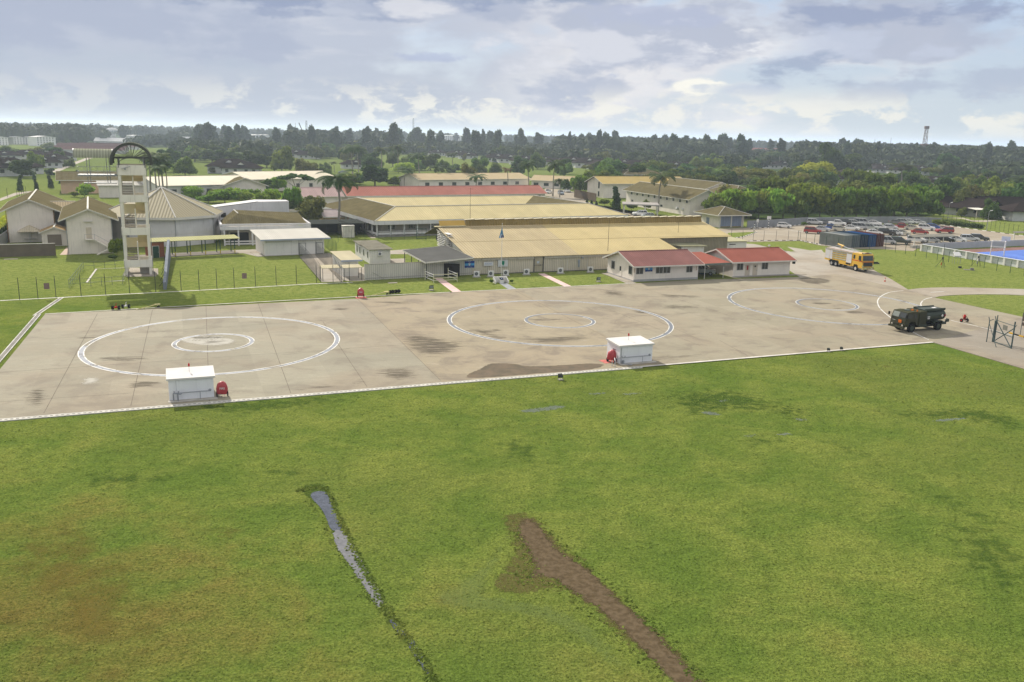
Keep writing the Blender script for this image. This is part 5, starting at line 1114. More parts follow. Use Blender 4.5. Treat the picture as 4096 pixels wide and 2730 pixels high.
mb = MB(); mb.box(-1.2, .3, -.4, .4, .0, .06); o = mb.build('manhole_cover', PALEC); tag(o, 'pale rectangular manhole slab in the grass left of the rail frame', 'manhole'); o.location = g('S4', 725, 1200); o.rotation_euler = (0, 0, HR)
mb = MB(); mb.box(-.9, 1.3, -.3, .3, 0, .08); o = mb.build('manhole_cover', PALEC); tag(o, 'pale slab in the grass below the brown yard wall', 'manhole'); o.location = g('S1', 110, 965); o.rotation_euler = (0, 0, HR)
A, B = g('S6', 507, 632), g('S6', 1218, 603)
ro, L = frame2('office', 'cream office with a faded dusky red roof at the apron edge', 'building', A, B); D = 9.8; He = 3.05
wall_gable(ro, 0, L, 0, D, He, 4.55, 'x', WALL); roof_gable(ro, 0, L, 0, D, He, 4.6, 'x', (REDR1, REDR1), 1.0, .62, fascia=True);
mb = MB(); mb.box(-.02, L+.02, -.06, 0, 0, .38); mb.build('plinth', mat('grey plinth', (.38, .37, .36), .85), ro)
mb = MB(); mb.box(-.05, 0, .03, D, 0, .25); mb.build('plinth', MATS['grey plinth'], ro)
for s_, w_ in ((.4, 1.4), (4.25, 1.38), (5.72, 1.38), (10.3, 1.25)): window(ro, 'F', L, D, s_, 1.28, w_, 1.45, 2)
for y, w_ in ((.55, 1.3), (7.0, 1.3)): window(ro, 'L', L, D, y, 1.1, w_, 1.45, 1)
dd = door(ro, 'L', L, D, 4.3, 1.0, 2.15, WALL); mb = MB(); wbox(mb, 'L', L, D, 4.5, 5.1, .04, .06, 1.2, 2.0); mb.build('door_glass', GLASSD, dd)
a, w_, h_ = wallsign('S6', 635, 457, 718, 521, A, vdir(A, B)); blue_sign(a, vdir(A, B), w_, h_, 'blue banded unit sign between the windows of the red roofed office', (5,), (8, 5))
mb = MB(); mb.box(-1.3, 0, -.2, D, -.02, .08); mb.build('step', PALEC, ro)
for x in (.08, L-.4): mb = MB(); mb.tube((x, -.08, 1.6), (x, -.08, 3.0), .03, 5); mb.build('downpipe', mat('rusty pipe', (.3, .17, .08)), ro)
A, B = g('S6', 1605, 582), g('S6', 2232, 556)
rr, L = frame2('office', 'cream office with a bright red roof right of the carport', 'building', A, B); D = 9.2
wall_gable(rr, 0, L, 0, D, He, 4.45, 'x', WALL); roof_gable(rr, 0, L, 0, D, He, 4.5, 'x', REDR2, .85, .75)
for s_ in (.75, 6.1): window(rr, 'F', L, D, s_, 1.25, 1.35, 1.35, 2)
dd = door(rr, 'F', L, D, 2.55, 1.0, 2.15, mat('cream leaf', (.52, .45, .36), .7)); mb = MB(); wbox(mb, 'F', L, D, 2.85, 3.2, .05, .07, 1.25, 2.05, 0); mb.build('door_glass', mat('red poster', (.3, .03, .03), .5), dd)
dd = door(rr, 'F', L, D, 4.2, 1.0, 2.15, MATS['cream leaf']); mb = MB(); wbox(mb, 'F', L, D, 4.5, 4.85, .05, .07, 1.7, 2.0); mb.build('door_glass', GLASSD, dd)
for s_ in (.3, 7.4): mb = MB(); wbox(mb, 'F', L, D, s_, s_+.95, .02, .38, 2.62, 2.95); mb.build('wall_air_conditioner', mat('unit grey', (.25, .25, .24), .6), rr)
mb = MB(); mb.box(-.02, L+.02, -.06, 0, 0, .2); mb.build('plinth', MATS['grey plinth'], rr); mb = MB(); mb.box(-.2, L+3.5, -.6, -.06, 0, .1); mb.build('step', PALEC, rr)
mb = MB(); mb.box(L+.3, L+.75, -.5, -.2, 2.1, 2.6); mb.box(L, L+.3, -.4, -.35, 2.3, 2.36); mb.build('wall_lamp', DARKST, rr)
mb = MB(); mb.tube((L-1.5, D/2, 4.5), (L-1.5, D/2, 4.8), .04, 5); mb.tube((L-1.7, D/2, 4.9), (L-1.3, D/2, 4.9), .12, 8); mb.build('roof_vent', WHITE, rr)
CA, CB = g('S6', 1218, 603), g('S6', 1605, 582); cp, L = frame2('carport', 'carport with a low red roof between the two red roofed offices', 'carport', CA, CB)
mb = MB(); mb.slab([(.62, -.3, 2.72), (L-.72, -.3, 2.72), (L-.72, 8.8, 3.5), (.62, 8.8, 3.5)], .1); r_ = mb.build('roof', REDR2, cp); mb = MB(); mb.box(.62, L-.72, -.36, -.3, 2.42, 2.75); mb.build('gutter', mat('green grey gutter', (.14, .17, .15), .7), r_)
for x in (1.35, 5.4): mb = MB(); mb.tube((x, -.1, 0), (x, -.1, 2.5), .06, 6); mb.build('post', TRIM, cp)
mb = MB(); mb.box(2.6, L-.01, 8.6, 8.75, 0, 3.1); mb.build('back_wall', WALL, cp)
mb = MB(); mb.box(4.1, 5.2, 4.6, 5.3, 0, .5); mb.build('crate', mat('dark green crate', (.03, .08, .06), .6), cp)
A, B = g('S6', 1385, 300), g('S6', 1738, 290); A = g('S6', 1400, 345); B = g('S6', 1750, 335)
wc, L = frame2('container_office', 'white container office behind the bright red roof', 'cabin', A, B); D = 6
mb = MB(); mb.box(0, L, 0, D, 0, 3.0); mb.build('wall', WALLW, wc); mb = MB(); mb.slab([(-.3, -.35, 3.05), (L+.5, -.35, 3.05), (L+.1, D+.3, 3.25), (-1.2, D+.3, 3.25)], .1); mb.build('roof', mat('sage cream sheet', (.36, .34, .22), .65, .06, .5), wc)
mb = MB(); mb.box(-.35, 0, 1.4, 2.2, 1.9, 2.5); mb.build('wall_air_conditioner', WHITE, wc); mb = MB(); mb.box(3.6, 5.1, -.05, 0, 2.3, 2.45); mb.build('vent', DARKIN, wc)
lr0 = g('S6', 1040, 235, 3.2); lo = thing('lean_to', 'low olive roofed lean-to against the hangar side', 'shed', (lr0[0], lr0[1], 0), HR)
mb = MB(); mb.box(.2, 5.5, .2, 6.5, 0, 3.0); mb.build('wall', WALLG, lo); mb = MB(); mb.slab([(-.2, -.2, 3.2), (6.0, -.3, 3.1), (3.6, 9.2, 3.9), (-4.6, 7.0, 3.5)], .12); mb.build('roof', mat('dull green roof', (.22, .215, .14), .7, .08, .5), lo)
def mast(loc, H, label, r=.035, cat='antenna', stays=True, name='antenna_mast', ms=None):
    t = thing(name, label, cat, loc); mb = MB(); mb.tube((0, 0, 0), (0, 0, H), r, 5, r*.5); mb.build('pole', ms or DARKST, t)
    if stays: mb = MB(); mb.tube((-.5, 0, H*.96), (.5, 0, H*.96), .015, 4); mb.tube((0, -.4, H*.92), (0, .4, H*.92), .015, 4); mb.build('aerial', ms or DARKST, t)
    return t
for k, u, v, u2, v2, zb, lb_ in (('R4', 268, 1340, 248, 905, 6.8, 'thin tall aerial standing on the hangar ridge left of the flagpole'), ('S6', 225, 290, 238, -60, 3.6, 'thin aerial on the eave of the yellow roof left of the red roofed office'), ('R5', 1040, 1540, 1045, 1365, 4.6, 'short stayed aerial on the yellow roof near its right end')):
    b_ = g(k, u, v, zb); H_ = hz(k, u2, v2, b_)-zb; mast(b_, H_, lb_, .045)
di = thing('satellite_dish', 'dark satellite dish beside the hangar gable', 'satellite dish', g('S4', 1278, 790), radians(200)); mb = MB()
mb.tube((0, 0, 0), (0, 0, 2.4), .05, 6); mb.build('pole', STEEL, di); mb = MB()
for i in range(16):
    for j in range(4):
        P_ = []
        for a_, b2 in ((i, j), (i+1, j), (i+1, j+1), (i, j+1)): t = 2*pi*a_/16; rr_ = .75*b2/4; P_.append((rr_*cos(t), -.25+rr_*rr_*.35-.0, 2.6+rr_*sin(t)))
        mb.poly(P_ if j else P_[1:])
mb.build('dish', mat('dish grey', (.10, .10, .10), .6), di)
def fence(pts, H, step, label, name='security_fence', post=DARKST, r=.045, wires=3, y_arms=False, lean=.35, cat='fence', base=None, top=None):
    o0 = Vector(pts[0]); t = thing(name, label, cat, o0); W = MB(); cnt = 0
    for si, (a, b) in enumerate(zip(pts, pts[1:])):
        n = max(1, round((b-a).length/step)); d = (b-a)/n; nr = Vector((-d.y, d.x, 0)).normalized()
        for i in range(n+(1 if si == len(pts)-2 else 0)):
            p = a+d*i-o0; mb = MB(); mb.tube(p, p+Vector((0, 0, H-lean)), r, 5)
            if y_arms: mb.tube(p+Vector((0, 0, H-lean)), p+Vector((0, 0, H))+nr*.3, r*.8, 4); mb.tube(p+Vector((0, 0, H-lean)), p+Vector((0, 0, H))-nr*.3, r*.8, 4)
            else: mb.tube(p+Vector((0, 0, H-lean)), p+Vector((0, 0, H))+nr*.12, r*.8, 4)
            if cnt < 95: mb.build('post', post, t)
            cnt += 1
        for k in range(wires): z = H*(k+.4)/wires; W.tube(a-o0+Vector((0, 0, z)), b-o0+Vector((0, 0, z)), .006, 3, caps=False)
    W.build('wire', post, t); return t
fence([g('S1', -190, 1450), g('S1', 225, 1425), g('S1', 640, 1400), g('S2', 197, 1352), g('S2', 785, 1325), g('S2', 1390, 1290), g('S3', 1275, 1160), g('S3', 1735, 1135)], 3.1, 3.0, 'long dark post and wire fence along the lawn edge above the left landing circle')
fence([g('S3', 1030, 790), g('S3', 1335, 1152)], 2.9, 1.5, 'close posted fence at the left side of the paved lane', wires=6)
fence([g('S3', 1265, 780), g('S3', 1620, 1150)], 2.9, 1.5, 'close posted fence at the right side of the paved lane', wires=6)
fence([g('S3', 1395, 660), g('S3', 1560, 790)], 2.9, 1.7, 'green fence running back beside the white store', post=GREENP, wires=6)
fence([g('S4', 10, 690), g('S4', 175, 670), g('S4', 345, 665), g('S4', 510, 662), g('S4', 840, 655), g('S4', 1060, 650), g('S4', 1240, 680)], 2.6, 3.4, 'thin green fence across the inner lawn before the courtyard block', post=GREENP, r=.03)
gt_ = thing('fence_gate', 'green wire gate in the inner lawn fence', 'gate', g('S4', 993, 652), radians(-20)); mb = MB()
for a, b in (((0, 0, 0), (0, 0, 3)), ((2.4, 0, 0), (2.4, 0, 2.7)), ((0, 0, 2.5), (2.4, 0, 2.5)), ((0, 0, .2), (2.4, 0, .2)), ((0, 0, 1.3), (2.4, 0, 1.3))): mb.tube(a, b, .06, 5)
mb.build('gate_frame', GREENP, gt_)
fence([g('S7', 102, 283), g('S7', 265, 320), g('S7', 500, 350), g('S7', 970, 380), g('S7', 1070, 400), g('S7', 1272, 437), g('S7', 1600, 497), g('S7', 1833, 533), g('S7', 2078, 583), g('S7', 2350, 632), g('S7', 2700, 705)], 2.5, 3.0, 'green post fence between the car park, the courts and the right lawn', post=GREENP, r=.05)
fence([g('S6', 1590, 160), g('S6', 1715, 178), g('S6', 1950, 180), g('S6', 2353, 178), g('S7', 102, 283)], 2.6, 3.0, 'fence in front of the car park entrance', post=DARKST, r=.04)
fence([g('R7', 905, 1352), g('R7', 1200, 1400), g('R7', 1430, 1440), g('R7', 1900, 1530), g('R7', 2300, 1600)], 2.7, 2.4, 'fence with forked post tops behind the car park at right', post=DARKST, r=.04, y_arms=True)
fence([g('R1', -30, 1035), g('R1', 230, 1036), g('R1', 350, 1000)], 3.0, 3.2, 'dark fence along the far left road', post=DARKST, r=.06)
hpts = [g('S1', -30, 730), g('S1', 60, 655), g('S1', 118, 600)]
fence(hpts, 1.6, 1.1, 'low black paling below the yellow hedge at the far left', post=DARKST, r=.05, lean=.05)
NOT_ = mat('rusty notice plate', (.22, .155, .14), .8, .1, 2)
def plate(u, v, k, wz, lb_, z0, rz=HR):
    b_ = g(k, u, v); mb = MB(); mb.box(-.35, .35, -.02, .02, z0, z0+.85); o = mb.build('notice_plate', NOT_); o.location = b_; o.rotation_euler = (0, 0, rz); tag(o, lb_, 'notice plate'); return o
plate(545, 1408, 'S1', 0, 'brown notice plate on the lawn edge fence at far left', 1.3)
plate(277, 1214, 'S3', 0, 'brown notice plate on the lawn edge fence left of the white store', 1.3)
GT = mat('grey green gate steel', (.07, .10, .10), .6, .1, 1)
gA, gB = g('U7', 850, 1200), g('U7', 1515, 1450); ga_, L = frame2('swing_gate', 'tall cross braced steel gate leaf standing open at the right edge', 'gate', gA, gB); Hg = 3.1
for n_, a, b, r in (('gate_post', (0, 0, 0), (0, 0, 2.75), .17), ('gate_post', (0.15, 0, 2.6), (.15, 0, 3.5), .06), ('gate_stile', (L, 0, 0), (L, 0, 3.4), .085), ('gate_rail', (.1, 0, 2.85), (L, 0, 2.85), .04), ('gate_rail', (.1, 0, 1.45), (L, 0, 1.45), .05), ('gate_rail', (.1, 0, .15), (L, 0, .15), .045), ('diagonal_brace', (.15, 0, 2.7), (L-.05, 0, .1), .06), ('diagonal_brace', (.15, 0, .2), (L-.05, 0, 2.55), .06)):
    mb = MB(); mb.tube(a, b, r, 8); mb.build(n_, GT, ga_)
mb = MB(); mb.box(L*.42, L*.66, -.06, -.03, 2.0, 2.6); mb.build('notice', mat('grey notice', (.17, .17, .145), .8), ga_)
mb = MB(); mb.tube((0, 0, 2.7), (-.45, .1, 3.25), .05, 5); mb.tube((L, 0, 2.6), (L+.4, 0, 3.1), .03, 4); mb.build('top_arm', GT, ga_)
g0 = g('U7', 605, 1200); gp_ = thing('gate_support', 'forked steel post with a long stay left of the open gate', 'post', g0, ga_.rotation_euler.z)
mb = MB(); mb.tube((0, 0, 0), (0, 0, 2.75), .055, 6); mb.tube((0, 0, 2.75), (-.25, 0, 3.2), .05, 5); mb.tube((0, 0, 2.75), (.45, .2, 3.05), .04, 5); mb.build('post', GT, gp_)
mb = MB(); mb.tube((0, -.02, 2.5), (2.9, -.6, .05), .04, 5); mb.build('stay', GT, gp_)
nb0 = g('U7', 1845, 940); nb = thing('notice_board', 'brown notice board on two posts at the right picture edge', 'notice board', nb0, radians(-50))
mb = MB(); mb.tube((0, 0, 0), (0, 0, 3.0), .04, 5); mb.tube((1.8, 0, 0), (1.8, 0, 3.0), .04, 5); mb.build('post', GT, nb); mb = MB(); mb.box(.02, 1.78, -.04, .04, 1.9, 3.1); mb.box(.02, 1.78, -.03, .03, 1.3, 1.75); mb.build('board', mat('brown board', (.20, .16, .13), .8), nb)
mb = MB()
for i in range(6):
    p, q_ = g('U7', 1450, 880)+(g('U7', 1992, 1040)-g('U7', 1450, 880))*(i/3.), g('U7', 1450, 880)+(g('U7', 1992, 1040)-g('U7', 1450, 880))*((i+.9)/3.)
    nr = Vector((-(q_-p).y, (q_-p).x, 0)).normalized()*.08; z = Vector((0, 0, .2)); mb.hexa([p-nr, q_-nr, q_+nr, p+nr, p-nr+z, q_-nr+z, q_+nr+z, p+nr+z], i % 2)
struct('kerb', mb, [mat('kerb yellow', (.55, .33, .03), .7), BK])
cwA, cwB = g('S7', 1332, 385), g('S7', 2353, 560); cw, L = frame2('court_wall', 'low white panelled wall with piers in front of the blue court', 'wall', cwA, cwB+(cwB-cwA)*.3)
PW = mat('white wall panel', (.60, .61, .60), .85, .05, .6, streak=.15)
mb = MB(); mb.box(0, L, 0, .15, 0, 1.45); mb.build('panel', PW, cw)
for i in range(12): mb = MB(); x = i*L/11.0; mb.box(x-.2, x+.25, -.3, .0, 0, 1.5); mb.build('pier', WALLW, cw)
mb = MB(); mb.box(0, L, -.32, .18, 1.5, 1.58); mb.build('coping', PW, cw)
cq, L2 = frame2('court_wall', 'plain grey white wall along the far side of the blue court', 'wall', g('S7', 1345, 375), g('S7', 1760, 330)+Vector((0, 0, 0))); L3 = 42
cq.rotation_euler = (0, 0, vdir(g('S7', 1335, 322, 1.45), g('S7', 2353, 283, 1.45))); mb = MB(); mb.box(0, L3, 0, .2, 0, 1.5); mb.build('panel', mat('grey white panel', (.42, .43, .47), .85, .05, .6), cq)
gl0 = g('U8', 1560, 372); gl = thing('goal_frame', 'white tubular goal and hoop frame on the blue court', 'goal', g('U8', 1640, 395), radians(-25)); Hq = 2.6
for x, y in ((0, 0), (2.7, 0), (0, 1.8), (2.7, 1.8)): mb = MB(); mb.tube((x, y, 0), (x, y, 3.3), .06, 6); mb.build('post', WHITE, gl)
mb = MB()
for z in (2.0, 3.3): mb.path([(0, 0, z), (2.7, 0, z), (2.7, 1.8, z), (0, 1.8, z), (0, 0, z)], .06, 5)
mb.build('crossbar', WHITE, gl)
mb = MB()
for i in range(14): mb.tube((2.7*i/14, .02, .05), (2.7*i/14, .02, 2.0), .012, 3)
for i in range(8): mb.tube((0, 0, .2+i*.23), (2.7, 0, .2+i*.23), .012, 3)
mb.build('net', mat('net grey', (.45, .46, .5), .8), gl)
hb = thing('basketball_backboard', 'white basketball backboard over the blue court', 'basketball hoop', g('U8', 1930, 330), radians(-25)); mb = MB(); mb.tube((0, .8, 0), (0, .8, 3.2), .08, 6); mb.tube((0, .8, 3.2), (0, 0, 3.4), .06, 5); mb.build('post', WHITE, hb); mb = MB(); mb.box(-.9, .9, -.03, .03, 2.75, 3.8); mb.build('board', WHITE, hb)
mb = MB()
for i in range(12): t, t2 = 2*pi*i/12, 2*pi*(i+1)/12; mb.tube((.23*cos(t), -.26+.23*sin(t), 3.0), (.23*cos(t2), -.26+.23*sin(t2), 3.0), .015, 4)
mb.build('hoop', mat('hoop orange', (.5, .12, .03), .5), hb)
def tripod(loc, H, label, acc):
    t = thing('weather_tripod', label, 'tripod', loc); mb = MB(); mb.tube((0, 0, 0), (0, 0, H), .045, 5); mb.build('pole', DARKST, t)
    for k in range(3): a = 2*pi*k/3+.5; mb = MB(); mb.tube((0, 0, 2.0), (1.1*cos(a), 1.1*sin(a), 0), .03, 4); mb.build('leg', DARKST, t)
    mb = MB(); mb.box(-.12, .12, -.12, .12, 1.7, 2.1); mb.build('box', DARKST, t); mb = MB(); mb.tube((-.3, -.2, .5), (-.25, -.2, 1.05), .09, 8); mb.build('canister', acc, t)
h_ = lambda u, v, u2, v2: hz('U8', u2, v2, g('U8', u, v))
tripod(g('U8', 615, 640), h_(615, 640, 672, 140), 'tall stayed mast on a tripod with a small red canister on the right lawn', mat('orange canister', (.4, .08, .02), .6))
tripod(g('U8', 1370, 610), h_(1370, 610, 1393, 375), 'short instrument tripod by the fence before the court wall', STEEL)
sp_ = thing('instrument_stand', 'sloping white panel on four thin legs on the right lawn', 'instrument stand', g('U8', 905, 560), radians(15)); mb = MB()
mb.slab([(-.9, -.7, 1.75), (.8, -.7, 1.75), (1.0, .5, 2.4), (-.6, .5, 2.4)], .06); mb.build('panel', WHITE, sp_)
for x, y in ((-.7, -.5), (.7, -.5), (.85, .4), (-.5, .4)): mb = MB(); mb.tube((x, y, 0), (x, y, 1.9 if y < 0 else 2.2), .03, 4); mb.build('leg', STEEL, sp_)
mb = MB(); mb.box(-.9, 1.0, -.5, .4, .0, .08); mb.box(.2, .8, -.3, .2, .08, .45); o = mb.build('instrument_box', mat('dull box', (.2, .19, .17), .8)); tag(o, 'low flat box on the right lawn below the court wall', 'box'); o.location = g('U8', 1190, 690); o.rotation_euler = (0, 0, -.3)
mb = MB(); mb.box(-.25, .25, -.2, .2, 0, .35); o = mb.build('instrument_box', DARKST); tag(o, 'small dark box on the right lawn left of the low flat box', 'box'); o.location = g('U8', 1000, 650)
cone = thing('traffic_cone', 'orange and white traffic cone on the concrete in front of the fire engine', 'traffic cone', g('S7', 968, 692)); mb = MB(); OR_ = mat('cone orange', (.55, .08, .03), .6)
mb.box(-.22, .22, -.22, .22, 0, .05); mb.tube((0, 0, .05), (0, 0, .3), .16, 12, .11, mi=0); mb.tube((0, 0, .3), (0, 0, .5), .11, 12, .08, mi=1); mb.tube((0, 0, .5), (0, 0, .78), .08, 12, .03, mi=0); mb.build('cone_body', [OR_, WHITE], cone)
for k, (u, v, lb_) in enumerate([(870, 512, 'dark object lying on the lawn behind the fire engine')]):
    mb = MB(); mb.box(-.8, .8, -.2, .2, 0, .22); mb.tube((-.6, 0, .3), (.6, 0, .3), .1, 6); o = mb.build('hose_roll', DARKST); tag(o, lb_, 'hose'); o.location = g('S7', u, v)
def lamp(loc, H, label, rz=0, m=None, hd=None):
    t = thing('street_lamp', label, 'street lamp', loc, rz, 'street lamps'); m = m or mat('lamp post grey', (.38, .40, .39), .5)
    mb = MB(); mb.tube((0, 0, 0), (0, 0, H), .09, 6, .05); mb.tube((0, 0, H), (.5, 0, H+.25), .04, 5); mb.build('post', m, t); mb = MB(); mb.hexa([(.4, -.14, H+.15), (1.2, -.14, H+.3), (1.2, .14, H+.3), (.4, .14, H+.15), (.45, -.1, H+.3), (1.15, -.1, H+.42), (1.15, .1, H+.42), (.45, .1, H+.3)]); mb.build('lamp_head', hd or WHITE, t)
for k, u, v, u2, v2, lb_ in (('R7', 1487, 1485, 1535, 1225, 'white street lamp at the kerb behind the car park'), ('R7', 970, 1325, 1000, 1115, 'street lamp in front of the long dark roofed house right'), ('R7', 1287, 1020, 1305, 805, 'green street lamp among trees above the dark roofed houses'), ('R7', 960, 770, 975, 645, 'slim street lamp between crowns at far right'), ('R7', 1720, 740, 1735, 655, 'street lamp near the right edge among far trees'), ('R6', 1818, 735, 1828, 630, 'street lamp by the distant lawn right of the big dark tree'), ('R4', 1468, 1035, 1462, 920, 'short lamp post in the yard behind the courtyard block'), ('R3', 1916, 605, 1898, 462, 'tall lamp post on the open field in the middle distance'), ('R4', 790, 430, 793, 350, 'slender lamp post above the middle dark roofs'), ('R3', 862, 480, 862, 385, 'thin lamp post on the far field between the palms')):
    b_ = g(k, u, v); lamp(b_, hz(k, u2, v2, b_), lb_, .3)
lamp_w = thing('floodlight_pole', 'white metal pole between the trees behind the white store', 'pole', g('R2', 2215, 1420), 0); H_ = hz('R2', 2195, 1060, g('R2', 2215, 1420)); mb = MB(); mb.tube((0, 0, 0), (0, 0, H_), .12, 6, .08); mb.build('pole', STEEL, lamp_w)
def cyl_wheel(root, x, y, r, w_, side, tyre=BLACK, rim=None, n=20, name='wheel'):
    mb = MB(); mb.tube((x, y-side*w_, r), (x, y, r), r, n); wh = mb.build(name, tyre, root, False)
    mb = MB(); mb.tube((x, y, r), (x, y+side*.015, r), r*.58, 14); mb.build('rim', rim or STEEL, wh); return wh
FEY = mat('fire engine yellow', (.60, .36, .035), .35, .05, 1, spec=.5); SILV = mat('roller shutter silver', (.62, .61, .60), .35, .04, 1, metal=0, stripe=('z', .12, .12)); CHR = mat('bright metal', (.75, .75, .74), .18, .03, 1, metal=.8)
rw = g('S7', 435, 532); fw = g('S7', 672, 588); FR_ = vdir(rw, fw); d_ = (fw-rw).normalized(); side_ = Vector((-d_.y, d_.x, 0))
fe0 = fw+side_*1.22; fe = thing('fire_engine', 'yellow fire engine with silver shutters on the hardstanding', 'fire engine', (fe0[0], fe0[1], Z0), FR_)
W = 1.25; wb_ = (fw-rw).length
mb = MB(); mb.box(-wb_-2.0, 1.2, -.45, .45, .55, .95); mb.build('chassis', DARKST, fe)
prof = [(-1.15, 1.25), (-1.15, 3.42), (1.35, 3.46), (1.62, 3.30), (1.80, 2.25), (1.86, 1.45), (1.86, .75), (.75, .75), (.62, 1.15), (.3, 1.32), (-.3, 1.32), (-.62, 1.15), (-.72, .85), (-1.15, .85)]
mb = MB(); mb.prism(prof, -W, W, 'y'); cab = mb.build('cab', FEY, fe)
mb = MB(); mb.hexa([(1.675, -1.1, 3.12), (1.675, 1.1, 3.12), (1.82, 1.1, 2.2), (1.82, -1.1, 2.2), (1.70, -1.1, 3.12), (1.70, 1.1, 3.12), (1.855, 1.1, 2.2), (1.855, -1.1, 2.2)]); mb.build('windscreen', GLASSD, cab)
for sd_ in (-1, 1):
    y = sd_*(W+.012); mb = MB()
    for x0, x1, z0, z1 in ((.65, 1.4, 2.25, 3.05), (-.9, -.35, 2.3, 3.05)): mb.box(x0, x1, min(y, sd_*W-.0), max(y, sd_*W), z0, z1)
    mb.build('side_window', GLASSD, cab)
    mb = MB(); mb.box(-1.15, 1.83, min(y, sd_*W), max(y, sd_*W), 1.98, 2.14); mb.build('red_stripe', mat('red stripe', (.50, .07, .02), .5), cab)
    mb = MB(); mb.box(1.35, 1.5, sd_*W, sd_*(W+.28), 2.2, 2.26); mb.box(1.38, 1.5, sd_*(W+.2), sd_*(W+.34), 2.1, 2.75); mb.build('mirror', DARKST, cab)
mb = MB(); mb.box(1.86, 1.885, -1.24, 1.24, 1.92, 2.05); mb.build('red_stripe', MATS['red stripe'], cab)
mb = MB(); mb.box(1.86, 1.93, -1.0, 1.0, 1.15, 1.85)
for z in (1.3, 1.48, 1.66): mb.box(1.93, 1.95, -.95, .95, z, z+.05)
mb.build('grille', mat('dark grille', (.06, .06, .065), .5), cab)
mb = MB(); mb.box(1.82, 2.15, -1.28, 1.28, .55, .95); mb.build('bumper', mat('bumper yellow grey', (.38, .31, .14), .5), cab)
for sd_ in (-1, 1): mb = MB(); mb.box(2.15, 2.19, sd_*.72-.2, sd_*.72+.2, .65, .92); mb.box(1.87, 1.95, sd_*1.1-.12, sd_*1.1+.12, 1.05, 1.35); mb.build('headlight', CHR, cab)
mb = MB(); mb.box(1.1, 1.4, -1.0, 1.0, 3.47, 3.62); mb.box(1.12, 1.42, -.95, -.45, 3.49, 3.64, 1); mb.box(1.12, 1.42, .45, .95, 3.49, 3.64, 1); mb.build('light_bar', [mat('bar maroon', (.14, .05, .07), .3), CHR], cab)
mb = MB(); bx0, bx1 = -wb_-2.35, -1.28
mb.prism([(bx0, .95), (bx0, 3.25), (bx1, 3.25), (bx1, .75), (-wb_+.95+1.35, .75), (-wb_+2.1, 1.25), (-wb_-.65, 1.25), (-wb_-.75, .95)], -W+.02, W-.02, 'y'); body = mb.build('body', FEY, fe)
for sd_ in (-1, 1):
    y0_ = sd_*(W-.02); y = sd_*(W+.01); ys = (min(y0_, y), max(y0_, y))
    for x0, x1 in ((bx0+.1, bx0+1.55), (bx0+1.65, bx0+2.35), (-2.95, -1.4)): mb = MB(); mb.box(x0, x1, *ys, 1.3, 3.0); mb.build('roller_shutter', SILV, body)
    mb = MB()
    for z in (1.55, 1.95, 2.35, 2.75): mb.box(bx0+2.45, -3.05, sd_*(W-.02) if sd_ < 0 else W-.02, sd_*(W+.03) if sd_ > 0 else -W+.02, z, z+.2) if False else mb.box(bx0+2.45, -3.05, min(y0_, sd_*(W+.03)), max(y0_, sd_*(W+.03)), z, z+.2)
    mb.build('locker_tray', CHR, body)
    mb = MB(); mb.box(bx0, bx1, min(sd_*(W-.02), sd_*(W+.03)), max(sd_*(W-.02), sd_*(W+.03)), 3.05, 3.28); mb.build('awning_rail', CHR, body)
    mb = MB(); mb.box(-3.0, -1.6, *ys, .95, 1.22); mb.build('lower_recess', DARKIN, body)
mb = MB(); mb.box(bx0+.1, bx1, -1.0, 1.0, 3.26, 3.40); mb.build('roof_deck', mat('pinkish deck grey', (.40, .36, .34), .6), body)
mb = MB();
for y in (-.9, .9): mb.tube((bx0+.2, y, 3.75), (bx1-.1, y, 3.65), .03, 5)
for x in (bx0+.2, bx0+2.2, bx0+4.2, bx1-.1):
    for y in (-.9, .9): mb.tube((x, y, 3.4), (x, y, 3.72), .025, 4)
mb.build('roof_rail', STEEL, body)
mb = MB(); mb.tube((bx0+3.6, .3, 4.0), (bx0+2.2, .3, 4.15), .17, 12, .13); mb.tube((bx0+2.2, .3, 4.15), (bx0+1.8, .3, 4.2), .13, 10, .17); mb.tube((bx0+3.0, .3, 3.4), (bx0+3.0, .3, 4.0), .12, 8); mb.tube((bx0+3.6, .3, 4.0), (bx0+4.9, .2, 3.75), .07, 8, mi=1); mb.tube((bx0+4.9, .2, 3.75), (bx1, .1, 3.6), .06, 8, mi=1); mb.build('water_cannon', [FEY, STEEL], fe)
RIMG = mat('wheel rim grey', (.30, .30, .29), .4, .05, 2)
for x in (0, -wb_, -wb_+1.35):
    for sd_ in (-1, 1): cyl_wheel(fe, x, sd_*W, .52, .32, sd_, rim=CHR if x == 0 else RIMG)
for sd_ in (-1, 1):
    mb = MB()
    for x in (0, -wb_, -wb_+1.35):
        for i in range(8): t, t2 = pi*i/8, pi*(i+1)/8; mb.tube((x+.66*cos(t), sd_*(W-.05), .55+.66*sin(t)), (x+.66*cos(t2), sd_*(W-.05), .55+.66*sin(t2)), .07, 5)
    mb.build('wheel_arch', DARKST, fe)
mb = MB(); mb.box(-1.25, -.7, -1.2, 1.2, .5, 1.1); mb.build('step_tank', mat('engine bay', (.14, .12, .11), .6), fe)
OLG = mat('army dark green', (.030, .042, .030), .55, .12, 1.2, spec=.35); OLG2 = mat('army brown green', (.055, .055, .036), .65, .12, 1.2)
fwn = g('U3', 830, 1040); rwn = g('U3', 1660, 970); GR_ = vdir(rwn, fwn); d_ = (fwn-rwn).normalized(); lw = Vector((-d_.y, d_.x, 0)); W = 1.22
g0_ = fwn-lw*(W); wbl = (fwn-rwn).length; lo_ = thing('fuel_lorry', 'dark green army fuel lorry with orange plate on the apron', 'lorry', (g0_[0], g0_[1], Z0), GR_)
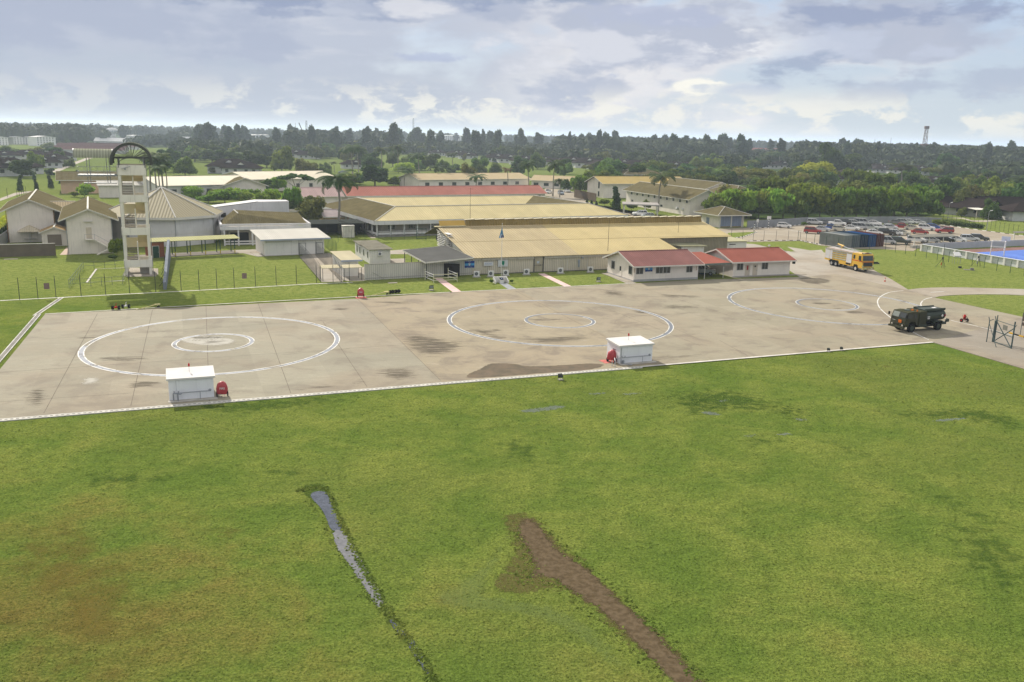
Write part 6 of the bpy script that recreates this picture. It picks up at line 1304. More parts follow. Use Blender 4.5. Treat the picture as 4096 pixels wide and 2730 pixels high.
mb = MB(); mb.box(-wbl-1.1, 1.0, -.42, .42, .62, .95); mb.box(-wbl+.4, -1.0, -.95, .95, .55, .85); mb.build('chassis', BLACK, lo_)
prof = [(-.95, .95), (-.95, 2.62), (-.1, 2.72), (.95, 2.66), (1.28, 1.85), (1.38, 1.1), (1.35, .72), (.78, .72), (.62, 1.2), (.3, 1.42), (-.3, 1.42), (-.62, 1.2), (-.72, .95)]
mb = MB(); mb.prism(prof, -W, W, 'y'); cb2 = mb.build('cab', OLG2, lo_)
for a_, b_ in ((-1.08, -.05), (.05, 1.08)): mb = MB(); mb.hexa([(.985, a_, 2.55), (.985, b_, 2.55), (1.245, b_, 1.92), (1.245, a_, 1.92), (1.03, a_, 2.56), (1.03, b_, 2.56), (1.29, b_, 1.93), (1.29, a_, 1.93)]); mb.build('windscreen', mat('clear dusty glass', (.22, .24, .22), .15, .05, 1) if a_ < -.5 else GLASSD, cb2)
for sd_ in (-1, 1):
    y0_, y = sd_*W, sd_*(W+.012); mb = MB(); mb.box(.15, .85, min(y0_, y), max(y0_, y), 1.85, 2.45); mb.box(-.6, -.15, min(y0_, y), max(y0_, y), 1.9, 2.4); mb.build('side_window', GLASSD, cb2)
    mb = MB(); mb.tube((1.25, sd_*1.25, 2.3), (1.45, sd_*1.5, 2.3), .02, 4); mb.box(1.38, 1.46, sd_*1.5-.12, sd_*1.5+.12, 2.0, 2.4); mb.build('mirror', BLACK, cb2)
    mb = MB(); mb.tube((1.36, sd_*.85, .95), (1.43, sd_*.85, .95), .13, 12); mb.build('headlight', CHR, cb2)
mb = MB(); mb.box(1.36, 1.395, .15, .62, 1.25, 1.62); mb.build('hazard_plate', mat('orange plate', (.75, .18, .02), .5), cb2)
mb = MB(); mb.box(1.395, 1.40, .22, .55, 1.4, 1.44); mb.build('plate_mark', DARKST, cb2)
glyphs((2, 4), .13, LETW, cb2, (1.392, -.65, 1.42), pi/2)
mb = MB(); mb.tube((-.1, 0, 2.68), (-.1, 0, 2.78), .42, 16); mb.build('roof_hatch', OLG, cb2)
mb = MB(); mb.box(1.32, 1.62, -1.25, 1.25, .55, .78); mb.tube((1.62, -1.3, .62), (1.62, 1.3, .62), .05, 6); mb.build('bumper', OLG2, cb2)
mb = MB(); mb.prism([(-1.12, .95), (-2.35, .95), (-2.35, 2.5), (-2.2, 2.68), (-1.3, 2.70), (-1.12, 2.55)], -W+.03, W-.03, 'y'); mb.build('pump_cabinet', OLG2, lo_)
def oval(x, n=24, a=1.16, b=.78, zc=1.95): return [(x, a*cos(2*pi*i/n), zc+b*(abs(sin(2*pi*i/n))**.85)*(1 if sin(2*pi*i/n) >= 0 else -1)) for i in range(n)]
mb = MB(); n = 24; rows = [(-2.45, 1.0), (-wbl-1.05, 1.0), (-wbl-1.2, .93), (-wbl-1.28, .7)]
for x, k in rows: mb.v += [(x, y*k, 1.95+(z-1.95)*k) for _, y, z in oval(x)]
for j in range(3):
    for i in range(n): mb.f.append((j*n+i, j*n+(i+1) % n, (j+1)*n+(i+1) % n, (j+1)*n+i)); mb.mi.append(0)
mb.f.append(tuple(range(n))); mb.f.append(tuple(3*n+i for i in range(n))); mb.mi += [0, 0]
tk = mb.build('tank', OLG, lo_, True)
mb = MB(); mb.box(-wbl-1.05, -2.3, -.95, .95, 2.62, 2.80); mb.box(-wbl-1.1, -2.2, -1.0, -.9, 2.62, 2.92); mb.box(-wbl-1.1, -2.2, .9, 1.0, 2.62, 2.92); mb.box(-wbl-.4, -wbl+.2, -.2, .2, 2.8, 2.83, 1); mb.build('tank_walkway', [OLG, LETW], tk)
mb = MB(); yy = W-.02
for z in (1.85, 1.62): mb.box(-2.95, -2.55, yy-.03, yy+.005, z, z+.1)
mb.build('white_marking', LETW, tk)
mb = MB(); c = (-wbl-.45, yy-.05);
for dx_, mi in ((0, 0), (-.48, 1)): mb.poly([(c[0]+dx_, yy+.012, 2.2), (c[0]+dx_+.2, yy+.012, 1.97), (c[0]+dx_, yy+.012, 1.74), (c[0]+dx_-.2, yy+.012, 1.97)], mi)
mb.build('hazard_diamond', [LETW, mat('diamond dark red', (.2, .03, .04), .5)], tk)
for x in (0, -wbl):
    for sd_ in (-1, 1): cyl_wheel(lo_, x, sd_*W, .56, .36, sd_, rim=OLG)
mb = MB(); mb.box(-wbl-1.35, -wbl-.5, -1.2, 1.2, .75, 1.05); mb.box(-wbl-1.6, -wbl-1.3, 1.0, 1.25, 1.05, 1.35); mb.box(-wbl-1.75, -wbl-1.6, .85, 1.25, 1.05, 1.45); mb.build('rear_locker', OLG, lo_)
for sd_ in (-1, 1): mb = MB(); mb.prism([(-wbl+.75, .9), (-wbl+.6, 1.2), (-wbl-.6, 1.2), (-wbl-.75, .9), (-wbl-.75, .95), (-wbl-.6, 1.28), (-wbl+.6, 1.28), (-wbl+.8, .95)][::-1], sd_*W-.38*(sd_ > 0), sd_*W+.38*(sd_ < 0), 'y'); mb.build('mudguard', OLG, lo_)
mb = MB(); mb.box(-1.05, -.9, -.15, .15, 2.62, 2.8); mb.tube((-1.0, .8, 2.65), (-1.0, .8, 2.85), .08, 8); mb.build('beacon', mat('amber beacon', (.55, .16, .03), .3), lo_)
for sd_ in (-1, 1): mb = MB(); mb.box(-2.6, -1.2, sd_*1.15-.25*(sd_ > 0), sd_*1.15+.25*(sd_ < 0), .6, .95); mb.build('side_locker', OLG, lo_)
def car_proto(kind):
    P = {'saloon': dict(L=4.5, W=1.72, body=[(-2.2, .32), (-2.25, .62), (-2.18, .92), (-1.5, .98), (.95, .98), (2.0, .84), (2.22, .62), (2.2, .3)], cab=[(-1.75, .96), (-1.05, 1.38), (.15, 1.42), (1.15, .96)]),
         'hatch': dict(L=4.0, W=1.70, body=[(-1.95, .32), (-2.0, .62), (-1.95, 1.0), (1.0, 1.0), (1.8, .86), (2.0, .62), (2.0, .3)], cab=[(-1.9, .98), (-1.6, 1.48), (.2, 1.52), (1.3, .98)]),
         'suv': dict(L=4.7, W=1.85, body=[(-2.25, .42), (-2.3, .75), (-2.25, 1.12), (1.05, 1.14), (2.15, 1.02), (2.3, .75), (2.3, .4)], cab=[(-2.2, 1.1), (-1.95, 1.72), (.15, 1.76), (1.05, 1.12)]),
         'pickup': dict(L=5.0, W=1.80, body=[(-2.5, .45), (-2.55, 1.05), (-.85, 1.05), (-.8, 1.1), (1.2, 1.1), (2.3, 1.0), (2.5, .75), (2.5, .42)], cab=[(-.9, 1.08), (-.75, 1.7), (.5, 1.74), (1.35, 1.1)]),
         'van': dict(L=4.8, W=1.82, body=[(-2.35, .38), (-2.4, .8), (-2.35, 1.12), (1.55, 1.1), (2.3, .85), (2.4, .6), (2.38, .35)], cab=[(-2.33, 1.1), (-2.2, 1.85), (.9, 1.9), (1.85, 1.05)])}[kind]
    t = thing('parked_car', 'proto', 'car', (0, 0, -50)); W = P['W']/2
    paint, h = newmat('car paint '+kind, .25, 0, .5)
    oi = h.n('ShaderNodeObjectInfo'); h.l(oi.outputs['Color'], h.bsdf.inputs['Base Color']); h.bsdf.inputs['Coat Weight'].default_value = .6
    mb = MB(); pr = P['body']; n = len(pr); rows = [(-W, .90), (-W*.86, 1.0), (W*.86, 1.0), (W, .90)]
    zc = .62
    for y, k in rows:
        for x, z in pr: mb.v.append((x*(.97 if k < 1 else 1), y, zc+(z-zc)*(k if z > zc else 1)))
    for j in range(3):
        for i in range(n): q_ = (i+1) % n; mb.f.append((j*n+i, (j+1)*n+i, (j+1)*n+q_, j*n+q_)); mb.mi.append(0)
    mb.f.append(tuple(range(n))); mb.f.append(tuple(3*n+i for i in reversed(range(n)))); mb.mi += [0, 0]
    mb.build('body', paint, t)
    c = P['cab']; zt = c[1][1]
    mb = MB(); ins = .16
    B0 = [(x, z) for x, z in c]
    for y0_, k in ((-W+.04, 0), (W-.04, 0)):
        pass
    lo = [(c[0][0], -W+.05, c[0][1]), (c[3][0], -W+.05, c[3][1]), (c[3][0], W-.05, c[3][1]), (c[0][0], W-.05, c[0][1])]
    hi = [(c[1][0], -W+ins+.05, c[1][1]), (c[2][0], -W+ins+.05, c[2][1]), (c[2][0], W-ins-.05, c[2][1]), (c[1][0], W-ins-.05, c[1][1])]
    mb.hexa(lo+hi); gh = mb.build('windows', GLASSD, t)
    mb = MB(); mb.hexa([(a[0]*1.01, a[1]*1.03, a[2]-.05) for a in hi]+[(a[0]*.98, a[1]*.97, a[2]+.04) for a in hi])
    for i in range(4): mb.tube(lo[i], hi[i], .07, 4)
    for s_ in (-1, 1):
        for f in (.42, .72): x0 = lo[0][0]+(lo[1][0]-lo[0][0])*f; x1 = hi[0][0]+(hi[1][0]-hi[0][0])*f; mb.tube((x0, s_*(W-.05), lo[0][2]), (x1, s_*(W-ins-.05), hi[0][2]), .035, 4)
    mb.build('roof', paint, t)
    r = .31 if kind in ('saloon', 'hatch') else .36; wx = P['L']/2-.85
    for x in (-wx, wx):
        for s_ in (-1, 1): cyl_wheel(t, x, s_*W, r, .2, s_, rim=RIMG, n=14)
    for s_ in (-1, 1):
        mb = MB(); mb.box(pr[-2][0]-.28, pr[-2][0]-.0, s_*W*.72-.16, s_*W*.72+.16, .62, .80); mb.build('headlight', CHR, t)
        mb = MB(); mb.box(pr[1][0]-.02, pr[1][0]+.15, s_*W*.8-.1, s_*W*.8+.1, .7, .95); mb.build('tail_light', REDP, t)
    mb = MB(); mb.box(pr[-1][0]-.12, pr[-1][0]+.06, -W*.85, W*.85, .28, .48); mb.box(pr[0][0]-.06, pr[0][0]+.12, -W*.85, W*.85, .3, .5); mb.build('bumper', DARKST, t)
    return t
PROT = {k: proto_tree(car_proto(k)) for k in ('saloon', 'hatch', 'suv', 'pickup', 'van')}
CC = {'white': (.78, .78, .76), 'silver': (.50, .51, .51), 'grey': (.16, .165, .17), 'dark grey': (.045, .048, .05), 'black': (.012, .012, .014), 'red': (.32, .012, .016), 'blue': (.03, .09, .32), 'cream': (.55, .52, .42), 'dark green': (.02, .04, .032), 'light green grey': (.42, .45, .41), 'pale blue': (.30, .36, .42), 'maroon': (.16, .02, .02)}
used_p = set()
def car(kind, col, pos, hd, label, group='cars in the car park'):
    tr = PROT[kind]
    if kind not in used_p: used_p.add(kind); o = tr[0]; o.location = pos; o.rotation_euler = (0, 0, hd); o['label'] = label
    else: o = dup(tr, pos, hd, label=label)
    if group: o['group'] = group
    elif 'group' in o: del o['group']
    for c in o.children: c.color = (*CC[col], 1)
    return o
def paint_all():
    bpy.context.view_layer.update()
    for o in bpy.data.objects:
        if o.get('category') == 'car' and 'paint' in o:
            for c in o.children: c.color = (*CC[o['paint']], 1)
            del o['paint']
_car = car
def car(kind, col, pos, hd, label, group='cars in the car park'): o = _car(kind, col, pos, hd, label, group); o['paint'] = col; return o
A1 = radians(-24)
KW = {'saloon': 'saloon car', 'hatch': 'hatchback', 'suv': 'off-roader', 'pickup': 'pick-up truck', 'van': 'people carrier'}
ROWS = [
 ('back row along the grey wall', A1, [('R6', 470, 1448, 'hatch', 'white'), ('R6', 875, 1405, 'suv', 'silver'), ('R6', 1020, 1402, 'saloon', 'grey'), ('R6', 1180, 1418, 'pickup', 'white'), ('R6', 1300, 1416, 'suv', 'black'), ('R6', 1400, 1408, 'hatch', 'silver'), ('R6', 1505, 1405, 'van', 'silver'), ('R6', 1670, 1410, 'saloon', 'white'), ('R7', 300, 1400, 'saloon', 'grey'), ('R7', 400, 1402, 'suv', 'light green grey'), ('R7', 480, 1392, 'saloon', 'white'), ('R7', 590, 1398, 'saloon', 'silver')]),
 ('second row of the car park', A1, [('R6', 850, 1525, 'suv', 'red'), ('R6', 975, 1492, 'saloon', 'silver'), ('R6', 1080, 1480, 'pickup', 'blue'), ('R6', 1210, 1490, 'hatch', 'cream'), ('R6', 1370, 1478, 'saloon', 'white'), ('R6', 1478, 1470, 'van', 'silver'), ('R6', 1620, 1478, 'suv', 'light green grey'), ('R6', 1740, 1470, 'hatch', 'white'), ('R6', 1880, 1468, 'saloon', 'silver'), ('R7', 215, 1462, 'hatch', 'silver'), ('R7', 365, 1465, 'pickup', 'red'), ('R7', 515, 1475, 'saloon', 'cream'), ('R7', 700, 1480, 'suv', 'white'), ('R7', 790, 1462, 'hatch', 'blue')]),
 ('third row beside the containers', A1, [('R6', 1675, 1540, 'saloon', 'white'), ('R6', 1840, 1545, 'suv', 'black'), ('R7', 285, 1545, 'hatch', 'white'), ('R7', 375, 1545, 'saloon', 'cream'), ('R7', 615, 1530, 'saloon', 'red')]),
 ('front row by the sheet canopy', radians(-20), [('S7', 985, 320, 'van', 'silver'), ('S7', 1130, 322, 'suv', 'dark green'), ('S7', 1292, 308, 'suv', 'white'), ('S7', 1445, 308, 'hatch', 'silver'), ('S7', 1575, 304, 'suv', 'black'), ('S7', 1700, 300, 'saloon', 'white'), ('S7', 1825, 296, 'suv', 'silver'), ('S7', 1922, 290, 'suv', 'dark grey')])]
LC = {}
for rn, hd, lst in ROWS:
    for q in lst: LC.setdefault((rn, q[3], q[4]), []).append(q)
for rn, hd, lst in ROWS:
    for i, (k, u, v, kd, cl) in enumerate(lst): car(kd, cl, g(k, u, v)+Vector((0, .9, .04)), hd+random.uniform(-.06, .06), f'{cl} {KW[kd]}, {rn}'+('' if len(LC[(rn, kd, cl)]) < 2 else f', {["left", "right", "rightmost"][LC[(rn, kd, cl)].index((k, u, v, kd, cl))]} of its likes'))
car('suv', 'red', g('S7', 1575, 212)+Vector((0, .9, .04)), radians(172), 'red off-roader with a black spare wheel cover at the right end of the car park')
car('pickup', 'white', g('R4', 1310, 985)+Vector((0, 1, .02)), radians(-110), 'white pick-up truck parked behind the salmon red roof', 'cars in the yard behind the long red roof')
car('suv', 'pale blue', g('R4', 1480, 1002)+Vector((0, 1, .02)), radians(-80), 'white blue car under the small palm behind the courtyard block', 'cars in the yard behind the long red roof')
car('saloon', 'silver', g('R4', 1565, 972)+Vector((0, 1, .02)), radians(-70), 'silver car beside the leafy trees behind the courtyard block', 'cars in the yard behind the long red roof')
car('suv', 'white', g('R5', 535, 1285)+Vector((0, 1, .02)), radians(185), 'white off-roader by the porch of the two storey block', None)
car('hatch', 'silver', g('R5', 640, 1312)+Vector((0, 1, .02)), radians(185), 'silver car half hidden behind the mustard ridge', None)
car('saloon', 'pale blue', g('R3', 560, 712)+Vector((0, 1, .02)), radians(175), 'pale car on the track beyond the long cream roof', None)
car('saloon', 'blue', g('R4', 600, 578)+Vector((0, 1, .02)), radians(175), 'blue car in front of a dark roofed house on the middle field', None)
car('hatch', 'white', g('R4', 365, 552)+Vector((0, 1, .02)), radians(5), 'white car under small trees on the middle field', None)
car('suv', 'light green grey', g('S6', 1290, 570)+Vector((.2, 2.2, .03)), radians(-20), 'grey off-roader parked under the red carport', None)
paint_all()
cA, cB = g('S7', 335, 320), g('S7', 555, 357)
CT = [('ribbed grey shipping container, leftmost of the row', (.20, .21, .205)), ('ribbed slate grey shipping container second from the left', (.10, .12, .135)), ('ribbed navy shipping container third from the left', (.012, .03, .055)), ('ribbed blue shipping container fourth from the left', (.014, .055, .155)), ('ribbed maroon shipping container, rightmost of the row', (.075, .026, .022))]
e2 = (cA-cB).normalized(); e1 = Vector((cos(radians(24)), sin(radians(24)), 0)); Lc = 8.0
for i, (lb_, cl) in enumerate(CT):
    p = cB+e1*(2.5*i-2.5*(0))+Vector((0, 0, .04));
    if i == 0: pass
    t = thing('shipping_container', lb_, 'container', p-e1*2.5 if False else p, radians(24), 'shipping containers at the car park edge')
    L = 2.44; D = Lc-2*0; H = 2.9
    cm = mat('container '+str(i), cl, .6, .12, .8, streak=.2); mb = MB(); mb.box(.05, L-.05, .05, D-.05, .1, H-.05)
    nr = 26
    for k in range(nr):
        y = .15+(D-.3)*k/nr
        for x in (.0, L-.055): mb.box(x, x+.055, y, y+(D-.3)/nr*.55, .2, H-.15)
    mb.build('body', cm, t)
    mb = MB()
    for x in (0, L-.12):
        for y in (0, D-.12): mb.box(x, x+.12, y, y+.12, 0, H)
    for z in (0, H-.12): mb.box(0, L, .0, .1, z, z+.12); mb.box(0, L, D-.1, D, z, z+.12); mb.box(0, .1, .1, D-.1, z, z+.12); mb.box(L-.1, L, .1, D-.1, z, z+.12)
    mb.build('frame', cm, t)
    for k in range(2):
        mb = MB(); x = .14+k*1.09; mb.box(x, x+1.06, .0, .05, .15, H-.15); dr = mb.build('door', cm, t); mb = MB();
        for dx_ in (.3, .75): mb.tube((x+dx_, -.03, .2), (x+dx_, -.03, H-.2), .02, 4)
        mb.build('lock_bar', STEEL, dr)
for (k, pts, z, lb_) in (('S7', [(1262, 248), (1700, 238), (1600, 212), (1210, 226)], 2.6, 'flat grey sheet canopy over cars in the car park'), ('S7', [(2258, 205), (2600, 200), (2600, 185), (2240, 190)], 2.6, 'flat grey sheet canopy at the right picture edge')):
    P_ = [g(k, u, v, z) for u, v in pts]; o0 = Vector((P_[0][0], P_[0][1], 0)); t = thing('car_canopy', lb_, 'canopy', o0)
    mb = MB(); mb.slab([p-o0 for p in P_], .12); mb.build('roof', mat('dull canopy sheet', (.17, .165, .145), .7, .1, .6), t)
    for f in (.03, .36, .68, .97): p = P_[0]*(1-f)+P_[1]*f-o0+Vector((0, .4, 0)); mb = MB(); mb.box(p[0]-.1, p[0]+.1, p[1]-.1, p[1]+.1, 0, z-.1); mb.build('post', TRIM, t)
kb = thing('concrete_block', 'low concrete block wall under the car park canopy', 'barrier', g('S7', 1242, 360), radians(22)); mb = MB(); mb.box(0, 3.6, 0, .8, 0, .7); mb.build('block', CONC, kb)
SIGNP = [('R5', 2055, 1500, 2055, 1375), ('R5', 2095, 1460, 2105, 1360), ('R5', 2245, 1450, 2255, 1320)]
for i, (k, u, v, u2, v2) in enumerate(SIGNP):
    b_ = g(k, u, v); H_ = hz(k, u2, v2, b_); t = thing('striped_post', ['black and white striped post nearest the entrance fence', 'black and white striped post with a small plate at the entrance', 'black and white striped post with a white sign before the tree row'][i], 'sign post', b_)
    mb = MB(); n = 8
    for j in range(n): mb.tube((0, 0, H_*j/n), (0, 0, H_*(j+1)/n), .09, 6, mi=j % 2)
    mb.build('pole', [WK, BK], t)
    if i: mb = MB(); mb.box(-.35*i*.8, .35*i*.8, -.03, .03, H_-.2, H_+.7); mb.build('sign_plate', WHITE, t)
def wins(root, f, L, D, z, h_, w_, step, s0=1.0, n=1):
    s_ = s0
    while s_+w_ < (D if f in 'LR' else L)-.4: window(root, f, L, D, s_, z, w_, h_, n); s_ += step
def gb_(name, label, O, rz, L, D, he, hr, ax, wm, rm, ov=.8, wn=(), hip=False, group=None, cat='building', **kw):
    t = thing(name, label, cat, (O[0], O[1], 0), rz, group)
    if hip: mb = MB(); mb.box(0, L, 0, D, -.05, he); mb.build('wall', wm, t); roof_hip(t, 0, L, 0, D, he, hr, rm, ov, **kw)
    else: wall_gable(t, 0, L, 0, D, he, hr-.1, ax, wm); roof_gable(t, 0, L, 0, D, he, hr, ax, rm, ov, **kw)
    for (f, z, h_, w_, st_, s0) in wn: wins(t, f, L, D, z, h_, w_, st_, s0)
    return t
cy = thing('courtyard_block', 'large four winged courtyard block with cream and olive hipped roofs and white verandas', 'building', (-32, 204.3, 0), radians(28))
LX, LY, WG, ho = 69.5, 44.5, 14.6, 3.85; hh = 6.4; h2 = WG/2
mb = MB(); mb.box(2.0, LX-2, 2.2, WG-1, 0, ho); mb.box(2.0, WG-1, WG-1, LY-2, 0, ho); mb.box(WG-1, LX-2, LY-WG+1, LY-2, 0, ho); mb.box(LX-WG+1, LX-2, WG-1, LY-WG+1, 0, ho); mb.build('wall', mat('veranda wall beige', (.42, .38, .32), .85, .06, .5), cy)
mb = MB(); o = -.6
O_ = [(o, o), (LX-o, o), (LX-o, LY-o), (o, LY-o)]; M_ = [(h2, h2), (LX-h2, h2), (LX-h2, LY-h2), (h2, LY-h2)]; I_ = [(WG-o, WG-o), (LX-WG+o, WG-o), (LX-WG+o, LY-WG+o), (WG-o, LY-WG+o)]
for i, (mo, mi_) in enumerate(((0, 1), (1, 1), (1, 0), (1, 1))):  # sun glint put into colour: cream slopes face the camera, olive the rest
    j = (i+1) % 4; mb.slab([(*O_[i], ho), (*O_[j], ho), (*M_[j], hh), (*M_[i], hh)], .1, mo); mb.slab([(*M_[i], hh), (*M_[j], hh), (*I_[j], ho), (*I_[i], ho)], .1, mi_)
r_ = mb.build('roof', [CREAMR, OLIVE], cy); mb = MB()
for i in range(4): j = (i+1) % 4; mb.tube((*O_[i], ho+.05), (*M_[i], hh+.05), .1, 5); mb.tube((*M_[i], hh+.05), (*M_[j], hh+.05), .1, 5)
mb.build('ridge_cap', TRIM, r_)
mb = MB(); mb.box(o, LX-o, o-.05, o+.35, ho-.95, ho-.06); mb.box(o-.05, o+.35, o+.35, LY-o, ho-.95, ho-.06); mb.box(-.1, LX, 0, .15, .55, 1.05); mb.box(0, .15, .15, LY, .55, 1.05); mb.box(-.1, LX, 0, .12, 1.25, 1.35); mb.build('fascia', WALLG, cy)
mb = MB(); mb.box(-.3, LX, -.2, 2.2, 0, .42); mb.box(-.2, 2.2, 2.2, LY, 0, .42); mb.build('plinth', mat('mossy plinth', (.22, .21, .19), .9, .2, 1.0), cy)
for i in range(20): mb = MB(); x = i*3.35; mb.box(x, x+.28, .0, .3, .42, ho-.9); mb.build('column', WALLG, cy)
for i in range(1, 12): mb = MB(); y = i*3.4; mb.box(0, .28, y, y+.28, .42, ho-.9); mb.build('column', WALLG, cy)
for i in range(7): window(cy, 'F', LX, LY, 3.5+i*5.2, 1.5, 1.8, 1.1, 3)
for c in [o for o in bpy.data.objects if o.parent == cy and o.name.startswith('window')]: c.location = (0, 2.2, 0)
lr = thing('link_roofs', 'strip of low cream roofs with white fascia just behind the hangar ridge', 'building', (-21, 190.5, 0), radians(25)); mb = MB()
mb.slab([(13, 0, 3.6), (26, 0, 3.6), (24, 3.2, 4.0), (13, 3.2, 4.0)], .12); mb.slab([(34, -.5, 3.5), (70, .5, 3.5), (70, 3.2, 3.8), (34, 2.4, 3.8)], .12); mb.build('roof', CREAMR, lr)
mb = MB(); mb.box(13, 26, -.1, 0, 2.7, 3.6); mb.box(34, 70, -.6, -.5, 2.6, 3.5); mb.box(13.5, 25.5, .3, 3, 0, 3.4); mb.box(34.5, 69.5, 1, 2.4, 0, 3.4); mb.build('wall', WALLG, lr)
mb = MB(); mb.slab([(25, -1.5, 3.3), (30, -1.5, 4.7), (30, 5, 4.7), (25, 5, 3.3)], .1); mb.slab([(30, -1.5, 4.7), (35, -1.5, 3.3), (35, 5, 3.3), (30, 5, 4.7)], .1); mb.build('roof', mat('tan gable sheet', (.33, .25, .16), .7), lr)
a, b = g('R3', 640, 998, 3.4), g('R4', 1268, 966, 3.4); L = (b-a).length
t = gb_('long_block', 'very long low block with a salmon red roof behind the courtyard block', a, vdir(a, b), L, 11, 3.2, 5.6, 'x', WALL, PINKR, .7, (('F', 1.5, .9, 1.3, 4.2, 1.5),))
a, b = g('R3', 55, 1008, 3.4), g('R3', 560, 1000, 3.4); L = (b-a).length
gb_('long_block', 'low block with a bleached pink roof left of the tall coconut palm', a, vdir(a, b), L, 10, 3.2, 5.6, 'x', WALL, mat('bleached pink roof', (.50, .36, .33), .65, .06, .3, stripe=('x', .6, .08)), .7)
a = g('R3', 330, 1265, 3.0); b = g('R3', 690, 1260, 3.0)
gb_('shed', 'low shed with a lilac grey roof and apricot eaves behind the coconut palm', a, vdir(a, b), (b-a).length, 7, 2.6, 4.0, 'x', WALLP, mat('lilac grey roof', (.40, .34, .33), .7, .1, .5), .5)
mb = MB()
sh2 = thing('dark_shelter', 'long dark open shelter below the lilac grey roof', 'shelter', g('R3', 130, 1560), radians(24)); mb.slab([(0, 0, 2.9), (15, 0, 2.9), (15, 8, 3.1), (0, 8, 3.1)], .15); mb.box(0, 15, 7.6, 7.8, 0, 3); mb.build('roof', mat('near black sheet', (.05, .055, .05), .7), sh2)
for i in range(5): mb = MB(); mb.box(i*3.6+.1, i*3.6+.25, .1, .25, 0, 2.8); mb.build('post', DARKST, sh2)
a, b = g('R2', 130, 868, 5.0), g('R2', 1405, 842, 5.0)
gb_('long_block', 'long block with a pale cream roof behind the octagonal hall', a, vdir(a, b), (b-a).length, 26, 4.8, 7.0, 'x', WALLW, CREAMP, .8, (('F', 1.6, 1.8, 2.6, 6.5, 3.0),))
a, b = g('R2', 1340, 786, 5.0), g('R3', 500, 764, 5.0)
gb_('long_block', 'cream roofed block stretching right behind the feathery tree', a, vdir(a, b), (b-a).length, 26, 4.8, 7.0, 'x', WALL, CREAMP, .8, (('F', 1.2, 1.6, 1.6, 6.0, 2.0),))
a, b = g('R3', 1590, 792, 4.0), g('R4', 1060, 776, 4.0)
gb_('long_block', 'long cream building with tan roof beyond the red roof', a, vdir(a, b), (b-a).length, 18, 3.8, 6.0, 'x', WALL, mat('tan far roof', (.42, .34, .21), .65, .05, .4), .7, (('F', 1.0, 1.5, 2.2, 7.0, 3.0),))
a, b = g('R4', 1090, 788, 4.0), g('R4', 1590, 826, 4.0)
gb_('long_block', 'lower cream building with tan roof behind the two tall palms', a, vdir(a, b)+.5, 26, 12, 3.6, 5.6, 'x', WALL, MATS['tan far roof'], .7, (('F', 1.0, 1.4, 2.4, 5.0, 1.0),))
gb_('orange_hall', 'apricot walled hall with a grey olive roof behind the gabled blocks', g('R1', 820, 985), radians(26), 24, 20, 5.0, 7.2, 'x', WALLP, OLIVE, 1.4, (('F', 1.0, 2.2, 4.5, 8, 14.0),))
gb_('side_roof', 'pale ribbed roof block between the tower and the apricot hall', g('R1', 1330, 1040), radians(26), 14, 10, 4.2, 5.4, 'x', WALL, MATS['pale ribbed roof'], .5)
gb_('back_block', 'small olive roofed block with a white hip line behind the shrubs', g('R2', 1000, 1050), radians(24), 14, 12, 4.6, 7.0, 'y', WALL, OLIVEY, 1.0)
gb_('back_block', 'low cream wall building behind the green shrubs of the hall', g('R2', 700, 1050), radians(24), 18, 9, 4.2, 4.9, 'x', WALL, CREAMP, .4)
rb = g('R5', 1190, 1285); mid = rb+Vector((5.6, 2, 0)); hr_ = hz('R5', 1360, 935, mid)
t = gb_('two_storey_block', 'cream two storey block with olive roof behind the yellow hangar', rb, radians(19), 11.6, 46, 5.7, hr_, 'y', WALL, OLIVEY, 1.2, (('L', 3.9, 1.35, 1.2, 4.4, 1.4), ('L', 1.4, .7, 1.6, 11, 7)), ovg=1.0)
door(t, 'F', 11.6, 46, 8.2, 1.1, 2.2, BLUED, True, 3.0); mb = MB(); mb.box(8.0, 9.6, -.9, 0, 5.3, 5.4); mb.build('door_hood', TRIM, t)
for y in (3.6, 7.4): mb = MB(); mb.box(-.45, 0, y, y+.9, 1.6, 2.2); mb.build('wall_air_conditioner', WHITE, t)
t = thing('porch', 'flat roofed white porch at the foot of the two storey block', 'porch', g('R5', 420, 1260), radians(-5)); mb = MB(); mb.slab([(-3, -1, 3.3), (8.5, -2, 3.3), (8.5, 6, 3.5), (-3, 6, 3.5)], .35); mb.build('roof', mat('porch top', (.32, .30, .28), .8), t)
for x, y in ((-2.6, -.5), (4, -1.3), (8, -1.4), (8, 5), (-2.6, 5)): mb = MB(); mb.box(x, x+.3, y, y+.3, 0, 3.0); mb.build('post', TRIM, t)
gb_('two_storey_block', 'two storey wing with a mustard yellow gable roof at the back', g('R5', 40, 1045), radians(25), 40, 13, 6.0, 8.3, 'x', WALL, (mat('dull yellow roof', (.42, .32, .13), .65, .06, .3), OLIVE), 1.0, (('L', 3.6, 2.6, 1.2, 9, 3), ('L', .5, 2.0, 1.2, 9, 3)))
gb_('two_storey_block', 'olive roofed wing right of the mustard yellow wing', g('R5', 1415, 905, 6.0), radians(21), 13, 46, 5.8, 8.0, 'y', WALL, OLIVEY, 1.0)
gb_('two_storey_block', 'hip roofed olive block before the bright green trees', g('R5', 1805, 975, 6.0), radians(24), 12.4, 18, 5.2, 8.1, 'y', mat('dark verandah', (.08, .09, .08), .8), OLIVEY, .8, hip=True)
gb_('two_storey_block', 'small olive hipped roof at the very back of the complex', g('R5', 330, 722, 6.0), radians(22), 24, 14, 5.8, 8.2, 'x', WALL, OLIVE, 1.0, hip=True)
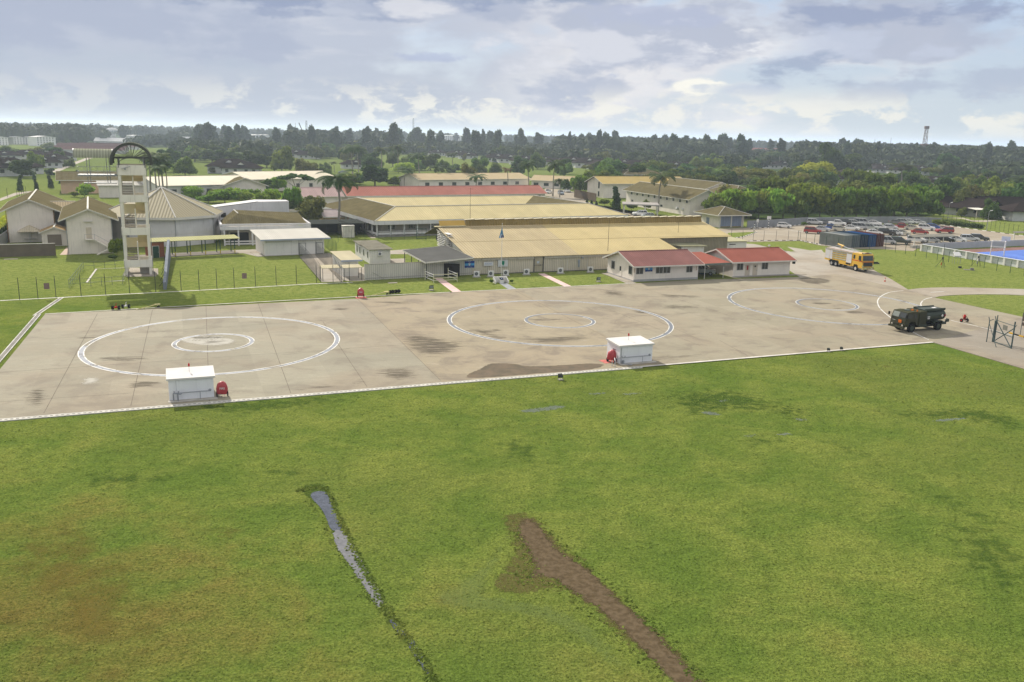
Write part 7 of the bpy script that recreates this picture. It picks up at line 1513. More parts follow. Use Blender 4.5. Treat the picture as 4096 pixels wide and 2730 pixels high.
P_ = [g('R5', u, v, 3.9) for u, v in ((1490, 1010), (1490, 985), (1960, 990), (2040, 1065), (1840, 1148), (1540, 1120))]; o0 = Vector((P_[0][0], P_[0][1], 0)); t = thing('flat_roof_block', 'low block with a broad pinkish flat roof behind the garage', 'building', o0)
mb = MB(); mb.slab([p-o0 for p in P_], .3); mb.build('roof', mat('pinkish flat roof', (.47, .40, .34), .85, .06, .3), t); mb = MB(); c_ = sum(P_, Vector())/6-o0; mb.slab([(p-o0-c_)*.94+c_-Vector((0, 0, .35)) for p in P_], 3.3); mb.build('wall', WALL, t)
A, B = g('R5', 1588, 1440), g('R5', 1882, 1432)
gr = thing('garage', 'cream garage with olive hipped roof and two blue grey doors at the car park entrance', 'garage', (A[0], A[1], 0), vdir(A, B)-.06); L = (B-A).length; D = 9
mb = MB(); mb.box(0, L, 0, D, -.05, 3.6); mb.build('wall', WALL, gr); roof_hip(gr, 0, L, 0, D, 3.55, 5.5, OLIVE, 1.7, inset=5.2)
for x in (.35, L/2+.15): mb = MB(); mb.box(x, x+L/2-.55, -.06, 0, .05, 3.2); mb.box(x, x+L/2-.55, -.07, -.0, .05, .35, 1); mb.build('garage_door', [mat('blue grey door', (.24, .28, .36), .7, .05, .6, stripe=('x', .9, .15)), mat('striped buffer', (.25, .2, .1), .7)], gr)
for x in (-.1, L/2-.2, L-.1): mb = MB(); mb.box(x, x+.35, -.22, -.08, 0, 3.5); mb.build('pier', TRIM, gr)
door(gr, 'L', L, D, 5, 1.4, 2.3, MATS['blue grey door'])
W_ = [g('R5', 1960, 1440), g('R6', 30, 1440), g('R6', 350, 1425), g('R6', 700, 1396), g('R7', 200, 1378), g('R7', 700, 1385), g('R7', 880, 1400)]; t = thing('boundary_wall', 'grey boundary wall between the tree row and the car park', 'wall', W_[0]); mb = MB()
for a, b in zip(W_, W_[1:]): n = Vector((-(b-a).y, (b-a).x, 0)).normalized()*.1; mb.hexa([p-W_[0]+Vector((0, 0, z)) for z in (0, 2.0) for p in (a-n, b-n, b+n, a+n)])
mb.build('panel', mat('grey boundary panel', (.25, .26, .27), .85, .1, .5, streak=.2), t)
t = thing('yard_fence_wall', 'brown plank fence by the trees in the yard', 'wall', g('R4', 1655, 1035), vdir(g('R4', 1655, 1035), g('R4', 1945, 1100))); mb = MB(); L = (g('R4', 1945, 1100)-g('R4', 1655, 1035)).length; mb.box(0, L, 0, .15, 0, 3.2); mb.build('panel', mat('plank brown', (.14, .11, .08), .85, .1, .5, stripe=('x', .5, .3)), t)
HW = mat('house wall white', (.56, .56, .54), .85, .06, .5);
def house_proto():
    t = thing('house', 'proto', 'house', (0, 0, -60)); L, D = 15, 8.5
    mb = MB(); mb.box(-L/2, L/2, -D/2, D/2, -.05, 2.7); mb.build('wall', HW, t)
    roof = roof_hip(t, -L/2, L/2, -D/2, D/2, 2.65, 5.1, BROWNR, .8, caps=False, trim=BROWNR)
    mb = MB(); mb.prism([(-1.4, 3.9), (1.4, 3.9), (0, 4.9)], -4.0, -3.9, 'y'); gx = mb.build('gablet', WHITE, roof); mb = MB(); mb.slab([(-1.6, -4.2, 3.85), (0, -4.2, 5.0), (0, -.5, 5.0), (-1.6, -.5, 3.85)], .1); mb.slab([(0, -4.2, 5.0), (1.6, -4.2, 3.85), (1.6, -.5, 3.85), (0, -.5, 5.0)], .1); mb.build('gablet_roof', BROWNR, roof)
    for x in (-5.5, -2.2, 2.0, 5.0): mb = MB(); mb.box(x-.6, x+.6, -D/2-.04, -D/2, 1.0, 2.1); mb.build('window', GLASSD, t)
    return t
HP = proto_tree(house_proto()); HOUSES = []; first = [True]
def house(k, u, v, rz, sc, label):
    p = g(k, u, v)
    if first[0]: o = HP[0]; o.location = p; o.rotation_euler = (0, 0, rz); o.scale = (sc,)*3; o['label'] = label; first[0] = False
    else: o = dup(HP, p, rz, sc, label)
    o['group'] = 'dark roofed houses of the estate'; HOUSES.append((p[0], p[1], 9*sc)); return o
HL = [('R1',60,745,.9,1.5),('R1',240,720,.9,1.3),('R1',560,640,.8,1.2),('R1',690,590,.8,1.2),('R1',800,540,.8,1.2),('R1',100,640,.3,1.1),('R1',90,530,.3,1.1),('R1',380,520,.4,1.2),('R1',640,510,.4,1.2),
 ('R2',1080,712,.2,1.5),('R2',1230,725,.2,1.3),('R2',1950,505,.3,1.3),('R2',2120,520,.3,1.2),('R3',730,650,.4,1.1),('R3',1830,480,.3,1.2),('R3',2080,500,.2,1.3),('R3',2240,520,.2,1.2),
 ('R4',130,500,.2,1.3),('R4',620,560,.3,1.4),('R4',800,575,.1,1.4),('R4',640,470,.2,1.2),('R4',980,600,.4,1.4),('R4',1250,600,.3,1.3),('R4',1440,610,.2,1.2),('R4',1620,625,.2,1.5),('R4',1830,640,.2,1.5),('R4',2030,660,.3,1.4),('R4',2250,690,.2,1.4),('R4',770,430,.2,1.2),('R4',960,445,.3,1.2),
 ('R5',90,665,.2,1.5),('R5',290,650,.2,1.4),('R5',520,690,.2,1.6),('R5',700,700,.1,1.5),('R5',640,560,.2,1.2),('R5',960,700,.3,1.5),('R5',1160,670,.2,1.2),('R5',200,450,.2,1.1),('R5',1620,640,.3,1.2),('R5',1810,620,.3,1.2),
 ('R6',420,650,.2,1.3),('R6',230,650,.2,1.2),('R6',1180,860,.3,1.3),('R6',1300,780,.3,1.2),('R6',1700,700,.2,1.4),('R6',1640,960,.2,1.6),('R6',1900,710,.2,1.2),
 ('R7',80,705,.2,1.2),('R7',560,740,.1,1.5),('R7',330,720,.1,1.2),('R7',780,910,-.3,1.3),('R7',1400,985,.0,1.7),('R7',1800,700,.1,1.2)]
PLC = {'R1': 'at the left of the estate', 'R2': 'beyond the pale cream roof', 'R3': 'by the open field with palms', 'R4': 'along the field edge in the middle', 'R5': 'behind the two storey complex', 'R6': 'between the crowns behind the tree row', 'R7': 'among the trees at far right'}
cnt = {}
ORD = ['first', 'second', 'third', 'fourth', 'fifth', 'sixth', 'seventh', 'eighth', 'ninth', 'tenth', 'eleventh', 'twelfth', 'thirteenth', 'fourteenth', 'fifteenth', 'sixteenth', 'seventeenth', 'eighteenth', 'nineteenth', 'twentieth', 'twenty-first', 'twenty-second', 'twenty-third', 'twenty-fourth', 'twenty-fifth']
HL.sort(key=lambda q_: (q_[0], q_[1]))
for k, u, v, rz, sc in HL:
    i = cnt[k] = cnt.get(k, -1)+1; house(k, u, v, rz, sc, f'dark roofed white house {PLC[k]}, {ORD[i]} from the left')
a, b = g('R7', 845, 1250), g('R7', 1330, 1300)
t = gb_('long_house', 'long white house with a dark brown roof behind the car park fence', a, vdir(a, b)+.1, (b-a).length+2, 10, 3.3, 6.0, 'x', HW, BROWNR, 1.3, (('F', 1.2, 1.3, 1.3, 3.2, 6.5),), cat='house', trim=BROWNR)
a, b = g('R7', 1500, 1290), g('R7', 1990, 1290)
gb_('long_house', 'long white house with a dark brown roof at the right edge, behind', a, radians(8), 24, 11, 3.4, 6.6, 'x', HW, BROWNR, 1.3, (('F', 1.2, 1.3, 1.3, 4, 4),), cat='house', trim=BROWNR)
gb_('long_house', 'white house with dark hipped roof cut by the right picture edge', g('R7', 1830, 1352), radians(4), 18, 10, 3.3, 5.8, 'x', HW, BROWNR, 1.3, hip=True, cat='house', trim=BROWNR, caps=False)
t = thing('house_porch', 'thin white porch roof between the two long dark roofed houses', 'porch', g('R7', 1420, 1310), .1); mb = MB(); mb.slab([(-3.5, -2, 2.9), (6, -2, 2.9), (6, 3, 3.2), (-3.5, 3, 3.2)], .15); mb.build('roof', TRIM, t)
for x in (-3.2, 0, 5.6): mb = MB(); mb.box(x, x+.15, -1.9, -1.75, 0, 2.8); mb.build('post', TRIM, t)
def person(loc, H, cloth, label, rz=0):
    t = thing('person', label, 'person', loc, rz); s_ = H/1.75
    J = {'pel': (0, 0, .95), 'wa': (0, 0, 1.12), 'ch': (0, .01, 1.36), 'nk': (0, 0, 1.50), 'hd': (0, -.02, 1.62), 'tp': (0, -.02, 1.74), 'sl': (-.19, 0, 1.42), 'el': (-.25, -.03, 1.15), 'hl': (-.24, -.12, .90), 'sr': (.19, 0, 1.42), 'er': (.26, .02, 1.15), 'hr': (.23, -.08, .9), 'pl': (-.1, 0, .9), 'kl': (-.11, -.03, .5), 'al': (-.11, .02, .08), 'tl': (-.11, -.14, .03), 'pr': (.1, 0, .9), 'kr': (.12, .0, .5), 'ar': (.13, .05, .08), 'tr': (.13, -.1, .03)}
    E_ = [('pel', 'wa'), ('wa', 'ch'), ('ch', 'nk'), ('nk', 'hd'), ('hd', 'tp'), ('ch', 'sl'), ('sl', 'el'), ('el', 'hl'), ('ch', 'sr'), ('sr', 'er'), ('er', 'hr'), ('pel', 'pl'), ('pl', 'kl'), ('kl', 'al'), ('al', 'tl'), ('pel', 'pr'), ('pr', 'kr'), ('kr', 'ar'), ('ar', 'tr')]
    R_ = {'pel': .15, 'wa': .13, 'ch': .16, 'nk': .055, 'hd': .10, 'tp': .07, 'sl': .065, 'el': .05, 'hl': .035, 'sr': .065, 'er': .05, 'hr': .035, 'pl': .10, 'kl': .07, 'al': .05, 'tl': .04, 'pr': .10, 'kr': .07, 'ar': .05, 'tr': .04}
    N_ = list(J); me = bpy.data.meshes.new('body'); me.from_pydata([tuple(c*s_ for c in J[n]) for n in N_], [(N_.index(a), N_.index(b)) for a, b in E_], []); o = bpy.data.objects.new('body', me); COL.objects.link(o)
    sk = o.modifiers.new('skin', 'SKIN')
    for i, n in enumerate(N_): me.skin_vertices[0].data[i].radius = (R_[n]*s_, R_[n]*s_*(.75 if n in ('ch', 'wa', 'pel') else 1)); me.skin_vertices[0].data[i].use_root = (i == 0)
    o.modifiers.new('sub', 'SUBSURF').levels = 1; sk.use_smooth_shade = True
    dg = bpy.context.evaluated_depsgraph_get(); m2 = bpy.data.meshes.new_from_object(o.evaluated_get(dg)); o.modifiers.clear(); o.data = m2; o.name = 'body'
    m2.materials.clear(); m2.materials.append(cloth); m2.materials.append(mat('skin', (.28, .16, .10), .6)); m2.materials.append(mat('hair', (.02, .015, .012), .6))
    for p in m2.polygons:
        z = p.center.z/s_; x = abs(p.center.x)/s_; p.material_index = 2 if z > 1.67 or (z > 1.58 and p.center.y > .03) else (1 if z > 1.47 or (x > .2 and z < .96) else 0)
    o.parent = t; return t
OC = mat('orange overalls', (.55, .085, .02), .8)
person(g('R7', 1350, 1300), 1.8, OC, 'person in orange overalls standing left of the white porch posts', .4); person(g('R7', 1447, 1303), 1.8, OC, 'person in orange overalls standing right of the white porch posts', -.5)
person(g('R4', 1060, 1000), 1.75, mat('blue clothes', (.08, .11, .2), .8), 'person in blue walking beside the tall palm trunk', .2)
def far_block(label, k, u, v, rz, L, D, he, hr, rm, wm=HW, name='far_building', wn=(), hip=False): p = g(k, u, v); HOUSES.append((p[0]+cos(rz)*L/2, p[1]+sin(rz)*L/2, max(L, D)*.6)); return gb_(name, label, p, rz, L, D, he, hr, 'x', wm, rm, .6, wn, hip=hip)
REDF = mat('far red roof', (.34, .10, .075), .7, .08, .1); WR = mat('far white roof', (.60, .59, .57), .7); GRF = mat('far grey roof', (.30, .31, .31), .7)
far_block('long far building with a red roof among the trees right of centre', 'R5', 1960, 450, .12, 75, 12, 5, 10.5, REDF)
far_block('grey roofed building beside the long far red roof', 'R5', 1640, 425, .1, 22, 12, 3, 6, GRF)
far_block('small grey roofed house right of the tall dark tree', 'R6', 1480, 530, .1, 17, 11, 4, 8, GRF)
far_block('pale house left of the tall dark tree', 'R6', 800, 470, .1, 14, 10, 4, 8, GRF)
far_block('long white low building by the distant lawn', 'R5', 1590, 570, .1, 30, 8, 3, 4.2, WR)
far_block('reddish roofed far house above the middle dark roofs', 'R4', 560, 345, .1, 30, 12, 3, 6, mat('far terracotta roof', (.38, .22, .16), .8))
far_block('orange roofed far house behind the two storey complex', 'R5', 400, 470, .3, 16, 10, 3, 7, mat('far orange roof', (.36, .17, .09), .8))
far_block('pale yellow far building left of the white apartment block', 'R3', 1480, 330, .1, 24, 10, 4, 6, mat('far ochre roof', (.5, .38, .2), .8))
far_block('low pale roofed building beyond the field with palms', 'R3', 560, 330, .1, 40, 12, 3, 5, WR)
for i, (u, v) in enumerate(((720, 440), (800, 420), (760, 395), (900, 390), (1060, 385))): far_block(f'row of terraces with brown red roofs left of the tower, {ORD[i]} row', 'R1', u, v, .25, 55, 12, 3, 6, mat('terrace roof', (.13, .075, .07), .85))
AP = mat('apartment wall', (.76, .75, .73), .8, .04, .2);
def flats(label, k, u0, u1, vb, vt, depth=14, floors=4, rf=WR, rz=None, gabled=True):
    a, b = g(k, u0, vb), g(k, u1, vb); H_ = hz(k, u0, vt, a); L = (b-a).length; t = thing('apartment_block', label, 'apartment block', a, vdir(a, b)); HOUSES.append((a[0]+L/2, a[1], L*.6))
    mb = MB(); mb.box(0, L, 0, depth, 0, H_*.88); w_ = mb.build('wall', AP, t)
    if gabled:
        n = max(1, round(L/16)); l = L/n
        for i in range(n): wall_gable(t, i*l+.2, (i+1)*l-.2, -.3, depth+.3, H_*.87, H_*.97, 'y', AP); roof_gable(t, i*l, (i+1)*l, -.6, depth, H_*.88, H_, 'y', rf, .3, fascia=False, ridge=False, th=.3)
    else: roof_hip(t, 0, L, 0, depth, H_*.88, H_, rf, 1.2, caps=False)
    st_ = max(3.5, L/26);
    for f in range(floors):
        z = H_*.88*(f+.35)/floors; mb = MB(); x = 1.2
        while x < L-2: mb.box(x, x+st_*.35, -.35, -.3 if gabled else 0, z, z+H_*.88/floors*.5); x += st_
        mb.build('window_row', mat('far window', (.10, .10, .10), .5), w_)
    return t
for k, u0, u1, vb, vt, lb_ in (('R1', -60, 115, 340, 222, 'white gabled apartment block cut by the left picture edge'), ('R1', 185, 490, 330, 222, 'long white gabled apartment block second from the left edge'), ('R1', 490, 750, 350, 215, 'white gabled apartment block third from the left edge'),
    ('R1', 1770, 1900, 290, 203, 'white far block right of the water tower'), ('R2', 60, 178, 260, 200, 'small white far block beside the palm tops'), ('R2', 555, 705, 270, 198, 'white gabled far block left of the casuarina clump'), ('R2', 765, 1000, 262, 195, 'cream far block with pale gables at the wood edge'),
    ('R2', 1020, 1270, 270, 195, 'grey cream far block behind dark trees'), ('R2', 1400, 1605, 285, 195, 'cream far block at the right of the left wood')): flats(lb_, k, u0, u1, vb, vt)
flats('long white four storey apartment block on the skyline left of centre', 'R3', 1530, 2310, 325, 195, 18, 4, mat('far pale green roof', (.42, .45, .42), .7), gabled=False)
far_block('white gabled hall before the far blocks', 'R2', 430, 340, .2, 34, 16, 5, 11, WR); far_block('cream roofed hall before the far blocks', 'R2', 660, 330, .2, 36, 16, 4, 8, CREAMP); far_block('pale roofed hall near the far wood edge', 'R2', 1040, 350, .1, 40, 14, 4, 8, WR); far_block('white building at the foot of the water tower', 'R1', 1260, 322, .1, 38, 14, 4, 8, WR)
b_ = g('R1', 1505, 285); H_ = hz('R1', 1500, 105, b_); wt = thing('water_tower', 'white mushroom shaped water tower at the left wood edge', 'water tower', b_); s_ = H_/21
mb = MB()
for (z0, r0, z1, r1) in ((0, 6.4, 3, 5.4), (3, 5.4, 12, 4.8), (12, 4.8, 14, 8.5)): mb.tube((0, 0, z0*s_), (0, 0, z1*s_), r0*s_, 20, r1*s_)
mb.build('shaft', AP, wt, True); mb = MB()
pr_ = [(14, 8.5), (14.8, 9.0), (17.2, 9.1), (18.8, 8.2), (20.2, 5.6), (21, 1)]
for (z0, r0), (z1, r1) in zip(pr_, pr_[1:]): mb.tube((0, 0, z0*s_), (0, 0, z1*s_), r0*s_, 24, r1*s_)
tkk = mb.build('tank', AP, wt, True); mb = MB()
for i in range(24): a_ = 2*pi*i/24; mb.box(9.1*s_*cos(a_)-.35, 9.1*s_*cos(a_)+.35, 9.1*s_*sin(a_)-.35, 9.1*s_*sin(a_)+.35, 14.6*s_, 16.6*s_)
mb.build('tank_ribs', mat('blue grey ribs', (.16, .22, .32), .7), tkk)
def lattice(k, u, dist, vt, w_, label, m=DARKST, two=False):
    d = ray(k, u, 0); d_ = Vector((d[0], d[1], 0)).normalized()*dist; H_ = hz(k, u, vt, d_); t = thing('lattice_mast', label, 'mast', d_); mb = MB(); n = 14
    for x in (-w_, w_):
        for y in (-w_, w_): mb.tube((x, y, 0), (x*.45, y*.45, H_), w_*.12, 4)
    for i in range(n):
        z0, z1 = H_*i/n, H_*(i+1)/n; k0, k1 = 1-.55*i/n, 1-.55*(i+1)/n; s_ = 1 if i % 2 else -1; mb.tube((-s_*w_*k0, -w_*k0, z0), (s_*w_*k1, -w_*k1, z1), w_*.09, 3); mb.tube((-w_*k0, s_*w_*k0, z0), (-w_*k1, -s_*w_*k1, z1), w_*.09, 3)
    mb.build('lattice', m, t)
    if two: mb = MB(); mb.box(-w_*.9, w_*.9, -w_*.6, w_*.6, H_-3, H_); mb.box(-w_*1.4, w_*1.4, -w_, w_, H_*.52, H_*.56); mb.build('platform', m, t)
    return t
RWM = mat('drill rig brown', (.16, .11, .10), .7); lattice('R7', 705, 1100, 85, 2.4, 'tall drilling derrick on the right skyline', RWM, True); lattice('R2', 2085, 1400, 12, 1.6, 'dark lattice mast beside a crane on the left skyline', DARKST); lattice('R3', 1513, 1300, -20, 1.3, 'slim radio mast above the white apartment block', DARKST)
for i, (k, u, v) in enumerate((('R7', 245, 240), ('R7', 30, 255), ('R7', 370, 290), ('R2', 1938, 40))): d = ray(k, u, 0); d_ = Vector((d[0], d[1], 0)).normalized()*1300; mast(d_, hz(k, u, v, d_), ['thin far mast left of the drilling derrick', 'thin far mast at the right wood edge', 'short far mast beside the drilling derrick', 'thin far mast over the left casuarinas'][i], .35, 'mast', False, 'far_mast')
d = ray('R2', 2020, 0); d_ = Vector((d[0], d[1], 0)).normalized()*1400; t = thing('crane', 'leaning crane jib beside the dark lattice mast', 'crane', d_); mb = MB(); H_ = hz('R2', 2015, 40, d_); mb.tube((10, 0, 0), (-4, 0, H_), .8, 4); mb.build('jib', DARKST, t); mb = MB(); mb.box(6, 14, -2, 2, 0, 4); mb.build('base', DARKST, t)
def leaf_mat(name, c1, c2, tr=.42, sc=.5):
    m, h = newmat(name, .75, 0, .08); oi = h.n('ShaderNodeObjectInfo'); n = h.noise(h.O, sc, 4, .6)
    c = h.mix(h.mr(n, .35, .65), c1, c2); hs = h.n('ShaderNodeHueSaturation'); h.l(c, hs.inputs['Color'])
    mr = h.n('ShaderNodeMapRange'); h.l(oi.outputs['Random'], mr.inputs[0]); mr.inputs[3].default_value = .72; mr.inputs[4].default_value = 1.3; h.l(mr.outputs[0], hs.inputs['Value'])
    m2 = h.n('ShaderNodeMapRange'); h.l(h.math('FRACT', h.math('MULTIPLY', oi.outputs['Random'], 7.31)), m2.inputs[0]); m2.inputs[3].default_value = .47; m2.inputs[4].default_value = .53; h.l(m2.outputs[0], hs.inputs['Hue'])
    h.l(hs.outputs[0], h.bsdf.inputs['Base Color']); t = h.n('ShaderNodeBsdfTranslucent'); h.l(hs.outputs[0], t.inputs[0]); mx = h.n('ShaderNodeMixShader'); mx.inputs[0].default_value = tr
    h.l(h.bsdf.outputs[0], mx.inputs[1]); h.l(t.outputs[0], mx.inputs[2]); h.l(mx.outputs[0], h.out.inputs[0]); return m
LF = {'dark': leaf_mat('dark leaves', (.042, .080, .022), (.085, .135, .034)), 'mid': leaf_mat('mid green leaves', (.075, .125, .024), (.155, .205, .042)), 'bright': leaf_mat('bright leaves', (.15, .24, .030), (.26, .34, .045)),
      'olive': leaf_mat('olive leaves', (.095, .12, .030), (.17, .18, .050)), 'blue': leaf_mat('hazed blue green needles', (.052, .080, .050), (.085, .115, .066)), 'lime': leaf_mat('lime leaves', (.22, .31, .03), (.34, .42, .05)), 'yellow': leaf_mat('yellow leaves', (.30, .32, .03), (.42, .38, .04)), 'palm': leaf_mat('palm leaves', (.035, .065, .022), (.085, .12, .04), .3), 'brown': leaf_mat('dry fronds', (.16, .10, .05), (.22, .16, .09))}  # casuarina needle tones lightened to carry some of the distance haze
BARK = mat('bark', (.13, .105, .08), .9, .25, 1.5); BARKP = mat('pale palm trunk', (.26, .235, .20), .9, .2, 2.5)
RS = np.random.RandomState(11)
def cards(P, N, size, stretch=1.0, upb=0.0, jit=.55):
    """leaf clumps: a quad at each point P facing about N"""
    n = len(P); N = N+RS.normal(0, jit, (n, 3)); N /= np.linalg.norm(N, axis=1)[:, None]+1e-9
    up = np.tile([0, 0, 1.0], (n, 1))*upb+RS.normal(0, 1, (n, 3))*(1-upb*.8); U = np.cross(N, up); U /= np.linalg.norm(U, axis=1)[:, None]+1e-9; V = np.cross(N, U)
    s = size*RS.uniform(.6, 1.35, (n, 1)); a, b = U*s*.5, V*s*.5*stretch
    k = RS.uniform(.35, 1.0, (n, 4, 1))
    return np.stack([P-a*k[:, 0]-b, P+a-b*k[:, 1], P+a*k[:, 2]+b, P-a+b*k[:, 3]], 1).reshape(-1, 3)
def mesh_cards(name, V, m, extra=None):
    F = np.arange(len(V)).reshape(-1, 4); me = bpy.data.meshes.new(name)
    if extra is not None: F = F.tolist()+[[i+len(V) for i in f] for f in extra[1]]; V = np.vstack([V, extra[0]]); me.from_pydata(V.tolist(), [], F)
    else: me.from_pydata(V.tolist(), [], F.tolist())
    me.materials.append(m); o = bpy.data.objects.new(name, me); COL.objects.link(o); return o
def lump(c, r, fl=.8):
    """a rough dark core so that the crown is not see-through everywhere"""
    bm = bmesh.new(); bmesh.ops.create_icosphere(bm, subdivisions=1, radius=1); V = np.array([v.co[:] for v in bm.verts]); F = [[v.index for v in f.verts] for f in bm.faces]; bm.free()
    V = V*RS.uniform(.75, 1.1, (len(V), 1))*r*.72; V[:, 2] *= fl; return V+c, F
def crown_points(lumps, per):
    P, N = [], []
    for c, r, fl in lumps:
        d = RS.normal(0, 1, (per, 3)); d /= np.linalg.norm(d, axis=1)[:, None]; d = d[(d[:, 2] > -.55)]; rr = r*RS.uniform(.72, 1.08, (len(d), 1)); q = d*rr; q[:, 2] *= fl; P.append(q+c); N.append(d)
    return np.vstack(P), np.vstack(N)
def limbs(mb, H, lumps, r):
    mb.tube((0, 0, -.1), (.1, .05, H*.32), r, 7, r*.75); top = Vector((.1, .05, H*.32))
    for c, rr, _ in lumps[:7]: mb.tube(top, Vector(c)*.85+Vector((0, 0, -.0)), r*.42, 5, r*.12)
def make_tree(kind, H=10.0, W=9.0, m='mid', seed=0, per=150, size=.75, n=12, label='proto'):
    """unit: height H, width W"""
    global RS; RS = np.random.RandomState(seed); t = thing({'palm': 'palm_tree', 'casuarina': 'casuarina_tree', 'column': 'columnar_tree', 'bush': 'bush'}.get(kind, 'broadleaf_tree'), label, 'bush' if kind == 'bush' else 'tree', (0, 0, -80))
    L = []
    if kind == 'round':
        for i in range(n): a = RS.uniform(0, 2*pi); q = sqrt(RS.uniform(0, 1))*W*.33; z = H*RS.uniform(.24, .80)-q*.12; L.append((np.array([q*cos(a), q*sin(a), z]), W*RS.uniform(.15, .25), 1.0))
        L.append((np.array([0, 0, H*.5]), W*.33, 1.0))
    elif kind == 'umbrella':
        for i in range(n): a = RS.uniform(0, 2*pi); q = sqrt(RS.uniform(.05, 1))*W*.40; L.append((np.array([q*cos(a), q*sin(a), H*(.86-.25*(q/(W*.5))**2)+RS.uniform(-.3, .3)]), W*RS.uniform(.10, .16), .5))
    elif kind == 'plume':       # leafy arching plumes
        for i in range(n): a = RS.uniform(0, 2*pi); q = sqrt(RS.uniform(0, 1))*W*.36; L.append((np.array([q*cos(a), q*sin(a), H*RS.uniform(.25, .80)]), W*RS.uniform(.13, .20), 1.15))
    elif kind == 'casuarina':
        for i in range(n*2): f = RS.uniform(0, 1)**.8; a = RS.uniform(0, 2*pi); q = W*.42*(1-f*.75)*sqrt(RS.uniform(.05, 1)); L.append((np.array([q*cos(a), q*sin(a), H*(.25+.68*f)]), W*RS.uniform(.07, .13), 1.9))
    elif kind == 'column':
        for i in range(n): f = i/(n-1); L.append((np.array([RS.uniform(-.1, .1)*W, RS.uniform(-.1, .1)*W, H*(.12+.8*f)]), W*(.36-.2*f), 1.3))
    elif kind == 'bush':
        for i in range(n): a = RS.uniform(0, 2*pi); q = sqrt(RS.uniform(0, 1))*W*.3; L.append((np.array([q*cos(a), q*sin(a), H*RS.uniform(.3, .62)]), W*RS.uniform(.16, .24), .9))
    P, N = crown_points(L, per); st, ub = (1.0, 0)
    if kind == 'casuarina': st, ub = 2.4, .8
    if kind == 'plume': st, ub = 2.0, .6
    V = cards(P, N, size, st, ub)
    if kind in ('casuarina', 'plume'):   # spiky tips
        tip = P[RS.rand(len(P)) < (.6 if kind == 'casuarina' else .3)]; V2 = cards(tip*np.array([1.12, 1.12, 1.0])+np.array([0, 0, size*.9]), RS.normal(0, 1, (len(tip), 3))*[1, 1, .2], size*.8, 3.0, .95, .1); V = np.vstack([V, V2])
    cv, cf, off = [], [], 0
    for c, r, fl in L: v, f = lump(c, r, fl); cv.append(v); cf += [[i+off for i in q] for q in f]; off += len(v)
    cr = mesh_cards('crown', V, LF[m], (np.vstack(cv), cf)); cr.parent = t
    mb = MB(); (limbs(mb, H, L, H*.022) if kind in ('round', 'umbrella') else [mb.tube((0, 0, -.1), (0, 0, H*.7), H*.016, 6, H*.006), mb.tube((0, 0, H*.25), tuple(L[0][0]), H*.006, 4)]); mb.build('trunk', BARK, t)
    return proto_tree(t)
def make_palm(H=11.0, seed=0, m='palm', nf=22, fl=3.9, lean=.6):
    rs = np.random.RandomState(seed); t = thing('palm_tree', 'proto', 'tree', (0, 0, -80)); mb = MB(); pts = [Vector((lean*(i/8)**2, .1*sin(i), H*i/8)) for i in range(9)]
    for i in range(8): mb.tube(pts[i]-Vector((0, 0, .1 if i == 0 else 0)), pts[i+1], .20-.012*i+(.08 if i == 0 else 0), 7, .19-.012*i)
    mb.build('trunk', BARKP, t); top = pts[-1]; V, F = [], []
    for k in range(nf):
        a = 2*pi*k/nf*2.4+rs.uniform(-.2, .2); e0 = rs.uniform(-.25, 1.15); L = fl*rs.uniform(.85, 1.15); d = Vector((cos(a), sin(a), 0)); p = top.copy(); e = e0; prev = None; n = 9; s = d.cross(Vector((0, 0, 1)))
        for i in range(n+1):
            w = .58*sin(pi*min(1, (i+.6)/(n+.6)))**.6; dr = w*.55; q = [p+s*w-Vector((0, 0, dr)), p, p-s*w-Vector((0, 0, dr))]
            if prev:
                for A_, B_ in ((0, 1), (1, 2)):
                    for h0, h1 in ((.0, .34), (.5, .86)):
                        b = len(V); V += [tuple(prev[A_].lerp(q[A_], h0)), tuple(prev[A_].lerp(q[A_], h1)), tuple(prev[B_].lerp(q[B_], h1)), tuple(prev[B_].lerp(q[B_], h0))]; F.append([b, b+1, b+2, b+3])
                b = len(V); V += [tuple(prev[1]+s*.04), tuple(q[1]+s*.04), tuple(q[1]-s*.04), tuple(prev[1]-s*.04)]; F.append([b, b+1, b+2, b+3])
            prev = q; p = p+(d*cos(e)+Vector((0, 0, sin(e))))*(L/n); e -= (.16+.10*i/n)*1.15
    me = bpy.data.meshes.new('crown'); me.from_pydata(V, [], F); me.materials.append(LF[m]); o = bpy.data.objects.new('crown', me); COL.objects.link(o); o.parent = t
    if m == 'palm': mb = MB(); [mb.tube(top+Vector((.2*cos(i), .2*sin(i), -.3)), top+Vector((.3*cos(i), .3*sin(i), -.6)), .13, 6) for i in range(6)]; mb.build('coconuts', mat('coconut', (.20, .17, .06), .7), t)
    return proto_tree(t)
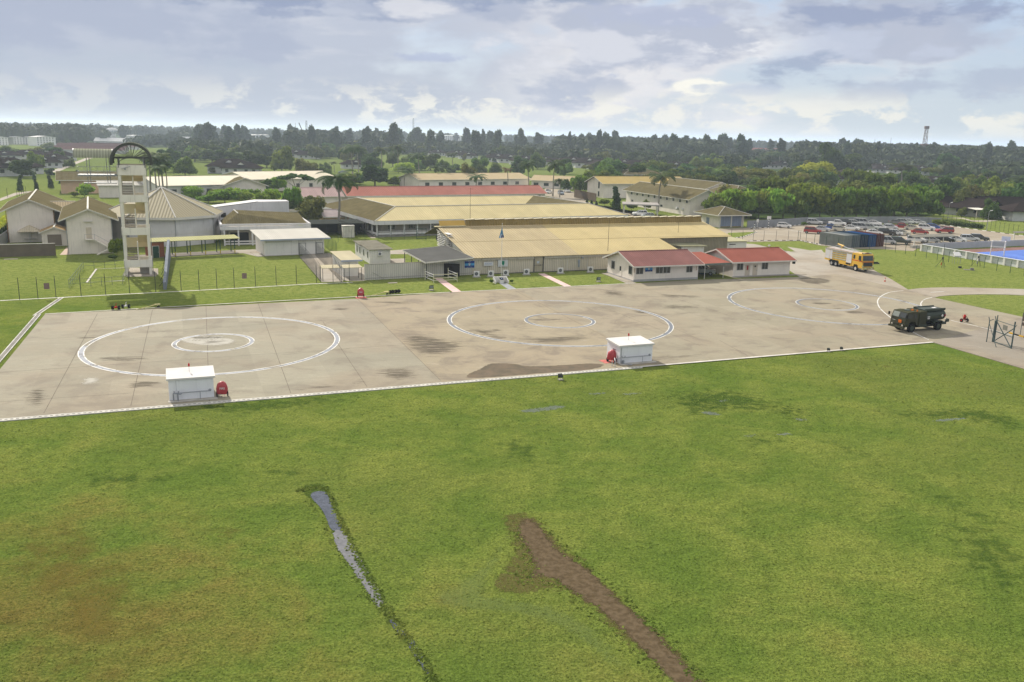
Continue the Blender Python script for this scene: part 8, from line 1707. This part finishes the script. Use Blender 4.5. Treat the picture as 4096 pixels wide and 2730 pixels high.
TP = {'rd0': (make_tree('round', 10, 10, 'mid', 1, 210, .62, 13), 10, 10), 'rd1': (make_tree('round', 10, 9, 'dark', 2, 210, .62, 12), 10, 9), 'rd2': (make_tree('round', 10, 11, 'olive', 3, 200, .65, 14), 10, 11), 'rd3': (make_tree('round', 10, 8, 'dark', 4, 200, .6, 10), 10, 8), 'br0': (make_tree('round', 10, 12, 'lime', 5, 230, .6, 15), 10, 12),
      'um0': (make_tree('umbrella', 8, 11, 'olive', 6, 110, .55, 18), 8, 11), 'um1': (make_tree('umbrella', 8, 9, 'dark', 16, 100, .6, 14), 8, 9), 'pl0': (make_tree('plume', 9, 8, 'mid', 7, 240, .50, 16), 9, 8), 'pl1': (make_tree('plume', 9, 9, 'mid', 8, 230, .52, 16), 9, 9), 'pl2': (make_tree('plume', 9, 9, 'bright', 18, 240, .5, 16), 9, 9), 'ca0': (make_tree('casuarina', 24, 12, 'blue', 9, 60, 1.2, 9), 24, 12), 'ca1': (make_tree('casuarina', 24, 9, 'blue', 10, 60, 1.1, 8), 24, 9), 'ca2': (make_tree('casuarina', 24, 15, 'blue', 12, 90, 1.3, 8), 24, 15),
      'co0': (make_tree('column', 6, 2.2, 'dark', 13, 200, .35, 7), 6, 2.2), 'bu0': (make_tree('bush', 3, 3.6, 'mid', 14, 150, .42, 8), 3, 3.6), 'bu1': (make_tree('bush', 3, 3.6, 'bright', 15, 150, .42, 8), 3, 3.6)}
TP['pm0'] = (make_palm(11, 1), 12, 6.6); TP['pm1'] = (make_palm(11, 2, nf=24, fl=4.1, lean=-.5), 12, 7.0); TP['pm2'] = (make_palm(11, 3, 'brown', 11, 2.2), 11.6, 4.4); TP['pm3'] = (make_palm(11, 4, nf=18, fl=3.1, lean=.2), 12, 5.4)
usedT = set()
def put(kind, p, H, W=None, label='', group=None, rz=None):
    tr, h0, w0 = TP[kind]; sz = H/h0; sw = W/w0 if W else sz
    o = tr[0] if kind not in usedT else dup(tr); usedT.add(kind)
    o.location = (p[0], p[1], 0); o.rotation_euler = (0, 0, random.uniform(0, 6.28) if rz is None else rz); o.scale = (sw, sw, sz); o['label'] = label
    if group: o['group'] = group
    return o
def T_(kind, k, u, vb, vt, wpx, label, group=None):
    p = g(k, u, vb); H = hz(k, u, vt, p); W = wpx/FR[k][2]/CF*p.length*(1.35 if kind[:2] == 'pm' else 1); put(kind, p, H, W, label, group); TREES.append((p[0], p[1], (W or H*.5)*.4)); return p
TREES = []; LAST = [None]; ZL = {}
GP = 'palms standing about the site'
for a in [('pm1','R3',530,1515,715,470,'tall coconut palm rising in front of the pale block left of centre'),('pm0','R3',700,740,330,260,'far coconut palm left on the field, tallest of its group'),('pm1','R3',780,700,350,180,'coconut palm just right of the tallest field palm'),('pm0','R3',1090,700,370,200,'coconut palm behind the large round dark tree'),
          ('pm1','R3',1310,690,340,230,'bushy coconut palm above the bright umbrella tree'),('pm0','R3',1590,760,440,220,'coconut palm at the field edge left of the tan roof'),('pm0','R3',2040,660,440,150,'small palm on the open green field'),('pm1','R3',1850,880,620,230,'palm before the tan far roof, left one'),('pm0','R3',1390,900,640,210,'palm left of the cream gable end'),
          ('pm1','R4',340,1010,735,230,'palm growing out behind the red roof, left one'),('pm2','R4',765,1005,640,140,'dead brown topped palm behind the red roof'),('pm0','R4',1050,1005,555,220,'tall palm behind the red roof near its right end'),('pm1','R4',1370,1022,545,250,'tall palm right of the red roof end'),('pm0','R4',1465,1038,790,170,'short palm between the parked yard cars'),
          ('pm0','R4',895,640,475,130,'small palm on the middle field edge'),('pm1','R4',1080,640,375,120,'palm behind the leaning field tree'),('pm1','R5',770,1230,700,330,'large palm in front of the two storey block'),('pm0','R6',600,690,440,140,'palm at the left of the tall dark tree'),('pm1','R6',180,650,450,150,'palm above the tree row, leftmost'),('pm0','R6',390,650,430,150,'palm above the tree row behind the garage'),('pm1','R6',270,640,420,130,'palm between the two palms behind the garage'),
          ('pm1','R7',350,900,590,290,'shaggy palm in the tree row at the right'),('pm0','R7',1900,1060,740,330,'large palm behind the dark roof at the right edge'),('pm0','R7',400,650,460,150,'palm among far crowns left of the derrick'),('pm1','R5',540,640,440,110,'palm between dark roofs behind the complex'),('pm0','R3',460,700,560,100,'small palm beside the pale car on the track'),
          ('pm3','R1',2020,1080,430,260,'slender cluster palm behind the tower, first'),('pm3','R1',2100,1100,480,240,'slender cluster palm behind the tower, second'),('pm3','R1',2190,1090,440,260,'slender cluster palm behind the tower, third'),('pm3','R1',2240,1100,560,200,'slender cluster palm behind the tower, fourth'),('pm3','R1',2150,1120,600,220,'slender cluster palm behind the tower, lowest'),
          ('pm1','R7',1600,800,600,140,'palm between far crowns at the right'),('pm0','R4',2090,620,500,110,'palm beside the dark roofs above the leafy yard trees')]: T_(*a, GP)
for a in [('rd0','R2',470,745,465,300,'broad round tree behind the pale cream roof'),('rd0','R2',1760,700,305,340,'tall light green tree behind the field houses'),('rd1','R2',1380,640,380,330,'dark broad tree left of the tall light green tree'),('rd1','R2',830,570,370,360,'dark grove tree at the left field'),('rd3','R2',1040,575,390,330,'dark grove tree right in the left field'),('rd1','R2',600,560,370,330,'dark grove tree left in the left field'),('rd3','R2',340,520,400,250,'dark tree at the left end of the grove'),
          ('rd2','R2',830,715,610,130,'small tree on the field before the grove'),('rd1','R2',1280,670,540,190,'dark bushy tree above the three dark gablets'),('rd2','R2',2100,770,510,320,'loose olive tree behind the cream roofed block'),('rd1','R2',1520,1010,760,260,'dark round tree at the end of the pale cream roof'),('um1','R2',1950,1000,700,500,'feathery layered tree before the cream roofed block'),('br0','R2',560,1060,870,330,'bright bushy tree behind the octagonal hall'),
          ('rd1','R2',1800,1260,1010,340,'dark layered conifer behind the pergola'),('pl2','R2',1550,1240,960,330,'leafy green tree right of the white wall block'),('pl2','R2',1000,1110,930,380,'leafy plumes behind the hall roof'),('pl2','R2',1230,1110,950,280,'thin twiggy tree before the back block'),('pl2','R2',780,1110,1010,260,'low leafy plumes right of the hall roof'),('rd2','R2',2120,1420,1010,420,'thin leafed tree beside the white metal pole'),('pl2','R2',1900,1250,900,230,'tall leafy plume behind the pergola'),
          ('rd1','R3',1000,885,560,470,'large dark rounded tree behind the red roof'),('br0','R3',1370,690,565,330,'bright yellow green umbrella tree beyond the red roof'),('um0','R3',1690,485,335,270,'wide umbrella tree standing on the far field'),('rd0','R3',400,520,325,240,'tall broad tree on the far field left of the palms'),('rd1','R3',90,500,360,230,'dark tree at the far field edge'),('rd0','R3',360,690,555,120,'small tree by the field track'),('rd1','R3',285,640,575,70,'little round tree on the field'),('rd0','R3',2020,705,615,150,'small bright green tree behind the tan roof'),
          ('rd2','R3',2250,880,565,260,'tall dark open tree behind the tan roof'),('rd2','R4',910,870,735,230,'grey green spreading tree behind the red roof'),('rd0','R4',1170,660,410,230,'leaning tall tree on the middle field'),('rd1','R4',450,580,460,130,'small dark tree on the middle field'),('rd2','R4',190,555,440,60,'thin tree on the middle field, leftmost'),('rd1','R4',590,570,500,70,'little tree before the dark roofed houses'),('pl0','R4',1800,1000,700,330,'big leafy tree beside the yard cars'),('pl1','R4',1950,960,680,300,'leafy tree left of the mustard yellow wing'),('rd1','R4',1640,940,750,130,'dark tree at the left of the leafy yard trees'),('um0','R4',2000,560,370,360,'broad yellow green tree above the dark roofs'),
          ('br0','R6',850,900,550,560,'very bright yellow green spreading tree'),('rd1','R6',1050,760,245,360,'tallest dark tree on the right, above the bright one'),('um1','R6',1350,740,430,330,'layered dark tree right of the tallest one'),('rd2','R6',1620,980,700,340,'brownish round tree behind the tree row'),('rd3','R6',1520,560,290,130,'tall tree by the small grey roof'),('rd2','R6',560,1010,690,420,'olive broad tree behind the tree row'),('rd0','R6',120,1000,740,300,'green tree behind the hip roofed block'),('rd0','R6',330,1010,800,260,'light olive tree behind the garage'),
          ('rd0','R7',1120,1100,720,270,'bright leafed tree before the dark roofs'),('rd2','R7',1120,1260,880,260,'orange tinged tree above the long dark roof'),('rd0','R7',1540,1330,1020,230,'light tree between the two long dark roofed houses'),('rd0','R7',1150,1290,1150,130,'small tree against the long house wall'),('rd1','R7',950,760,400,340,'dark rounded crown in the far right wood'),('rd0','R7',830,800,620,180,'small crown above the right tree row'),('rd3','R1',300,770,510,330,'big dark round tree at the left estate'),('rd0','R1',920,640,500,160,'round green tree on the left field'),('rd0','R1',130,500,330,270,'light tree behind the left estate'),
          ('rd2','R1',430,500,360,230,'olive tree behind the left estate'),('rd1','R1',620,510,360,180,'dark tree behind the left estate'),('rd0','R1',650,390,290,180,'light tree before the third apartment block'),('rd1','R1',610,600,460,150,'tree over the estate roofs at left'),('rd1','R1',1320,390,290,120,'dark conifer left of the arched canopy'),('co0','R1',275,945,740,90,'dark columnar tree on the left field, leftmost'),('co0','R1',485,935,790,70,'dark columnar tree on the left field, second'),('co0','R1',455,800,710,60,'small columnar tree behind the second one'),('co0','R1',675,910,740,90,'dark columnar tree on the left field, third'),
          ('rd3','R1',670,760,640,110,'round topped small tree behind the third columnar tree'),('co0','R1',1035,785,670,75,'dark columnar tree left of the platform'),('co0','R1',810,850,800,80,'low dark shrub tree by the apricot hall'),('pl2','R1',1130,1040,860,230,'young palm like plume before the apricot hall'),('pl2','R1',1000,1030,960,120,'low leafy plume before the apricot hall'),('pl2','S1',1335,930,730,140,'banana like plant at the foot of the gabled block'),('bu0','S1',1290,975,895,110,'low bush in the shade left of the tower'),
          ('co0','R4',1830,1110,1060,50,'clipped dark shrub by the yard road, first'),('co0','R4',1890,1125,1070,50,'clipped dark shrub by the yard road, second'),('co0','R4',1950,1140,1085,55,'clipped dark shrub by the yard road, third'),('co0','R4',2210,1200,890,160,'tall ragged dark column tree by the porch'),('bu0','R5',60,1150,1040,180,'red brown hedge bush left of the porch'),('bu0','R5',420,1210,1090,180,'dark bush under the porch edge'),('bu1','R5',180,1180,1080,130,'bright broad leafed bush by the porch'),('pl0','R5',620,1200,1060,120,'small plume before the porch post'),
          ('bu0','S5',650,1120,1035,90,'small bush at the left of the flag plinth'),('bu0','S5',965,1110,1045,70,'small bush at the right of the flag plinth'),('bu0','R6',715,1420,1350,90,'dark clipped bush in the corner of the car park'),('bu0','R7',850,1420,1310,230,'dark shrub at the right end of the boundary wall')]: T_(*a)
WC = {}
for i, (k, u, vb, vt, w_, kd, wh) in enumerate([('R3',260,880,770,150,'pl2','behind the bleached pink roof'),('R3',380,870,740,200,'pl0','behind the bleached pink roof'),('R3',620,870,760,200,'pl1','behind the salmon roof, left end'),('R3',720,860,720,170,'rd0','behind the salmon roof, left end'),('R3',1250,880,770,120,'rd0','left of the cream gable end'),('R3',1340,880,790,120,'pl2','left of the cream gable end'),('R3',2020,880,780,170,'pl0','before the tan far roof'),('R3',2150,870,790,150,'rd2','before the tan far roof'),('R3',330,760,640,140,'rd0','by the track beyond the cream roof'),('R3',100,760,600,190,'rd2','by the track beyond the cream roof'),
    ('R2',1700,960,800,170,'pl2','before the end of the cream roofed block'),('R2',1650,1120,960,200,'pl2','between the pergola and the cream roofed block'),('R2',2050,1240,1040,220,'pl0','between the pergola and the coconut palm'),('R2',2280,1300,1090,200,'rd2','beside the coconut palm foot'),('R2',1330,1070,960,190,'pl2','beside the back block roof'),('R2',1100,1060,940,170,'pl2','beside the back block roof'),('R2',900,1060,960,160,'pl2','behind the hall roof edge'),('R2',200,700,480,220,'rd1','behind the cluster palms'),('R2',1560,640,470,240,'rd1','right of the grove on the left field'),('R2',1150,600,420,230,'rd1','right of the grove on the left field'),
    ('R4',1540,960,800,120,'rd1','by the yard cars'),('R4',1720,1000,780,150,'pl2','by the yard cars'),('R4',2120,960,720,180,'pl0','left of the mustard wing'),('R4',20,870,760,90,'rd0','behind the middle of the salmon roof'),('R4',60,700,610,130,'rd1','by the lawn beyond the tan roof'),('R5',30,700,560,180,'rd0','above the mustard wing'),('R5',900,700,590,170,'rd1','behind the complex'),('R5',1150,760,590,240,'rd1','behind the complex'),('R5',1500,800,640,260,'rd0','behind the complex'),('R5',1900,860,660,300,'rd2','behind the complex'),('R5',2150,900,680,300,'rd0','behind the complex')]): T_(kd, k, u, vb, vt-35, w_*1.45, f'{["leafy", "small", "rounded", "loose"][i % 4]} tree {wh}, {ORD[WC.setdefault(wh, [0])[0]]} there from the left'); WC[wh][0] += 1
hd = thing('hedge', 'clipped yellow topped hedge running to the far left edge', 'hedge', g('S1', 60, 640)); a, b = g('S1', -60, 730), g('S1', 112, 560); ln = (b-a).length; dr = (b-a)/ln; P = []; N = []
for i in range(2600): s_ = random.random()*ln; w_ = random.uniform(-1.1, 1.1); z = random.choice((2.0+random.uniform(-.08, .1), random.uniform(.3, 2.0))); side = 1.1 if z < 1.9 else w_; P.append(a+dr*s_+Vector((dr.y, -dr.x, 0))*side+Vector((0, 0, z))-hd.location); N.append((0, 0, 1) if z > 1.9 else (dr.y, -dr.x, 0))
RS = np.random.RandomState(5); P = np.array(P); N = np.array(N, float); tp = P[:, 2] > 1.85
o = mesh_cards('hedge_top', cards(P[tp], N[tp], .5), LF['yellow']); o.parent = hd; o = mesh_cards('hedge_side', cards(P[~tp], N[~tp], .5), LF['dark']); o.parent = hd
mb = MB(); n = Vector((dr.y, -dr.x, 0)); mb.hexa([p-hd.location+Vector((0, 0, z)) for z in (0, 1.8) for p in (a-n*1.0, b-n*1.0, b+n*1.0, a+n*1.0)]); mb.build('hedge_core', mat('hedge core', (.03, .045, .015), .9), hd)
hd = thing('hedge', 'low dark hedge at the kerb behind the car park', 'hedge', g('R7', 1000, 1420)); a, b = g('R7', 900, 1395), g('R7', 1415, 1455); ln = (b-a).length; dr = (b-a)/ln
P = np.array([a+dr*random.random()*ln+Vector((random.uniform(-.8, .8), random.uniform(-.8, .8), random.uniform(.2, 1.3)))-hd.location for _ in range(1500)]); o = mesh_cards('hedge_foliage', cards(P, np.tile([0, -.5, 1.], (len(P), 1)), .45), LF['dark']); o.parent = hd
mb = MB(); n = Vector((dr.y, -dr.x, 0))*.6; mb.hexa([p-hd.location+Vector((0, 0, z)) for z in (0, 1.1) for p in (a-n, b-n, b+n, a+n)]); mb.build('hedge_core', MATS['hedge core'], hd)
row = [('R6', u, 1330, 960+60*sin(u*.013)-(20 if u > 1000 else 0)) for u in range(-330, 2000, 165)]+[('R7', u, 1320, 930+25*sin(u*.02)) for u in range(330, 800, 160)]
for i, (k, u, vb, vt) in enumerate(row): p = g(k, u, vb)+Vector((0, 4.5, 0)); H = hz(k, u, vt, p); put(('pl0', 'pl2', 'pl1')[i % 3], p, H*random.uniform(.92, 1.1), random.uniform(11.5, 14.5), f'leafy tree in the row above the grey boundary wall, {ORD[i]} from the left', 'tree row along the boundary wall')
for i, (k, u, vb, vt) in enumerate([('R6', u, 1230, 830+40*sin(u*.02)) for u in range(-200, 1500, 210)]+[('R7', u, 1180, 850) for u in range(0, 700, 200)]): p = g(k, u, vb); put(('rd2', 'rd0', 'pl1', 'rd1')[i % 4], p, hz(k, u, vt, p), random.uniform(12, 16), f'crown in the second row behind the boundary trees, {ORD[i]} from the left', 'second tree row behind the boundary trees')
FIELDS = [[g(*p) for p in F_] for F_ in ([('R3',780,460),('R3',2335,480),('R4',850,640),('R4',1500,740),('R4',400,700),('R3',2150,700),('R3',1450,640),('R3',900,620)], [('R2',550,580),('R2',1180,570),('R2',1700,560),('R2',2300,530),('R3',560,460),('R3',600,700),('R2',1700,700),('R2',900,720),('R2',550,720)], [('R1',400,720),('R1',1150,490),('R1',1700,400),('R1',2335,380),('R1',2335,560),('R1',1560,760),('R1',1000,760),('R1',700,950),('R1',0,960),('R1',0,820)], [('R6',1580,600),('R6',1780,600),('R6',1900,800),('R6',1700,800)], [('R5',1660,560),('R5',2100,560),('R6',200,600),('R5',1750,610)], [('R7',850,1240),('R7',2300,1300),('R7',2300,1600),('R7',850,1400)])]
def inpoly(x, y, P):
    c = False
    for a, b in zip(P, P[1:]+P[:1]):
        if (a[1] > y) != (b[1] > y) and x < (b[0]-a[0])*(y-a[1])/(b[1]-a[1])+a[0]: c = not c
    return c
rnd = random.Random(21); made = 0
LM = [(atan2(hx, hy), (hr_+3)/hypot(hx, hy), hypot(hx, hy)+15) for hx, hy, hr_ in HOUSES if hy > 700 and hr_ > 11]+[(atan2(wt.location.x, wt.location.y), .008, wt.location.y*1.1)]
blk = lambda az, dd: any(abs(az-ha) < hw and hd*.80 < dd < hd for ha, hw, hd in LM)
ZN = [(-.50, -.30, 520, 1100, 26, 'left'), (-.30, -.06, 560, 1050, 48, 'left of centre'), (-.06, .16, 520, 1000, 40, 'in the middle'), (.10, .30, 400, 900, 62, 'right of centre'), (.28, .53, 330, 900, 84, 'at the right')]
for a0, a1, d0, d1, n, wh in ZN:
    k = 0; tries = 0
    while k < n and tries < 4000:
        tries += 1; az = rnd.uniform(a0, a1); dd = 1/rnd.uniform(1/d1, 1/d0); x, y = sin(az)*dd, cos(az)*dd
        if any(inpoly(x, y, F_) for F_ in FIELDS) or any(hypot(x-hx, y-hy+4) < hr_*.75 for hx, hy, hr_ in HOUSES) or any(hypot(x-tx, y-ty) < 3.5+tr_*.5 for tx, ty, tr_ in TREES) or blk(az, dd): continue
        kd = rnd.choice(('rd0', 'rd1', 'rd2', 'rd3', 'um0', 'um1', 'pl0', 'pl1', 'rd0', 'rd1') if dd < 700 else ('rd0', 'rd1', 'rd2', 'rd3')); H = rnd.uniform(6.5, 12.5) if dd < 700 else rnd.uniform(9, 14)
        tone = {'rd0': 'green', 'rd1': 'dark', 'rd2': 'olive', 'rd3': 'dark narrow', 'um0': 'flat topped olive', 'um1': 'flat topped dark', 'pl0': 'leafy green', 'pl1': 'leafy olive'}[kd]
        LAST[0] = put(kd, (x, y), H, H*rnd.uniform(.9, 1.35), '', 'trees between the estate houses'); ZL.setdefault((wh, tone), []).append((x/y, LAST[0])); TREES.append((x, y, H*.5)); k += 1
for (wh, tone), l in ZL.items():
    for j, (_, o) in enumerate(sorted(l, key=lambda q: q[0])): o['label'] = f'{ORD[j]} {tone} tree from the left among the estate houses {wh}'
CAS = []
for i, (k, u, vt, w_, kd) in enumerate([('R2',640,95,150,'ca2'),('R2',700,85,150,'ca0'),('R2',750,65,180,'ca2'),('R2',820,85,140,'ca0'),('R2',990,95,120,'ca0'),('R2',1060,100,110,'ca1'),('R2',1170,75,150,'ca2'),('R2',1250,110,160,'ca2'),('R2',1690,110,90,'ca1'),('R2',1860,70,130,'ca2'),('R2',1930,80,130,'ca0'),('R2',2160,65,110,'ca0'),
    ('R3',470,85,100,'ca1'),('R3',650,85,90,'ca1'),('R3',880,65,90,'ca1'),('R3',935,65,80,'ca1'),('R3',1030,85,90,'ca1'),('R3',1240,45,180,'ca2'),('R3',1300,70,160,'ca0'),('R3',1560,110,240,'ca2'),('R3',1740,120,130,'ca0'),('R3',1870,140,90,'ca1'),('R3',2230,120,150,'ca2'),('R4',350,125,140,'ca0'),('R4',445,100,50,'ca1'),('R4',550,120,160,'ca2'),('R4',640,125,120,'ca0'),
    ('R4',940,130,150,'ca2'),('R4',1190,130,110,'ca1'),('R4',1595,140,50,'ca1'),('R4',1750,180,110,'ca0'),('R4',1850,165,110,'ca0'),('R4',1990,150,120,'ca2'),('R4',2080,115,110,'ca0'),('R4',2215,135,150,'ca2'),('R5',90,115,110,'ca1'),('R5',720,215,150,'ca2'),('R5',860,210,120,'ca0'),('R5',990,175,190,'ca2'),('R5',1150,205,130,'ca1'),('R5',1270,205,90,'ca1'),('R5',1430,205,160,'ca2'),('R5',1640,190,150,'ca0'),('R5',1720,215,100,'ca1'),('R5',1890,200,170,'ca2'),('R5',1990,225,80,'ca1'),
    ('R6',290,260,70,'ca1'),('R6',430,255,90,'ca1'),('R6',760,250,60,'ca1'),('R6',1240,250,110,'ca0'),('R6',1310,245,80,'ca1'),('R6',1420,250,130,'ca0'),('R6',1500,270,100,'ca1'),('R6',1710,290,80,'ca1'),('R7',820,305,90,'ca1'),('R7',1450,320,110,'ca1'),('R7',1530,320,110,'ca0'),('R7',1830,300,150,'ca2')]):
    d = ray(k, u, vt); dist = 1050+130*sin(i*2.1); p = Vector((d[0], d[1], 0)).normalized()*dist; H = 24+(hz(k, u, vt, p)-24)*(.15+.5*((i*7) % 5)/4)
    LAST[0] = put(kd, p, H, w_/FR[k][2]/CF*dist*(1.9 if kd == 'ca1' else 1.6), '', 'casuarinas along the skyline'); CAS.append((p[0]/p[1], LAST[0]))
for j, (_, o) in enumerate(sorted(CAS, key=lambda q: q[0])):
    z = ['far left of centre', 'left of centre', 'above the middle field', 'right of centre', 'at the right'][min(4, j//13)]; o['label'] = f'feathery skyline casuarina {z}, {ORD[j % 13]} from the left there'
RS = np.random.RandomState(77); Vc, Fc, off = [], [], 0
bm = bmesh.new(); bmesh.ops.create_icosphere(bm, subdivisions=1, radius=1); IV = np.array([v.co[:] for v in bm.verts]); IF = np.array([[v.index for v in f.verts] for f in bm.faces]); bm.free()
V4 = []
for i in range(4600):
    az = RS.uniform(-.56, .58); dd = 1/RS.uniform(1/4200, 1/950);
    if i % 3 == 0: dd = RS.uniform(680, 1300)
    x, y = sin(az)*dd, cos(az)*dd
    if dd < 1500 and (any(inpoly(x, y, F_) for F_ in FIELDS) or any(hypot(x-hx, y-hy+10) < hr_ and hr_ > 3 for hx, hy, hr_ in HOUSES)): continue
    if dd < 1100 and az < -.36: continue
    if blk(az, dd): continue
    H = RS.uniform(15, 23.5) if dd < 1500 else RS.uniform(19, 24.5)
    if dd < 900 or any(abs(az-ha) < hw and dd < hd for ha, hw, hd in LM): H = RS.uniform(8, 13); W = RS.uniform(9, 18)*(1 if dd < 1500 else 1.6)
    for j in range(2):
        c = np.array([x+RS.uniform(-.3, .3)*W, y+RS.uniform(-.3, .3)*W, H*RS.uniform(.5, .62)]); v = IV*RS.uniform(.7, 1.15, (len(IV), 1))*[W*.42, W*.42, H*.42]+c; Vc.append(v); Fc.append(IF+off); off += len(v)
        if dd < 2400: d = RS.normal(0, 1, (26, 3)); d[:, 2] = np.abs(d[:, 2]); d /= np.linalg.norm(d, axis=1)[:, None]; V4.append(cards(c+d*[W*.44, W*.44, H*.45], d, 3.0, 1.2, .3))
me = bpy.data.meshes.new('far_wood'); V4 = np.vstack(V4); F4 = (np.arange(len(V4)).reshape(-1, 4)+off).tolist(); me.from_pydata(np.vstack(Vc+[V4]).tolist(), [], np.vstack(Fc).tolist()+F4)
FW = leaf_mat('far wood leaves', (.034, .060, .026), (.070, .100, .036), .1, .012); me.materials.append(FW); o = bpy.data.objects.new('far_wood', me); COL.objects.link(o); o['kind'] = 'stuff'; o['label'] = 'dark continuous wood along the horizon'; o['category'] = 'wood'
poly_sheet('woodland_floor', [(-700, 1000), (-300, 1050), (0, 980), (500, 800), (1500, 700), (3000, 1500), (3000, 5000), (-4000, 5200), (-2500, 1600), (-900, 1350)], mat('woodland floor', (.045, .065, .025), .95, .3, .02), .03)
poly_sheet('shrubland', [g('R5', 900, 720), g('R5', 2300, 600), g('R7', 2335, 560), g('R7', 2335, 1000), g('R7', 850, 1240), g('R7', 700, 1290), g('R6', 0, 1330), g('R5', 2000, 1100)], mat('estate undergrowth', (.055, .085, .025), .95, .35, .08), .012)
RS = np.random.RandomState(3); P = []
def along(px, n, sp, off=(0, 0)):
    Q = [g('T5', *p) for p in px]
    for _ in range(n): i = RS.randint(len(Q)-1); t = RS.rand(); q = Q[i].lerp(Q[i+1], t); P.append((q.x+RS.normal(0, sp), q.y+RS.normal(0, sp), RS.uniform(-.03, .05)))
along([(225,135),(300,120),(365,125),(400,220),(445,320),(480,400),(530,500),(580,580),(630,680),(700,770),(770,870),(830,960),(880,1060)], 2420, .12)
along([(270,180),(350,280),(390,400),(470,510),(560,640),(640,720),(760,880),(840,1040)], 220, .1)
along([(400,350),(450,420),(500,520),(560,600),(610,680),(680,780),(770,880),(830,980)], 60, .08)
along([(1390,280),(1470,400),(1600,490),(1740,620),(1900,770),(2060,940),(2150,1050)], 300, .25); along([(1230,300),(1290,420),(1330,500),(1280,560),(1440,580),(1600,700),(1800,880),(1980,1040)], 350, .3)
P = np.array(P); o = mesh_cards('ditch_tufts', cards(P, np.tile([0, -.4, 1.], (len(P), 1)), .13, 1.1, .3, .3), GRASS); o['kind'] = 'stuff'; o['label'] = 'rough grass tufts fringing the ditch and the muddy track'; o['category'] = 'grass'
RS = np.random.RandomState(9); P = []; AV = [[g('T5', *p) for p in q] for q in ([(270,140),(400,140),(640,700),(590,700)], [(1250,260),(1400,270),(2200,1060),(2000,1060),(1560,660),(1400,560)])]
while len(P) < 90000:
    u, v = RS.uniform(-100, 4200, 4000), RS.uniform(1420, 2800, 4000)
    for a, b in zip(u, v):
        q = g('N', a, b)
        if q.y < cross(al, br_, (q.x, 0), (q.x, 1)).y-.3 and not any(inpoly(q.x, q.y, A_) for A_ in AV): P.append((q.x, q.y, RS.uniform(-.02, .035)))
P = np.array(P[:90000]); dd = P[:, 1:2]/60.0; o = mesh_cards('turf_tufts', cards(P, np.tile([0, -.25, 1.], (len(P), 1)), 1.0, 1.0, .3, .22), GRASS); V = np.array([v.co[:] for v in o.data.vertices]).reshape(-1, 4, 3); c = P[:, None, :]; V = c+(V-c)*(.085*np.maximum(.6, dd)[:, :, None]); o.data.vertices.foreach_set('co', V.reshape(-1)); o.data.update()
o['kind'] = 'stuff'; o['label'] = 'short uneven turf tufts of the wide near field'; o['category'] = 'grass'
hzm = bpy.data.materials.new('haze'); hzm.use_nodes = True; hzm.node_tree.nodes.clear(); ho_ = hzm.node_tree.nodes.new('ShaderNodeOutputMaterial'); hv = hzm.node_tree.nodes.new('ShaderNodeVolumePrincipled')
hv.inputs['Color'].default_value = (.72, .84, 1, 1); hv.inputs['Density'].default_value = .00016; hv.inputs['Anisotropy'].default_value = .2; hzm.node_tree.links.new(hv.outputs[0], ho_.inputs['Volume'])
mb = MB(); mb.box(-14100, 14100, -100, 24100, -1.0, 62); hb_ = mb.build('haze', hzm); hb_['kind'] = 'stuff'; hb_.visible_shadow = True
